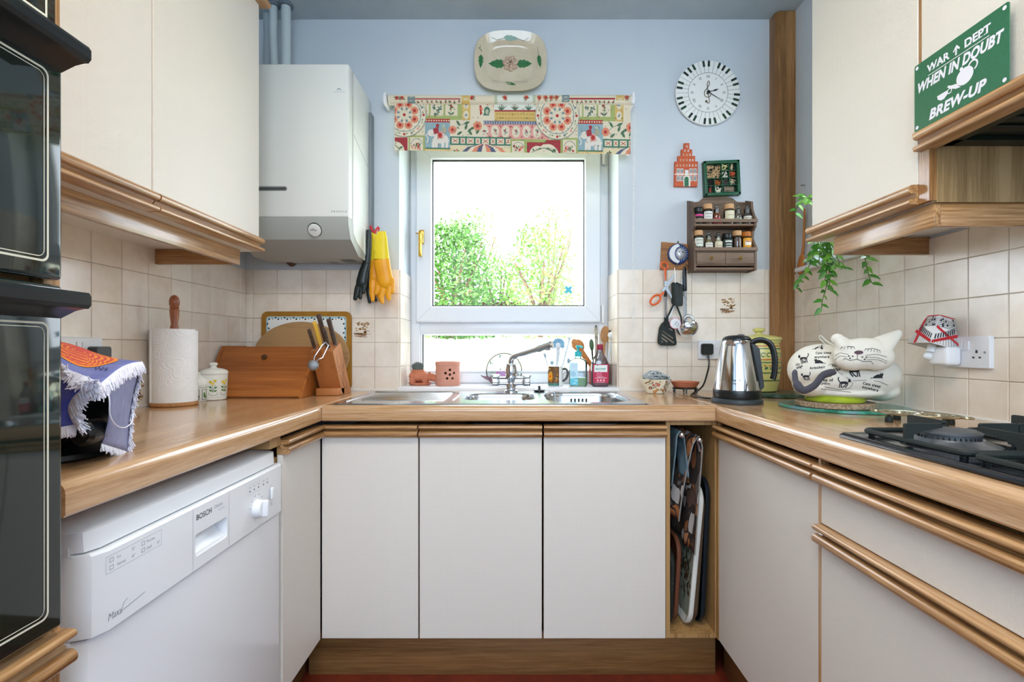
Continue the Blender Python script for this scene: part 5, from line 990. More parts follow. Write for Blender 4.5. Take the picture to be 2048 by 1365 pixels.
b0, b1 = mug_c + Vector((-.004, -.006, .012)), P(1116, 708, 2.32); t = thing('dish_brush', 'round dish brush with pale blue bristles standing in the mug', 'brush', b0)
obj('handle', M().tube([b0, b0.lerp(b1, .6), b1, P(1116, 692, 2.32)], [.006, .008, .011, .012], 12, flat=.6), whp, t)
m = M(); hc = P(1116, 690, 2.315); rnd = random.Random(2)
for i in range(260): a = rnd.uniform(-.7, PI + .7); r = rnd.uniform(.026, .034); d = Vector((math.cos(a), rnd.uniform(-.7, .3), math.sin(a))); m.tube([hc + d * .008, hc + d * r], [.0016, .0012], 4)
obj('bristles', m, bluep, t)['kind'] = 'stuff'; obj('head', M().ball(hc + Vector((0, 0, -.004)), (.016, .012, .018), 14, 10), whp, t)
b1 = P(1139, 678, 2.35); b0 = mug_c + Vector((.012, .012, .012)); t = thing('bottle_brush', 'thin white bottle brush leaning in the mug beside the dish brush', 'brush', b0); obj('handle', M().tube([b0, b1], [.006, .0045], 10), whp, t); m = M()
for i in range(44): d = Vector((rnd.gauss(0, 1), rnd.gauss(0, .6), rnd.gauss(0, .8) + .5)).normalized(); m.tube([b1, b1 + d * .017], [.0014, .0007], 4)
obj('bristles', m, whitem, t)['kind'] = 'stuff'
b1 = P(1088, 709, 2.34); b0 = mug_c + Vector((-.006, .01, .014)); t = thing('toothbrush', 'old pale toothbrush leaning out of the window side of the mug', 'brush', b0); obj('handle', M().tube([b0, b0.lerp(b1, .8), b1], [.004, .003, .004], 8), whp, t)
d = (b1 - b0).normalized(); obj('bristles', M().tube([b1 + Vector((.002, -.003, .002)) - d * .018, b1 + Vector((.002, -.003, .002)) + d * .002], .006, 8), mat('grey blue bristles', '9FB4C4', .6), t)
b1 = P(1104, 726, 2.35); b0 = mug_c + Vector((.004, .016, .012)); t = thing('washing_up_scraper', 'small grey round-headed scraper in the mug', 'utensil', b0); obj('handle', M().tube([b0, b1], .003, 8), whp, t); obj('head', M().lathe([(.009, -.003), (.010, 0), (.009, .003)], b1, 16, TY), mat('grey blue plastic', '8FA6B8', .5), t)
b1 = P(1136, 726, 2.38); b0 = mug_c + Vector((.02, .02, .012)); t = thing('wire_scoop', 'bent grey scoop leaning from the mug towards the soap', 'utensil', b0); obj('handle', M().tube(bez([b0, b0.lerp(b1, .7), P(1128, 735, 2.37), b1], 4), .002, 6), steel, t); obj('bowl', M().ball(P(1137, 722, 2.38), (.008, .006, .013), 12, 8), mat('grey blue plastic', '8FA6B8', .5), t)
# soap pump bottle
c = SP(1156, 2.325); t = thing('hand_soap', 'clear hand soap bottle with turquoise pump and blue label', 'bottle', c); sg = clear_glass('soap plastic', 'E6F2F6', .12)
def rr_rings(c, spec): return [[c + Vector((x, y, z)) for x, y in rrect(-w, w, -d, d, r, 4)] for w, d, r, z in spec]
obj('body', M().rings(rr_rings(c, [(.038, .024, .014, 0), (.042, .028, .016, .006), (.042, .028, .016, .108), (.036, .024, .016, .122), (.015, .015, .0145, .132), (.014, .014, .0135, .142)])), sg, t)
obj('soap', M().rings(rr_rings(c, [(.036, .022, .013, .003), (.039, .025, .014, .008), (.039, .025, .014, .040)])), mat('green soap', 'CBE2B0', .3, trans=.3), t)
k = Ink(); k.poly([(-.040, .006), (-.004, .006), (-.004, .11), (-.040, .11)], 'BFE2F2'); k.poly([(-.040, .006), (-.004, .006), (-.004, .04), (-.040, .036)], '62C0D6'); k.layer = 1; k.ring(-.026, .058, .011, .002, '3A8ABA', 18); k.ring(-.026, .058, .005, .002, '3A8ABA', 12); k.text('hand', -.012, .024, .009, 'E4F4F8', sx=.6); k.text('wash', -.020, .012, .008, 'E4F4F8', sx=.6); k.line([(-.03, .09), (-.014, .094)], .002, 'E6B8C0'); k.line([(-.03, .082), (-.01, .082)], .002, 'E6F0F4')
k.emit('label', t, flat_on(c + Vector((0, -.0285, 0)), (1, 0, 0), (0, 0, 1), (0, -1, 0)), .4)
turq = mat('turquoise plastic', '35B4BE', .35); m = M(); m.lathe([(.017, .138), (.017, .160), (.012, .163), (.006, .164), (.006, .178)], c, 20); m.box(c.x - .010, c.x + .012, c.y - .010, c.y + .010, ZS + .178, ZS + .192, .004, 3); m.tube([c + Vector((.004, -.004, .186)), c + Vector((.014, -.028, .185)), c + Vector((.016, -.034, .178))], [.006, .005, .0045], 8); obj('pump', m, turq, t)
# washing-up liquid
c = SP(1199.5, 2.30); t = thing('washing_up_liquid', 'clear bottle with dark red cap and crimson label', 'bottle', c); bt = clear_glass('smoky bottle', 'C9C6CC', .2)
obj('body', M().rings(rr_rings(c, [(.034, .022, .014, 0), (.039, .026, .018, .006), (.040, .027, .02, .095), (.038, .026, .02, .112), (.030, .023, .02, .132), (.018, .017, .016, .152), (.014, .014, .0135, .166), (.014, .014, .0135, .176)])), bt, t)
obj('liquid', M().rings(rr_rings(c, [(.032, .02, .013, .003), (.036, .023, .016, .008), (.037, .024, .018, .10)])), mat('pink washing liquid', 'B6707E', .3), t)
obj('cap', M().lathe([(.0155, .170), (.0165, .172), (.0155, .194), (.012, .1965)], c, 20), mat('dark red cap', '9A2C46', .35), t)
k = Ink(); k.poly(rrect(-.036, .036, .018, .104, .006), 'B81E46'); k.layer = 1; k.rect(-.030, .030, .068, .100, 'E6ECEA'); k.disc(-.008, .056, .014, 'CE5A78', 16); k.layer = 2; k.text('ecover', 0, .078, .013, '3E9A8C', bold=.02, sx=.95); k.leaf(-.02, .096, .01, .004, .5, '5AA87A')
for x in (-.014, 0, .014): k.disc(x, .030, .0048, 'F0A8B8', 12)
k.rect(-.026, .026, .0395, .042, 'F0D8DE'); k.rect(-.020, .020, .0205, .0222, 'E8B8C4'); k.rect(-.016, .016, .0455, .0468, 'E8B8C4'); k.emit('label', t, flat_on(c + Vector((0, -.0275, 0)), (1, 0, 0), (0, 0, 1), (0, -1, 0)), .35)
# utensil pot with wooden spoons
c = SP(1198, 2.425); uc = c; t = thing('utensil_pot', 'dark red ceramic pot of wooden spoons behind the washing-up liquid', 'pot', c); obj('body', M().lathe([(.044, 0), (.048, .004), (.050, .098), (.051, .103), (.046, .103), (.043, .01), (.001, .008)], c, 28, None, True, False), mat('dark red glaze', '8E2A26', .25), t)
spw = wood('pale spoon wood', 'B98552', '9A683A', 'Z', 60, .6); spw2 = wood('orange spoon wood', 'C27A3C', '9E5C28', 'Z', 60, .55)
def stick(name, label, foot, top, r0, r1, mm, cat='spoon', head=None, hs=None):
    b0 = uc + Vector((foot[0], foot[1], .012)); b1 = P(*top); t = thing(name, label, cat, b0, group=None); obj('handle', M().tube([b0, b0.lerp(b1, .5), b1], [r0, (r0 + r1) / 2, r1], 10), mm, t); d = (b1 - b0).normalized(); return t, b1, d
def spoonhead(t, b1, d, L, w, mm, nm='bowl', th=.006):
    sd = Vector((d.z, 0, -d.x)).normalized(); fw = d.cross(sd); T = Matrix((sd, fw, d)).transposed().to_4x4(); m = M(); m.ball(b1 + d * L * .8, (w, th, L), 16, 12, T); return obj(nm, m, mm, t)
t, b1, d = stick('wooden_spoon', 'upright wooden spoon beside the window reveal in the red pot', (.012, .0), (1209, 683, 2.43), .006, .007, spw); spoonhead(t, b1, d, .042, .022, spw)
t, b1, d = stick('wooden_spoon', 'orange wooden spoon leaning towards the soap in the red pot', (.02, -.01), (1164, 700, 2.40), .006, .007, spw2); spoonhead(t, b1, d, .032, .024, spw2, th=.009)
t, b1, d = stick('wooden_spoon', 'thin brown wooden spoon crossing behind the orange spoon', (.024, .012), (1158, 697, 2.44), .005, .006, spw); spoonhead(t, b1, d, .03, .02, spw, th=.007)
t, b1, d = stick('wooden_fork', 'slotted wooden fork leaning low over the soap bottle', (.016, -.02), (1158, 703, 2.38), .006, .006, spw2, 'utensil'); sd = Vector((d.z, 0, -d.x)).normalized(); m = M()
for i in (-1.5, -.5, .5, 1.5): m.tube([b1 + sd * i * .002, b1 + d * .03 + sd * i * .0075, b1 + d * .055 + sd * i * .008], [.004, .0028, .0016], 6)
obj('tines', m, spw2, t)
bone = mat('bone handle', 'B9B4A4', .5, vary=(60, '8A8474')); t, b1, d = stick('carved_stick', 'grey carved stick with dark bands rising from the red pot', (-.01, -.004), (1192, 655, 2.41), .009, .0085, bone, 'utensil')
obj('tip', M().tube([b1 - d * .004, b1 + d * .010], [.0085, .004], 10), mat('dark tip', '5A5850', .5), t); m = M()
for s in (.045, .052): m.tube([b1 - d * s, b1 - d * (s + .003)], .0092, 12)
obj('band', m, MATS['dark tip'], t)
t, b1, d = stick('green_spatula', 'dark green spatula blade just showing behind the carved stick', (-.02, .012), (1184, 700, 2.44), .004, .005, blackm, 'utensil'); spoonhead(t, b1, d, .03, .012, mat('dark green plastic', '3E5A38', .4), 'blade', .003)
t, b1, d = stick('dog_brush', 'white handled brush topped with a black and white dog head', (.03, .004), (1223, 680, 2.40), .005, .0055, whp, 'brush'); m = M(); m.ball(b1 + d * .022, (.022, .018, .02), 16, 10); m.ball(b1 + d * .020 + Vector((.018, -.012, .0)), (.014, .012, .011), 12, 8); o = obj('head', m, whitem, t); m = M(); m.ball(b1 + d * .036 + Vector((.012, 0, .006)), (.009, .008, .006), 10, 6); m.ball(b1 + d * .036 + Vector((-.012, .002, .002)), (.006, .006, .010), 10, 6); m.ball(b1 + d * .021 + Vector((.032, -.014, .002)), (.005, .005, .004), 8, 6); m.ball(b1 + d * .02 + Vector((.012, -.016, -.014)), (.013, .004, .004), 8, 6); obj('markings', m, black, t)
# ---------------------------------------------------------------- left-hand worktop
def CT(u, Y, z=ZT): return Vector(((u - VU) / FOC * Y, Y, z + .0005))
c = Vector((-1.15, 1.668, ZT + .0005)); t = thing('kitchen_roll', 'white kitchen roll on a turned wooden stand', 'kitchen roll', c); turned = wood('reddish turned wood', 'A05A34', '7A3E20', 'Z', 60, .35, .3)
obj('base', M().lathe([(.066, 0), (.069, .003), (.069, .010), (.066, .013)], c, 36), spw, t)
k_ = NT('embossed kitchen paper'); k_.set(Base_Color=(*lin('F4F4F4'), 1), Roughness=.9); vo = k_.n('ShaderNodeTexVoronoi'); vo.inputs['Scale'].default_value = 16; k_.l(k_.coords(), vo.inputs['Vector']); sn = k_.n('ShaderNodeMath', operation='SINE'); ml = k_.n('ShaderNodeMath', operation='MULTIPLY'); ml.inputs[1].default_value = 75; k_.l(vo.outputs['Distance'], ml.inputs[0]); k_.l(ml.outputs[0], sn.inputs[0]); k_.bump(sn.outputs[0], .35, .0012); paper = k_.m
R0 = .066; m = M(); rings = []
def spiral(z, s=1.0): return [c + Vector(((R0 + .0035 * (i / 63)) * s * math.cos(-2.2 + 2 * PI * i / 63), (R0 + .0035 * (i / 63)) * s * math.sin(-2.2 + 2 * PI * i / 63), z)) for i in range(64)]
m.rings([spiral(.0135), spiral(.02), spiral(.2505), spiral(.2525, .99)]); o = obj('paper_roll', m, paper, t, angle=50)
m = M(); m.lathe([(.060, .2525), (.060, .2565), (.03, .2570), (.021, .253)], c, 40); obj('inner_layers', m, paper, t)
obj('handle', M().lathe([(.012, .25), (.0125, .262), (.010, .275), (.0135, .305), (.0145, .322), (.012, .326), (.0145, .329), (.0125, .334), (.015, .339), (.0155, .352), (.0125, .364), (.006, .371), (.001, .3725)], c, 24), turned, t)
china = mat('white printed china', 'ECEBE2', .18)
def botan(k, x, s=1):
    for a, L in ((1.9, .02), (1.2, .02), (1.57, .028)): k.line([(x, .03 * s), (x + math.cos(a) * L * s, (.03 + .8 * L) * s + .01)], .0014, '5A7A3A')
    for dx, dz in ((-.009, .046), (.009, .044), (-.006, .034), (.007, .032)): k.leaf(x + dx * .4, dz * s, .012, .006, 0.6 if dx > 0 else 2.6, '4F7F3E')
    k.layer = 1
    for dx, dz in ((-.007, .068), (.006, .072), (0, .062)): k.disc(x + dx, dz * s, .005, 'E3C23A', 10)
    k.layer = 0; k.line([(x - .012, .03), (x - .014, .022), (x, .018), (x + .014, .022), (x + .012, .03)], .0012, '4A5A5A')
c = CT(427, 1.855); t = thing('storage_jar', 'white lidded china jar with yellow flower print, nearest the bread bin', 'jar', c); R1 = .048
obj('body', M().lathe([(.040, 0), (.043, .003), (.045, .03), (.0475, .085), (.0475, .094), (.044, .096)], c, 36), china, t); k = Ink(); 
for x in (-.02, .022, .06, -.06): botan(k, x)
for i in range(40): x0 = -.095 + i * .0048; k.rect(x0, x0 + .003, .012, .0128, '8A8F86')
k.emit('print', t, cyl_map(c, lambda z: .0435 + .004 * min(1, z / .085)), .2, d0=.0008)
o = obj('lid', M().lathe([(.048, .095), (.049, .098), (.049, .104), (.045, .110), (.03, .116), (.014, .119), (.009, .123), (.012, .128), (.015, .133), (.012, .138), (.004, .140)], c, 36), china, t)
c = CT(397, 1.80); t = thing('storage_jar', 'smaller white china jar with domed printed lid, half hidden by the kitchen roll', 'jar', c)
obj('body', M().lathe([(.026, 0), (.028, .003), (.030, .052), (.030, .058)], c, 30), china, t); obj('lid', M().lathe([(.0315, .0585), (.0315, .064), (.027, .080), (.014, .092), (.006, .097), (.008, .102), (.003, .106)], c, 30), china, t); k = Ink()
for i in range(26): x0 = -.05 + i * .004; k.rect(x0, x0 + .0025, .050, .052, '2F4F6A')
for x in (-.012, .012, .036): k.frame(x - .008, x + .008, .006, .044, .0015, '2A3A4A'); k.leaf(x, .014, .022, .007, 1.57, '4F7F3E'); k.leaf(x, .012, .014, .006, .9, '4F7F3E')
k.emit('print', t, cyl_map(c, .0305), .2, d0=.0008)
binw = wood('orange pine', 'B9702E', '8E4E1C', 'X', 34, .4, .25, 'A8622A'); binz = wood('orange pine upright', 'B9702E', '8E4E1C', 'Z', 34, .4, .2, 'A8622A')
t = thing('bread_bin', 'orange pine bread bin with a sloping front by the jars', 'bread bin', CT(520, 2.03)); x0, x1 = -1.215, -.822; sp_ = [(1.907, ZT + .001), (2.05, 1.118), (2.215, 1.118), (2.215, ZT + .001)]
for x in (x0, x1 - .012): obj('side_panel', M().prism([(y - (.004 if i < 2 else 0), z + (.002 if 0 < i < 3 else 0)) for i, (y, z) in enumerate(sp_)], lambda y, z, d: Vector((d, y, z)), x, x + .012), binz, t)
nn = Vector((0, -.201, .143)).normalized()
m = M(); a, b_ = Vector((0, 1.907, ZT + .006)), Vector((0, 2.05, 1.116)); m.rings([[p + Vector((x, 0, 0)) + nn * e for p, e in ((a, 0), (b_, 0), (b_, -.012), (a, -.012))] for x in (x0 + .012, x1 - .0125)]); o = obj('sloping_lid', m, binw, t)
q = a.lerp(b_, .76) + Vector(((529 - VU) / FOC * 2.01, 0, 0)); T = Vector((0, 0, 1)).rotation_difference(nn).to_matrix().to_4x4(); obj('knob', M().lathe([(.006, -.001), (.007, .004), (.011, .009), (.010, .013), (.003, .015)], q, 18, T), mat('dark knob wood', '4A2C16', .5), o)
obj('top_board', M().box(x0 + .012, x1 - .0125, 2.045, 2.212, 1.106, 1.117), binw, t); obj('back_board', M().box(x0 + .012, x1 - .0125, 2.20, 2.214, ZT + .002, 1.105), binw, t)
c = CT(601, 2.005); obj('foot', M().ball(c + Vector((0, .01, .006)), (.007, .007, .007), 10, 8), steel, t)
# tray and oval board leaning on the wall behind
t = thing('serving_tray', 'gold-edged tray with blue leaf border leaning on the tiles', 'tray', Vector((-.95, 2.245, ZT))); x0, x1 = P(523, 0, 2.242).x, P(703, 0, 2.242).x
m = M(); m.prism(rrect(x0, x1, ZT + .001, 1.277, .028), onY(2.25), 0, .010); o = obj('body', m, mat('gold brown lacquer', 'A87A2A', .4, vary=(20, '98681F')), t)
k = Ink(); k.poly(rrect(x0 + .023, x1 - .023, ZT + .02, 1.254, .014), 'EEF0EE'); k.layer = 1; bx = rrect(x0 + .027, x1 - .027, ZT + .024, 1.250, .012); k.line(bx + [bx[0]], .006, '9CCAD6'); k.layer = 2
for i in range(17): x = x0 + .04 + i * .0205; k.leaf(x, 1.2455, .011, .008, .5 if i % 2 else -2.4, '1F3C48'); k.leaf(x + .008, 1.2455, .008, .005, 2.4 if i % 2 else -.6, '2A5560')
for i in range(14):
    for x in (x1 - .0315, x0 + .0315): z = 1.225 - i * .0205; k.leaf(x, z, .011, .008, -1 if i % 2 else -2.2, '1F3C48')
k.emit('print', o, onY(2.24), .25)
t = thing('chopping_board', 'oval pale wooden board propped behind the bread bin', 'board', Vector((-.95, 2.225, ZT))); cx_ = P(603, 0, 2.225).x; ov_ = [(cx_ + .216 * math.cos(a), ZT + .157 + .1555 * math.sin(a)) for a in [2 * PI * i / 56 for i in range(56)]]
m = M(); m.rings([[Vector((cx_ + (x - cx_) * s, y, ZT + .157 + (z - ZT - .157) * s)) for x, z in ov_] for s, y in ((.985, 2.237), (1, 2.233), (1, 2.221), (.985, 2.217))]); obj('board', m, wood('worn board wood', 'B08C5E', '957048', 'X', 30, .7), t)
# knife block with knives
KW = wood('pink knife block wood', 'B8743E', '965A2C', 'Z', 40, .5, 0); kb0, kb1 = -.803, -.716
t = thing('knife_block', 'leaning wooden knife block on a foot board beside the bread bin', 'knife block', Vector((-.76, 2.05, ZT)))
pf = [(2.03, ZT + .032), (1.94, 1.098), (2.027, 1.134), (2.16, ZT + .001), (2.06, ZT + .001)]
o = obj('block', M().prism(pf, lambda y, z, d: Vector((d, y, z)), kb0, kb1), KW, t); obj('foot_board', M().box(kb0 - .004, kb1, 2.0, 2.075, ZT + .001, ZT + .030, .003), KW, t)
k = Ink(); dkl = '4A2814'
for pts in (((1.985, 1.08), (2.0, 1.03)), ((2.018, 1.095), (2.04, 1.045)), ((1.99, 1.01), (2.075, 1.045)), ((2.02, 1.0), (2.08, .94)), ((2.045, 1.02), (2.105, .95)), ((2.08, .94), (2.105, .95)), ((2.0, 1.03), (2.04, 1.045))): k.line(pts, .0018, dkl)
k.emit('slot', o, onX(kb1, 1), .8)
kd = Vector((-.10, -.40, .91)).normalized(); hnd = mat('dark knife handle', '3A2A22', .45, vary=(60, '56402F')); yl = mat('yellow bone handle', 'DDAE3E', .4)
for i, (fx, fy, L, r, mm, lab, lean) in enumerate(((.10, .25, .085, .0075, hnd, 'short dark-handled knife nearest the bread bin in the block', -.12), (.33, .42, .112, .0085, yl, 'yellow bone-handled knife in the block', -.10), (.52, .60, .135, .010, hnd, 'tallest dark-handled knife at the top of the block', -.10), (.72, .28, .085, .0085, hnd, 'dark-handled knife low on the tiled wall side of the block', -.06), (.90, .65, .115, .010, hnd, 'curved brown-handled knife nearest the sink in the block', -.10))):
    b0 = Vector((kb0 + fx * (kb1 - kb0), 1.94 + fy * .087, 1.098 + fy * .036)); d = Vector((lean, -.40, .91)).normalized(); e = b0 + d * L; t = thing('kitchen_knife', lab, 'knife', b0)
    obj('handle', M().tube([b0 + d * .006, b0 + d * L * .3, b0 + d * L * .75, e - d * .004, e], [r * .85, r, r * .95, r * 1.08, r * .7], 10, flat=.65), mm, t); obj('bolster', M().tube([b0 - d * .02, b0 + d * .008], [r * .8, r * .9], 8, flat=.5), steel, t)
t = thing('tea_infuser', 'steel spring tongs with a mesh ball hanging on the knife block', 'infuser', P(640, 700, 1.92)); bc = P(627, 731, 1.90)
m = M(); m.tube([P(645, 690, 1.925), P(629, 714, 1.91), bc], .0022, 8); m.tube([P(657, 691, 1.925), P(645, 716, 1.91), P(637, 719, 1.905), bc], .0022, 8); m.tube([P(645, 690, 1.925), P(651, 685, 1.93), P(657, 691, 1.925)], .0028, 8); obj('tongs', m, chrome, t)
obj('mesh_ball', M().ball(bc, .019, 18, 12), mat('grey wire mesh', 'A9B2BC', .35, .7, bump=(900, .8)), t); m = M(); m.tube([bc + Vector((.0195 * math.cos(a), -.008 * math.cos(a * 1) * 0 - .005, .0195 * math.sin(a))) for a in [2 * PI * i / 24 for i in range(24)]], .0018, 6, closed=True); obj('rim', m, chrome, t)
# ---------------------------------------------------------------- sockets
def socket(name, label, o_, ux, n, w=.147, h=.086, plugs=(0, 1)):
    """double switched socket: o_ centre on the wall, ux along its length, n out of the wall"""
    o_, ux, n = Vector(o_), Vector(ux), Vector(n); t = thing(name, label, 'socket', o_); mp = flat_on(o_, ux, (0, 0, 1), n); pl = mat('white socket plastic', 'E2E4E8', .35)
    m = M(); m.rings([[mp(x, y, d) for x, y in rrect(-w / 2 + i, w / 2 - i, -h / 2 + i, h / 2 - i, .004, 3)] for i, d in ((0, .0), (0, .008), (.002, .0105))]); o = obj('faceplate', m, pl, t)
    for s in (-1, 1):
        x = s * w * .25; k = Ink(); k.rect(x - .003, x + .003, -.002, .006, '2A2C30'); k.rect(x - .0125, x - .006, -.016, -.0115, '2A2C30'); k.rect(x + .006, x + .0125, -.016, -.0115, '2A2C30')
        if s in plugs: k.emit('pin_hole', o, lambda a, b_, d: mp(a, b_, .0107 + d))
        m = M(); x2 = s * .009; m.prism(rrect(x2 - .0065, x2 + .0065, .006, .030, .002, 3), mp, .010, .0135); obj('rocker_switch', m, pl, t)
    for x in (-.060, .060):
        m = M(); c = mp(x, 0, .0105); T = Vector((0, 0, 1)).rotation_difference(n).to_matrix().to_4x4(); m.lathe([(.0035, 0), (.003, .001)], c, 10, T); obj('screw', m, steel, t)
    return mp
YSK = YB - .006
s0 = P(1427, 700, YSK); mpB = socket('wall_socket', 'double wall socket behind the kettle with a black plug in it', (s0.x, YSK, s0.z), (1, 0, 0), (0, -1, 0), plugs=(1,))
s1 = (XR - .0058, 1.357, 1.099); mpR = socket('wall_socket', 'double wall socket over the hob worktop holding the night light', s1, (0, -1, 0), (-1, 0, 0), plugs=(1,))
mpL = socket('wall_socket', 'double wall socket just showing above the fringed cloth', (XL + .0058, 1.385, 1.098), (0, 1, 0), (1, 0, 0), plugs=())
m = M(); m.prism(rrect(-.025, .025, -.027, .023, .008, 4), flat_on(mpL(.045, -.006, .0108), (0, 1, 0), (0, 0, 1), (1, 0, 0)), 0, .028); tag(obj('wall_plug', m, mat('dark grey plug', '3A3E42', .4)), 'dark grey plug in the socket above the fringed cloth', 'plug')
pc_ = mpB(-.037, .002, .0108); t = thing('wall_plug', 'black mains plug of the kettle', 'plug', pc_); m = M(); m.rings([[Vector((pc_.x + x * s, pc_.y - d, pc_.z + y * s)) for x, y in rrect(-.025, .025, -.024, .026, .009, 4)] for s, d in ((1, 0), (1, .02), (.85, .027))]); obj('body', m, blackm, t)
KC = Vector((.783, 1.745, ZT + .0005))
cord = [pc_ + Vector((.002, -.014, -.024)), pc_ + Vector((.004, -.022, -.06)), P(1415, 745, 2.2), P(1405, 773, 2.14), P(1383, 790, 2.06), Vector((.70, 1.93, ZT + .006)), Vector((.715, 1.86, ZT + .005)), Vector((.76, 1.82, ZT + .006)), KC + Vector((-.01, .07, .008))]
obj('cord', M().tube(bez(cord, 8), .0038, 8), black, t)
# ---------------------------------------------------------------- kettle
t = thing('kettle', 'polished steel jug kettle with black handle on its base', 'kettle', KC); c = KC
obj('power_base', M().lathe([(.084, 0), (.086, .004), (.085, .014), (.078, .018)], c, 44), mat('grey black kettle base', '3A4246', .35), t)
obj('lower_ring', M().lathe([(.077, .0185), (.0785, .021), (.0785, .046), (.0775, .048)], c, 44), black, t)
kb = lambda z: .077 - .028 * ((z - .048) / .17) ** 1.15 if z > .048 else .077
ks = [(kb(.048 + .17 * i / 14), .048 + .17 * i / 14) for i in range(15)]; o = obj('jug', M().lathe(ks + [(.046, .221)], c, 56), mat('mirror steel', 'D2D4D6', .09, 1), t, angle=60)
m = M(); m.prism([(-.016, .205), (.016, .205), (.008, .222), (-.008, .222)], flat_on(c + Vector((-.030, -.030, 0)), Vector((.7, -.7, 0)), (0, 0, 1), Vector((-.7, -.7, 0))), 0, .022); obj('spout', m, MATS['mirror steel'], t)
obj('lid', M().lathe([(.0475, .2205), (.047, .226), (.040, .233), (.025, .2375), (.001, .2385)], c, 40), black, t); obj('lid_button', M().ball(c + Vector((.01, -.01, .2385)), (.013, .010, .004), 14, 8), mat('grey button', '6A7074', .3), t)
hd = Vector((.93, -.37, 0)); hp = [(.044, .205), (.060, .219), (.085, .220), (.107, .205), (.118, .17), (.120, .13), (.117, .10), (.112, .085)]
m = M(); m.tube(bez([c + hd * x + Vector((0, 0, z)) for x, z in hp], 5), [.012] * 12 + [.0125] * 12 + [.012] * 11 + [.008], 12, flat=.75); obj('handle', m, black, t)
m = M(); m.prism([(.036, .21), (.060, .205), (.072, .19), (.086, .06), (.080, .05), (.066, .05), (.044, .20)], flat_on(c, hd, (0, 0, 1), Vector((hd.y, -hd.x, 0))), -.015, .015); obj('handle_spine', m, black, t)
k = Ink(); k.text('Russell', 0, .008, .0085, '2E3236', shear=.1, sx=.9, bold=.01); k.text('Hobbs', .004, -.004, .0085, '2E3236', shear=.1, sx=.9, bold=.01); k.emit('lettering', o, lambda x, y, d: c + Vector(((kb(.072) + .0006 + d) * math.cos(-PI / 2 - .45 + x / .074), (kb(.072) + .0006 + d) * math.sin(-PI / 2 - .45 + x / .074), .072 + y)))
# ---------------------------------------------------------------- things behind the kettle
c = Vector((1.055, 2.0, ZT + .0005)); marb = mat('dark green marble', '2C4A3C', .25, vary=(28, '6A7A6C', .4, .75)); tag(obj('marble_board', M().lathe([(.115, 0), (.120, .003), (.120, .012), (.116, .016)], c, 48), marb), 'round dark green marble board under the striped pottery jar', 'board')
c = Vector((1.002, 2.03, ZT + .0175)); yp = mat('yellow green glaze', 'D6CF84', .25, vary=(18, 'C4C070')); t = thing('pottery_jar', 'yellow green lidded pottery jar with painted bands behind the kettle', 'jar', c)
pj = [(.062, 0), (.068, .004), (.076, .05), (.081, .10), (.081, .15), (.076, .185), (.074, .195)]; o = obj('body', M().lathe(pj + [(.078, .198), (.080, .208)], c, 44), yp, t)
obj('lid', M().lathe([(.083, .2085), (.085, .213), (.084, .219), (.060, .226), (.024, .231), (.012, .235), (.012, .240), (.022, .246), (.024, .252), (.018, .258), (.004, .260)], c, 40), yp, t)
def prj(y): 
    for (r0, z0), (r1, z1) in zip(pj, pj[1:]):
        if z0 <= y <= z1: return r0 + (r1 - r0) * (y - z0) / (z1 - z0)
    return .0735
k = Ink()
def cband(z, h, col):
    for i in range(48): x = -.24 + i * .01; k.rect(x, x + .01, z, z + h, col)
for z, h, col in ((.182, .005, 'C8743A'), (.172, .004, '3E6B46'), (.128, .005, 'C8743A'), (.076, .004, '3E6B46'), (.045, .004, '3E6B46'), (.118, .0035, '3E6B46')): cband(z, h, col)
k.layer = 1
for i in range(24):
    x = -.24 + i * .02; k.ring(x, .150, .009, .003, '3E6B46', 12, 20, 300); k.leaf(x + .004, .092, .016, .009, .6, '3E6B46'); k.leaf(x + .01, .102, .012, .006, 2.4, 'C8743A')
k.emit('painted_band', o, lambda x, y, d: c + Vector(((prj(y) + d) * math.cos(-PI / 2 + x / .078), (prj(y) + d) * math.sin(-PI / 2 + x / .078), y)), .3, d0=.0006)
c = Vector((.602, 2.115, ZT + .0005)); t = thing('floral_bowl', 'cream octagonal bowl with flower print holding grey scourers', 'bowl', c)
def octo(r, z, n=8): return [c + Vector((r * math.cos(PI / 8 + 2 * PI * i / n), r * math.sin(PI / 8 + 2 * PI * i / n), z)) for i in range(n)]
o = obj('body', M().rings([octo(.036, 0), octo(.040, .003), octo(.060, .045), octo(.068, .062), octo(.064, .062), octo(.055, .045), octo(.034, .006)]), mat('cream print china', 'E6E0C8', .25), t, angle=25)
k = Ink(); rnd = random.Random(12)
for i in range(26):
    x, y = rnd.uniform(-.06, .06), rnd.uniform(.008, .056); r = rnd.uniform(.003, .006)
    if i % 3 == 0: k.flower(x, y, r * 1.5, ('B84A5A', 'C87A4A', '7A3A5A')[i % 9 // 3], 'E8C060', 5)
    else: k.leaf(x, y, r * 2.2, r * .9, rnd.uniform(0, 6.28), ('4E7A3E', '8A5A3A')[i % 2])
k.line(bez([(-.06, .02, 0), (-.03, .045, 0), (0, .015, 0), (.03, .045, 0), (.06, .02, 0)], 5), .0012, '6A4A3A')
bv = bvh_of(o); k.emit('print', o, drape(bv, lambda x, y: c + Vector((x, -.1, y)), (0, 1, 0)), .25)
m = M(); rnd = random.Random(6)
for i in range(34):
    p = [Vector((c.x + rnd.uniform(-.04, .04), c.y + rnd.uniform(-.035, .035), c.z + rnd.uniform(.05, .085)))]
    for j in range(7): p.append(p[-1] + Vector((rnd.gauss(0, .014), rnd.gauss(0, .010), rnd.gauss(0, .006))))
    p = [c + Vector((max(-.045, min(.045, (q - c).x)), max(-.045, min(.045, (q - c).y)), max(.045, min(.096 - abs((q - c).x) * .5, (q - c).z)))) for q in p]; m.tube(bez(p, 3), .004, 5)
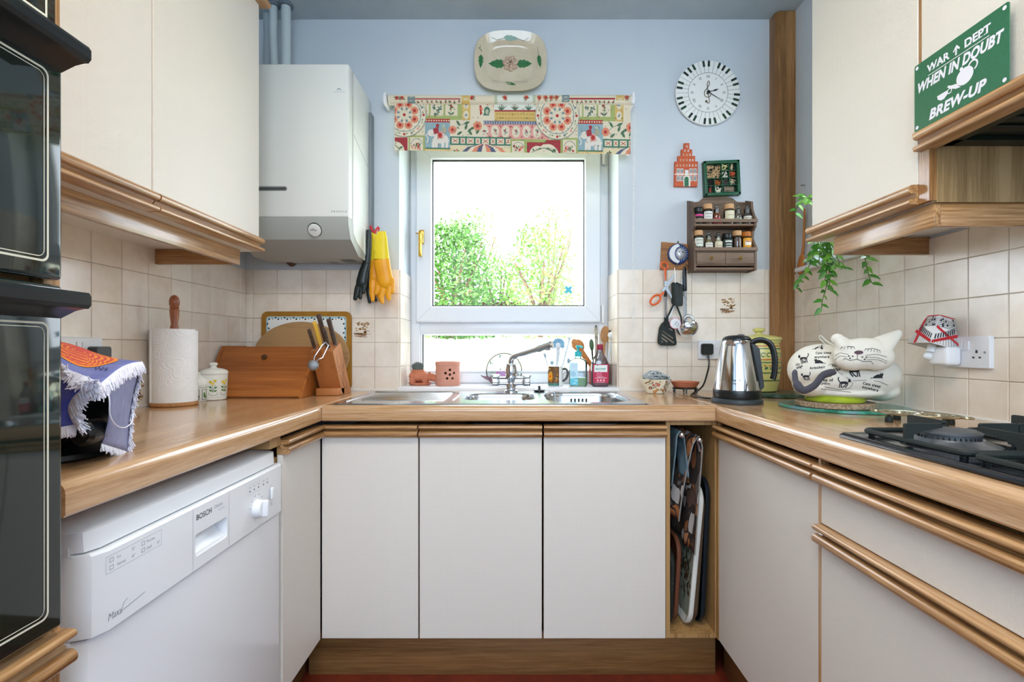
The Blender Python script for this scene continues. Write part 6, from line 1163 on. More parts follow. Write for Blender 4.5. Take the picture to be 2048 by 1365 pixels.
o = obj('scourer', m, mat('grey scourer', 'B8BEC0', .6, vary=(60, '8F989C')), t); o['kind'] = 'stuff'
c = Vector((.728, 2.115, ZT + .0005)); t = thing('saucer_stand', 'small black metal stand under a terracotta saucer', 'stand', c); m = M()
m.tube([c + Vector((.05 * math.cos(a), .05 * math.sin(a), .022)) for a in [2 * PI * i / 28 for i in range(28)]], .003, 6, closed=True)
for a in range(6): q = Vector((math.cos(a * PI / 3 + .3), math.sin(a * PI / 3 + .3), 0)) * .05; m.tube([c + q + Vector((0, 0, .023)), c + q * 1.02 + Vector((0, 0, .001))], [.003, .0035], 6)
m.tube([c + Vector((-.05, 0, .022)), c + Vector((.05, 0, .022))], .002, 6); m.tube([c + Vector((0, -.05, .022)), c + Vector((0, .05, .022))], .002, 6); obj('frame', m, black, t)
tag(obj('terracotta_saucer', M().lathe([(.042, .026), (.046, .027), (.060, .050), (.056, .050), (.044, .032), (.001, .031)], c, 36), terra), 'shallow terracotta saucer on the little black stand', 'saucer')
# ---------------------------------------------------------------- cat tea cosy on its stack: glass board, cork mat, teapot
c = Vector((1.055, 1.60, ZT + .0005)); gb = NT('green glass'); gb.set(Base_Color=(*lin('3E9A7A'), 1), Roughness=.12); gb.l(gb.ramp(gb.noise(gb.coords(), 14, 3), [(.35, '1F6A54'), (.5, '4AA08A'), (.68, '6A8A9A')]), gb.b.inputs['Base Color'])
tag(obj('glass_board', M().lathe([(.178, 0), (.180, .002), (.180, .007), (.178, .009)], c, 64), gb.m), 'large round green glass worktop saver beneath the cat tea cosy', 'board')
c = Vector((1.005, 1.555, ZT + .0098)); tag(obj('cork_mat', M().lathe([(.105, 0), (.109, .003), (.109, .014), (.106, .017)], c, 48), mat('speckled cork', 'A8937A', .9, vary=(160, '7C6852', .45, .6), bump=(200, .5))), 'round cork mat between the green glass board and the teapot', 'mat')
c = Vector((1.002, 1.55, ZT + .0272)); t = thing('teapot', 'lime green pottery teapot mostly hidden by the cat tea cosy', 'teapot', c)
obj('body', M().lathe([(.078, 0), (.082, .003), (.083, .010), (.078, .014), (.074, .022), (.070, .03), (.075, .06), (.070, .10), (.045, .125), (.02, .13)], c, 44), mat('lime green glaze', '9DB02C', .15, coat=.4), t)
t = thing('tea_cosy', 'quilted cream cat shaped tea cosy printed with sleeping cats', 'tea cosy', c + Vector((0, 0, .02))); YC = 1.55; D0 = Vector((1690 - VU, FOC, -(735 - VV))).normalized(); fab = weave('quilted calico', 'E9E6DA', .0016, .3, .9, 'XZ')
def lobe(m, u, v, ru, rv, ry, Y=YC, rot=0):
    s = Y / FOC; m.ball(P(u, v, Y), (ru * s, ry, rv * s), 24, 14, Matrix.Rotation(rot, 4, 'Y'))
m = M(); lobe(m, 1642, 740, 62, 52, .085); lobe(m, 1726, 752, 64, 48, .10); lobe(m, 1690, 755, 92, 42, .105); lobe(m, 1620, 768, 28, 26, .07); lobe(m, 1752, 780, 30, 22, .08); lobe(m, 1690, 783, 80, 14, .095)
o = obj('body', m, fab, t, angle=180); q = o.modifiers.new('puff', 'REMESH'); q.mode = 'VOXEL'; q.voxel_size = .005; q.use_smooth_shade = True; q = o.modifiers.new('soft', 'SMOOTH'); q.iterations = 5; q.factor = .5; cosy = o
YH = 1.435
m = M(); lobe(m, 1727, 708, 59, 32, .035, YH); lobe(m, 1705, 716, 36, 26, .032, YH); lobe(m, 1752, 714, 36, 28, .032, YH); sH = YH / FOC
m.tube([P(1697, 700, YH), P(1684, 688, YH), P(1676, 680, YH), P(1671, 677, YH)], [22 * sH, 19 * sH, 14 * sH, 8 * sH], 14, flat=.7); m.ball(P(1675, 679, YH), (13 * sH, 10 * sH, 12 * sH), 12, 8)
m.tube([P(1752, 700, YH), P(1770, 687, YH), P(1786, 675, YH), P(1797, 667, YH)], [26 * sH, 20 * sH, 13 * sH, 8.5 * sH], 14, flat=.7); m.ball(P(1796, 668, YH), (8.5 * sH, 7 * sH, 8.5 * sH), 12, 8)
o = obj('head', m, fab, t, angle=180); q = o.modifiers.new('puff', 'REMESH'); q.mode = 'VOXEL'; q.voxel_size = .0035; q.use_smooth_shade = True; q = o.modifiers.new('soft', 'SMOOTH'); q.iterations = 5; q.factor = .5; chead = o
tail = mat('charcoal felt', '4A4A54', .9, bump=(200, .3)); YTl = 1.45; sT = YTl / FOC; m = M(); m.tube(bez([P(1589, 742, 1.50), P(1592, 765, YTl), P(1606, 781, YTl - .01), P(1628, 772, YTl - .015), P(1645, 752, YTl - .015), P(1662, 746, YTl - .012), P(1672, 747, YTl - .008)], 5), [4 * sT] + [6 * sT] * 5 + [8.5 * sT] * 20 + [7 * sT, 6 * sT, 5 * sT, 3.5 * sT, 2 * sT], 12, flat=.6); obj('tail', m, tail, t)
m = M(); m.tube(bez([P(1652, 690, 1.54), P(1640, 678, 1.53), P(1641, 672, 1.53), P(1652, 682, 1.53), P(1668, 692, 1.52)], 5), .004, 6, flat=.4); obj('loop', m, fab, t)
bkk = '2A2A30'; k = Ink()
for x0, y0, x1, y1, n in ((1684, 696, 1708, 697, 5), (1731, 700, 1758, 704, 6)):
    k.line([(x0, y0), ((x0 + x1) / 2, y0 - 2), (x1, y1 - 2)], 1.0, bkk)
    for i in range(n): a = i / (n - 1); x, y = x0 + (x1 - x0) * a, y0 + (y1 - y0) * a - 2; k.line([(x, y), (x + (a - .5) * 4 - 1, y + 5)], .9, bkk)
k.disc(1717, 706, 9, '5A4450', 16, 3.8); k.line([(1714.5, 709), (1714, 719)], 1.0, bkk); k.line([(1686, 721), (1689, 717.5), (1700, 721.5), (1714, 719.5), (1726, 724), (1741, 723.5), (1745, 729)], 1.1, bkk)
for x, y in ((1697.5, 713), (1705, 713.5), (1700, 717.5), (1724, 715), (1732, 715.5), (1728.5, 719.5)): k.disc(x, y, 2.0, bkk, 8, 1.3)
for pts in (((1670, 713), (1680, 707), (1697, 710)), ((1668, 722), (1680, 713), (1694, 715)), ((1730, 712), (1752, 710), (1772, 715)), ((1735, 715.5), (1756, 717), (1773, 724)), ((1732, 720), (1756, 721), (1772, 728))): k.line(bez([(*p, 0) for p in pts], 5), .7, bkk)
k.emit('stitched_face', chead, drape(bvh_of(chead), lambda u, v: P(u, v, YH), D0), .9)
k = Ink(); 
def tx(s_, u, v, h, rot=0): k.text(s_, u, -v, h, bkk, rot=rot, bold=.03, sx=1.0, space=1.15)
for s_, u, v, h, r in (('Cats sleep', 1645, 707, 5, 0.02), ('anywhere', 1642, 715.5, 5, .0), ('On the', 1596, 729, 5, .35), ('edge', 1594, 736, 5, .35), ('Armchair', 1633, 738, 5.5, .1), ('On the', 1675, 734, 5.2, -.05), ('edge', 1673, 741, 5.2, 0), ('Top of', 1652, 764, 6, 0), ('piano', 1650, 770.5, 5, -.05), ('Cats sleep', 1744, 773, 5.5, -.2), ('anywhere', 1741, 781, 5.5, -.25)): tx(s_, u, v, h, r)
def cat(u, v, s, kind, fl=1):
    P_ = lambda x, y: (u + fl * x * s, -(v - y * s))
    if kind == 0:   # curled
        k.poly([P_(x, y) for x, y in ((-10, -3), (-6, 1), (0, 4), (5, 4), (6, 7), (8, 5), (10, 7), (11, 3), (9, 0), (10, -3))], bkk); k.line([P_(-10, -2.5), P_(-13, -3)], 1.4 * s, bkk)
    else:
        k.poly([P_(x, y) for x, y in ((-9, 2), (-4, 4), (4, 4), (9, 2), (8, -2), (2, -1), (-4, -1), (-8, -1))], bkk); k.disc(*P_(11, 5), 3 * s, bkk, 10); k.poly([P_(9, 7), P_(9.5, 10), P_(11, 8)], bkk); k.poly([P_(11.5, 8), P_(13, 10), P_(13.5, 6.5)], bkk)
        for x, e in ((-8, -10), (-5, -6), (5, -4), (8, 2)): k.line([P_(x, 0), P_(x + (e - x) * .4, -5), P_(e, -9)], 2 * s, bkk)
        k.line([P_(-8, 2), P_(-12, 8), P_(-11, 13)], 2.2 * s, bkk)
cat(1634, 694, 1.0, 0); cat(1602, 717, .9, 1, -1); cat(1637, 724, 1.0, 0, -1); cat(1608, 755, .8, 1, -1); cat(1709, 744, 1.15, 1, -1); cat(1756, 754, 1.1, 0); cat(1688, 768, 1.0, 1, 1)
k.line([(u, -v) for u, v in ((1656, 730), (1664, 728), (1678, 746), (1700, 760), (1706, 768), (1700, 778), (1680, 782), (1650, 776), (1638, 770))], .8, bkk); k.line([(u, -v) for u, v in ((1706, 763), (1730, 761), (1760, 764), (1778, 772))], .8, bkk); k.line([(1640, -780), (1700, -786), (1748, -795)], .8, bkk)
k.emit('cat_print', cosy, drape(bvh_of(cosy), lambda u, v: P(u, -v, YC - .12), D0), .9)
# ---------------------------------------------------------------- brass trivet
t = thing('brass_trivet', 'oval openwork brass trivet on dark rubber feet beside the hob', 'trivet', (1.035, 1.265, ZT + .0005)); tc = Vector((1.035, 1.265, ZT + .024)); ta = Vector((.62, -.78, 0)).normalized(); tb = Vector((.78, .62, 0)); m = M()
def tp(a, b_): return tc + ta * a + tb * b_
def loopt(cx, cy, rx, ry, r=.0028, n=26, a0=0, a1=2 * PI): m.tube([tp(cx + rx * math.cos(a0 + (a1 - a0) * i / n), cy + ry * math.sin(a0 + (a1 - a0) * i / n)) for i in range(n)], r, 6, closed=(a1 - a0 > 6.2))
loopt(0, 0, .082, .052, .0034, 40); loopt(-.04, 0, .022, .026); loopt(.04, 0, .022, .026); loopt(0, 0, .018, .018); loopt(-.04, 0, .009, .011, .0022); loopt(.04, 0, .009, .011, .0022); loopt(-.092, 0, .011, .012); loopt(.092, 0, .011, .012); loopt(0, .035, .012, .014, .0022); loopt(0, -.035, .012, .014, .0022)
obj('openwork', m, mat('pale brass', 'B4AC94', .34, 1), t)
for a, b_ in ((-.055, -.034), (.055, -.034), (-.055, .034), (.055, .034)):
    q = tp(a, b_); obj('foot', M().lathe([(.009, .0), (.0095, .004), (.0085, .014), (.004, .016), (.0035, .023)], (q.x, q.y, ZT + .0005), 14), blackm, t)
# ---------------------------------------------------------------- gas hob
hx0, hx1, hy0, hy1 = .705, 1.205, .50, 1.083; t = thing('gas_hob', 'black enamel gas hob with cast iron pan supports', 'hob', (.95, .8, ZT)); zh = ZT + .001
m = M(); m.rings([[Vector((x, y, z)) for x, y in rrect(hx0 + i, hx1 - i, hy0 + i, hy1 - i, .014, 5)] for i, z in ((0, zh), (0, zh + .005), (.004, zh + .009), (.012, zh + .0095), (.016, zh + .0075), (.024, zh + .0075))]); obj('plate', m, blackenam, t, angle=40)
zp = zh + .0078; burnm = mat('burner alloy', '8E9298', .3, .8, vary=(60, '757A80')); capm = mat('burner cap', '55585C', .5, .3)
iron = mat('cast iron', '1C2422', .6, bump=(300, .3))
for (bx_, by_, s) in ((.83, .945, 1.0), (1.07, .945, .8), (.83, .66, .8), (1.07, .66, 1.0)):
    c = Vector((bx_, by_, zp)); b = obj('burner', M().lathe([(.075 * s, 0), (.076 * s, .003), (.055 * s, .011), (.052 * s, .014), (.047 * s, .014)], c, 40), burnm, t); m = M(); m.lathe([(.046 * s, .012), (.046 * s, .022), (.049 * s, .0225), (.049 * s, .025), (.044 * s, .029), (.001, .0305)], c, 40); obj('burner_cap', m, capm, b); m = M()
    for i in range(36):
        a = 2 * PI * i / 36; q = c + Vector((.0465 * s * math.cos(a), .0465 * s * math.sin(a), .0165)); m.ball(q, (.0016, .0016, .003), 5, 4)
    obj('flame_port', m, black, b)['kind'] = 'stuff'
for px0, px1 in ((hx0 + .035, .945), (.955, hx1 - .03)):
    for py0, py1 in ((.815, hy1 - .03), (.53, .80)):
        cx_, cy_ = (px0 + px1) / 2, (py0 + py1) / 2; m = M(); m.tube([Vector((x, y, zp + .010)) for x, y in rrect(px0, px1, py0, py1, .022, 5)], .0055, 8, closed=True); s_ = obj('pan_support', m, iron, t)
        for dx, dy in ((1, 0), (-1, 0), (0, 1), (0, -1)):
            e = Vector((px1 if dx > 0 else px0 if dx < 0 else cx_, py1 if dy > 0 else py0 if dy < 0 else cy_, 0)); q = Vector((cx_, cy_, 0)) + Vector((dx, dy, 0)) * .038; L = (e - q).length; f = Vector((-dx, -dy, 0)); mp = flat_on((e.x, e.y, zp), f, (0, 0, 1), (f.y, -f.x, 0))
            m = M(); m.prism([(-.004, .002), (.010, .002), (.012, .022), (L * .6, .030), (L, .034), (L + .003, .038), (L, .042), (-.001, .042), (-.004, .040)], mp, -.0035, .0035); obj('finger', m, iron, s_)
        for x in (px0, px1):
            for y in (py0, py1): q = Vector((x + (.012 if x == px0 else -.012), y + (.012 if y == py0 else -.012), zp)); obj('rubber_foot', M().lathe([(.006, 0), (.006, .008)], q, 10), blackm, s_)
# ---------------------------------------------------------------- night light with a music-print shade plugged into the hob side socket
nb = Vector((XR - .0175, 1.388, 1.092)); t = thing('night_light', 'white plug-in night light with a piano and music print shade', 'lamp', nb); m = M(); m.box(nb.x - .045, nb.x, nb.y - .028, nb.y + .034, nb.z - .03, nb.z + .022, .010, 3); obj('plug_body', m, whitem, t)
m = M(); m.ball(nb + Vector((-.045, .03, -.004)), (.014, .012, .012), 12, 8); obj('dimmer_wheel', m, whitem, t)
sc_ = nb + Vector((-.040, .022, .026)); T = Matrix.Rotation(math.radians(16), 4, 'Y'); 
def sh(x, y, z): return sc_ + T @ Vector((x, y, z))
def sq(w, z, n=1): return [sh(x, y, z) for x, y in ((-w, -w), (w, -w), (w, w), (-w, w))]
m = M(); m.rings([sq(.042, -.004), sq(.020, .084)], False, False); shade = obj('shade', m, mat('white shade card', 'EDEAE6', .7), t, solid=.0012, angle=20); m = M(); m.tube([sh(0, 0, -.02), sh(0, 0, .004)], .012, 12); obj('lamp_holder', m, whitem, t)
for fi, (ax, sg) in enumerate((('y', -1), ('x', -1), ('x', 1), ('y', 1))):
    k = Ink(); rnd = random.Random(fi + 30)
    def face(u, v, d=0, ax=ax, sg=sg):
        w = .042 - (.022) * v; x = u * w; o_ = sg * (w + .0012 + d); return sh(x, o_, -.004 + .088 * v) if ax == 'y' else sh(o_, x, -.004 + .088 * v)
    for i in range(5): k.line([(-1, .62 + i * .06), (1, .62 + i * .06)], .012, '2A2A2E')
    for i in range(8): x, y = rnd.uniform(-.8, .8), rnd.uniform(.62, .92); k.disc(x, y, .09, bkk, 8, .035); k.line([(x + .08, y), (x + .08, y + .12)], .03, bkk)
    k.layer = 1; k.poly([(-1, .0), (1, .40), (1, .50), (-1, .10)], 'C8262E'); k.poly([(-1, .55), (1, .12), (1, .20), (-1, .64)], 'C8262E') if fi % 2 == 0 else k.poly([(.4, 0), (1, .8), (1, 1), (.2, 0)], 'C8262E')
    for i in range(9): x = -.9 + i * .2; k.poly([(x, .14 + .2 * (x + 1)), (x + .1, .16 + .2 * (x + 1)), (x + .1, .33 + .2 * (x + 1)), (x, .31 + .2 * (x + 1))], bkk)
    for i in range(10): x = -1 + i * .2; k.line([(x, .02), (x, .14 + .2 * (x + 1))], .02, bkk)
    k.rect(-1, 1, .97, 1, 'C8262E'); k.emit('print', shade, face, .7, clip=(-1, 1, 0, 1))
# ---------------------------------------------------------------- wooden spoon hung on the side wall, trailing plant
t = thing('wooden_spoon', 'long wooden spoon hanging on the wall beside the oak post', 'spoon', (1.235, 2.14, 1.45)); xs = XR - .012
obj('handle', M().tube([PX(1609, 418, xs), PX(1609, 440, xs), PX(1607, 490, xs), PX(1604, 515, xs)], [.006, .0075, .008, .010], 10, flat=.6), spw2, t)
a, b_ = PX(1604, 510, xs), PX(1600, 548, xs); m = M(); d = (b_ - a); sd = Vector((0, 1, 0)); T = Matrix((Vector((0, 1, 0)), Vector((1, 0, 0)), d.normalized())).transposed().to_4x4(); m.ball((a + b_) / 2, (.026, .008, d.length * .56), 16, 12, T); obj('bowl', m, spw2, t)
obj('string', M().tube([PX(1609, 420, xs), PX(1608, 372, XR - .004)], .0008, 4), whitem, t); nn_ = PX(1608, 371, XR - .004); obj('nail', M().tube([nn_ + Vector((.004, 0, 0)), nn_ - Vector((.012, 0, 0))], .0035, 8), steel, t)
t = thing('trailing_plant', 'trailing green pot plant spilling from the side window sill under the wall cupboard', 'plant', (1.22, 1.86, RZ0)); potc = Vector((1.258, 1.84, RZ0 + .001))
obj('pot', M().lathe([(.045, 0), (.047, .003), (.056, .085), (.060, .087), (.060, .100), (.055, .100), (.050, .08), (.001, .08)], potc, 28), mat('blue grey plant pot', '7E8CA0', .4), t)
leafg = mat('glossy green leaf', '5FA83C', .3, vary=(40, '3F8030')); leafy = mat('young green leaf', '8CC850', .35, vary=(40, '6FB440')); rnd = random.Random(21)
lm = {}
for nm, mm in (('a', leafg), ('b', leafy)):
    m = M(); pts = [(0, 0, 0), (.007, .0075, .001), (.016, .0085, .002), (.027, .0045, .000), (.036, 0, -.004), (.027, -.0045, 0), (.016, -.0085, .002), (.007, -.0075, .001)]; v = [m.b.verts.new(p) for p in pts]; mid = [m.b.verts.new((.012, 0, -.0015)), m.b.verts.new((.025, 0, -.003))]
    for f in ((0, 1, 8), (1, 2, 9, 8), (2, 3, 9), (3, 4, 9), (4, 5, 9), (5, 6, 9), (6, 7, 8, 9), (7, 0, 8)): m.face([(v + mid)[i] for i in f])
    lo = obj('leaf', m, mm, None, angle=180); lm[nm] = lo.data; bpy.data.objects.remove(lo)
def vine(pts, step=.014, kind='a', s=1.0):
    pp = bez(pts, 8); obj('stem', M().tube(pp, .0016, 5), mat('green stem', '5E7A3A', .5), t); acc = 0; side = 1
    for p, q in zip(pp, pp[1:]):
        acc += (q - p).length
        if acc > step:
            acc = 0; side = -side; d = (q - p).normalized(); out = Vector((side * rnd.uniform(.5, 1), rnd.uniform(-.7, .3) - .1, rnd.uniform(-.7, .15))).normalized(); x = (out + d * .35).normalized(); z = Vector((rnd.uniform(-.3, .3), -1, .6)); y = z.cross(x).normalized(); z = x.cross(y)
            o = bpy.data.objects.new('leaf', lm['b' if rnd.random() < (.75 if kind == 'b' else .25) else 'a']); COL.objects.link(o); o.parent = t; k_ = s * rnd.uniform(.8, 1.15); Mx = Matrix((x * k_, y * k_, z * k_)).transposed().to_4x4(); Mx.translation = q - SHIFT[t.name]; o.matrix_local = Mx
top = potc + Vector((0, 0, .10))
XV = 1.19
vine([top, PX(1650, 470, 1.2), PX(1648, 520, 1.17), PX(1655, 560, 1.165), PX(1645, 600, 1.165), PX(1643, 617, 1.165)], .013, 'a')
vine([top, PX(1640, 480, 1.2), PX(1625, 515, 1.18), PX(1612, 545, 1.17), PX(1598, 565, 1.17), PX(1594, 578, 1.17)], .013)
vine([top, PX(1655, 465, 1.17), PX(1668, 500, 1.15), PX(1680, 530, 1.15)], .012, 'b'); vine([top, PX(1648, 470, 1.18), PX(1640, 500, 1.16), PX(1638, 530, 1.16)], .011, 'b'); vine([top, PX(1660, 475, 1.16), PX(1662, 505, 1.15), PX(1658, 545, 1.15), PX(1661, 582, 1.15)], .012)
vine([top, PX(1634, 478, 1.2), PX(1630, 495, 1.18), PX(1645, 512, 1.17)], .010, 'b'); vine([top, PX(1690, 490, 1.18), PX(1725, 505, 1.17), PX(1732, 530, 1.16), PX(1738, 552, 1.16), PX(1743, 566, 1.16)], .013)
vine([top, PX(1646, 476, 1.19), PX(1632, 500, 1.17), PX(1618, 520, 1.17)], .010); vine([top, PX(1652, 480, 1.18), PX(1650, 500, 1.15), PX(1672, 530, 1.15), PX(1690, 537, 1.15)], .011, 'b'); vine([top, PX(1656, 480, 1.18), PX(1654, 520, 1.14), PX(1650, 560, 1.14)], .010)
vine([top, potc + Vector((-.03, .06, .20)), PX(1640, 395, 1.19), PX(1612, 402, 1.17), PX(1598, 408, 1.17), PX(1590, 428, 1.17)], .013, 'b'); vine([PX(1625, 400, 1.18), PX(1606, 395, 1.175), PX(1592, 390, 1.17)], .013, 'b')
# ---------------------------------------------------------------- enamel sign
t = thing('enamel_sign', 'green enamel sign about brewing up fixed to the cupboard door', 'sign', (RXU - .018, 1.04, 1.69)); yl_, yr = 1.150, .930; zb_, zt2 = 1.612, 1.765
so = Vector((RXU - .0175, (yl_ + yr) / 2, (zb_ + zt2) / 2)); mpS = flat_on(so, (0, -1, 0), (0, 0, 1), (-1, 0, 0)); hw, hh = (yl_ - yr) / 2, (zt2 - zb_) / 2
o = obj('plate', M().prism(rrect(-hw, hw, -hh, hh, .004, 3), mpS, 0, .0025), mat('green enamel', '2F6A4A', .25, coat=.3, vary=(200, '356F50')), t); k = Ink(); w = 'E4E6F0'
k.text('WAR', -.046, .043, .0165, w, bold=.035, sx=1.05); k.text('DEPT', .046, .043, .0165, w, bold=.035, sx=1.05); k.poly([(-.0035, .040), (.0005, .040), (.001, .053), (.0065, .048), (.008, .051), (.0, .061), (-.0085, .051), (-.007, .048), (-.003, .053)], w)
for x in (-.058, -.046, -.034, .030, .042, .054, .064): k.rect(x - .004, x + .004, .0425, .0440, w)
k.rect(-.072, .072, .0345, .036, w); k.text('WHEN IN DOUBT', -.003, .0095, .0215, w, bold=.045, shear=.25, sx=.80, space=1.04); k.text('BREW-UP', -.004, -.0655, .0215, w, bold=.045, shear=.25, sx=1.0, space=1.05)
k.disc(.019, -.015, .0195, w, 28, .0175); k.poly([(.006, -.0295), (.0, -.021), (-.012, -.0185), (-.020, -.0145), (-.0225, -.0175), (-.014, -.024), (-.002, -.031), (.010, -.033)][::-1], w); k.disc(.011, .0035, .004, w, 10); k.ring(.037, -.003, .0115, .0035, w, 20, -70, 190)
k.poly([(-.048, -.0235), (-.020, -.0235), (-.022, -.032), (-.030, -.0375), (-.038, -.0375), (-.046, -.032)], w); k.ring(-.017, -.0275, .006, .002, w, 16)
for x in (-hw + .008, hw - .008):
    for y in (-hh + .008, hh - .008): k.disc(x, y, .0042, w, 14)
k.emit('lettering', o, lambda x, y, d: mpS(x, y, .0026 + d), .3)
# ---------------------------------------------------------------- trays and towels in the open slot
def tray(name, label, cat, xb, xt, y0, y1, z0, z1, ms, rimw, inner=None, pr=None, rimd=.010):
    """tray standing on its long edge, open face towards the sink; xb / xt: its position at floor and top"""
    t = thing(name, label, cat, (xb, (y0 + y1) / 2, z0)); tilt = (xt - xb) / (z1 - z0)
    def mp(y, z, d): return Vector((xb + (z - z0) * tilt - d, y, z))
    R = min(.06, (z1 - z0) * .2); o_ = lambda i: rrect(y0 + i, y1 - i, z0 + i, z1 - i, max(R - i, .01), 6)
    m = M(); m.rings([[mp(y, z, d) for y, z in o_(i)] for i, d in ((.004, -.004), (0, 0), (0, rimd), (.004, rimd + .002), (rimw, rimd), (rimw + .012, .002), (rimw + .04, .001))]); o = obj('body', m, ms, t, angle=50)
    if inner: m = M(); m.rings([[mp(y, z, d) for y, z in o_(rimw + .013)] for d in (.0022, .0032)]); o2 = obj('inner_face', m, inner, t)
    if pr: pr(o, mp)
    return t
def floral(o, mp):
    k = Ink(); rnd = random.Random(9)
    for i in range(60): k.leaf(1.79 + rnd.gauss(0, .035), .30 + rnd.gauss(0, .07), rnd.uniform(.012, .045), rnd.uniform(.006, .014), rnd.uniform(.8, 2.4), ('5A4030', '6E4A3A', '3E4A38')[i % 3])
    for i in range(12): k.disc(1.80 + rnd.gauss(0, .03), .42 + rnd.gauss(0, .05), .008, '5E6A54', 8)
    k.emit('print', o, lambda x, y, d: mp(x, y, .0036 + d), .3)
traym = mat('white melamine tray', 'E4E6E0', .3); sagem = mat('sage tray face', 'A9B5A4', .4)
tray('tray', 'white rimmed tray with a dark flower spray, frontmost in the slot', 'tray', .607, .652, 1.70, 2.15, .139, .628, traym, .012, sagem, floral, .012)
tray('tray', 'sage green patterned tray with brown edge behind the white tray', 'tray', .631, .664, 1.72, 2.15, .139, .605, mat('brown tray edge', '5E4A38', .5), .006, mat('mottled sage', '7E8C78', .5, vary=(70, '4E5A4A')))
tray('tray', 'slim black oven tray furthest along the slot beside the corner cupboard', 'tray', .654, .676, 1.71, 2.15, .139, .652, mat('blue black enamel', '14202A', .3), .006)
tray('tray', 'dark tray with thin pale rim standing nearest the sink cupboard', 'tray', .541, .552, 1.705, 2.1, .139, .40, mat('dark speckled tray', '1C2420', .5, vary=(120, '4A564A', .6, .7)), .006)
tray('board', 'reddish brown wooden board edge in the tray slot behind the towel', 'board', .562, .580, 1.72, 2.1, .139, .44, mat('reddish board', '6A3E2A', .6), .006)
t = thing('towel_rail', 'chrome pull-out towel rail at the top of the tray slot', 'rail', (.6, 1.9, .80)); m = M()
for x, z in ((.6265, .798), (.566, .815)):
    m = M(); m.tube([(x, 1.675, z), (x, 2.1, z)], .007, 12); m.ball((x, 1.673, z), (.010, .007, .010), 12, 8); obj('bar', m, chrome, t)
obj('bracket', M().box(.545, .66, 2.08, 2.11, .79, .86, .004), black, t)
def towel_mat(name, cols):
    k = NT(name); vo = k.n('ShaderNodeTexVoronoi'); vo.inputs['Scale'].default_value = 26; nz = k.n('ShaderNodeTexNoise'); nz.inputs['Scale'].default_value = 9; nz.inputs['Detail'].default_value = 2; v = k.coords((1, 1, .55)); k.l(v, nz.inputs['Vector'])
    mx = k.n('ShaderNodeMix', data_type='VECTOR'); mx.inputs[0].default_value = .12; k.l(v, mx.inputs[4]); k.l(nz.outputs['Color'], mx.inputs[5]); k.l(mx.outputs[1], vo.inputs['Vector'])
    sp = k.n('ShaderNodeSeparateColor'); k.l(vo.outputs['Color'], sp.inputs[0]); r = k.ramp(sp.outputs[0], [(i / len(cols), c) for i, c in enumerate(cols)]); k.t.nodes[-1]; 
    cr = r.node; cr.color_ramp.interpolation = 'CONSTANT'
    v2 = k.n('ShaderNodeTexVoronoi', feature='DISTANCE_TO_EDGE'); v2.inputs['Scale'].default_value = 26; k.l(mx.outputs[1], v2.inputs['Vector']); lt = k.n('ShaderNodeMath', operation='GREATER_THAN'); lt.inputs[1].default_value = .055; k.l(v2.outputs['Distance'], lt.inputs[0])
    m2 = k.n('ShaderNodeMix', data_type='RGBA'); k.l(lt.outputs[0], m2.inputs[0]); m2.inputs[6].default_value = (*lin('3A302C'), 1); k.l(r, m2.inputs[7]); k.l(m2.outputs[2], k.b.inputs['Base Color']); k.set(Roughness=.9); return k.m
tw = thing('tea_towel', 'brown and orange printed tea towel draped over the chrome rail in the slot', 'towel', (.62, 1.75, .80)); rx, rz = .6265, .7985
def drapef(u, v):     # v across the rail: left hem -> bar -> right hem; u along the bar
    y = 1.680 + u * .26; T = v * 2 - 1
    if T > 0: L = .40 - .012 * u; s = T; return Vector((rx + .011 * min(1, s * 12) - .030 * s ** 1.2 + .005 * math.sin(u * 12) * s, y - .004 + .006 * s * math.sin(5 * s), rz + .011 - L * s))
    s = -T; L = .30 - .05 * u; fold = .010 * math.sin(u * 13 + 1) * s; return Vector((rx - .011 * min(1, s * 12) - .070 * s ** .9 * (1 - .2 * s) + fold, y + .004 + .03 * s, rz + .011 - L * s ** 1.05))
o = obj('cloth', M().grid(drapef, 22, 40), towel_mat('autumn print cloth', ['A0643C', '4A423E', 'D2905E', '76706C', 'D8D4D0', 'C07A4A', '6A5244', 'C88A60', '3C3632']), tw, angle=180, solid=.003)
m = M(); a = [drapef(0, i / 40) for i in range(41)]; m.tube([p + Vector((0, -.001, 0)) for p in a], .0024, 6); obj('hem', m, mat('grey hem', '8A8884', .9), tw)
tw = thing('tea_towel', 'bluish grey tea towel hanging behind the printed one in the slot', 'towel', (.57, 1.75, .815)); rx2, rz2 = .566, .8155
def drape2(u, v):
    y = 1.688 + u * .26; T = v * 2 - 1; s = abs(T); sg = 1 if T > 0 else -1; return Vector((rx2 + sg * (.011 * min(1, s * 12) + .010 * s) + .008 * math.sin(u * 14 + T * 2) * s, y, rz2 + .011 - (.16 if T > 0 else .19) * s))
obj('cloth', M().grid(drape2, 20, 34), mat('blue grey cloth', '6E8690', .9, vary=(30, '4E6470')), tw, angle=180, solid=.003)
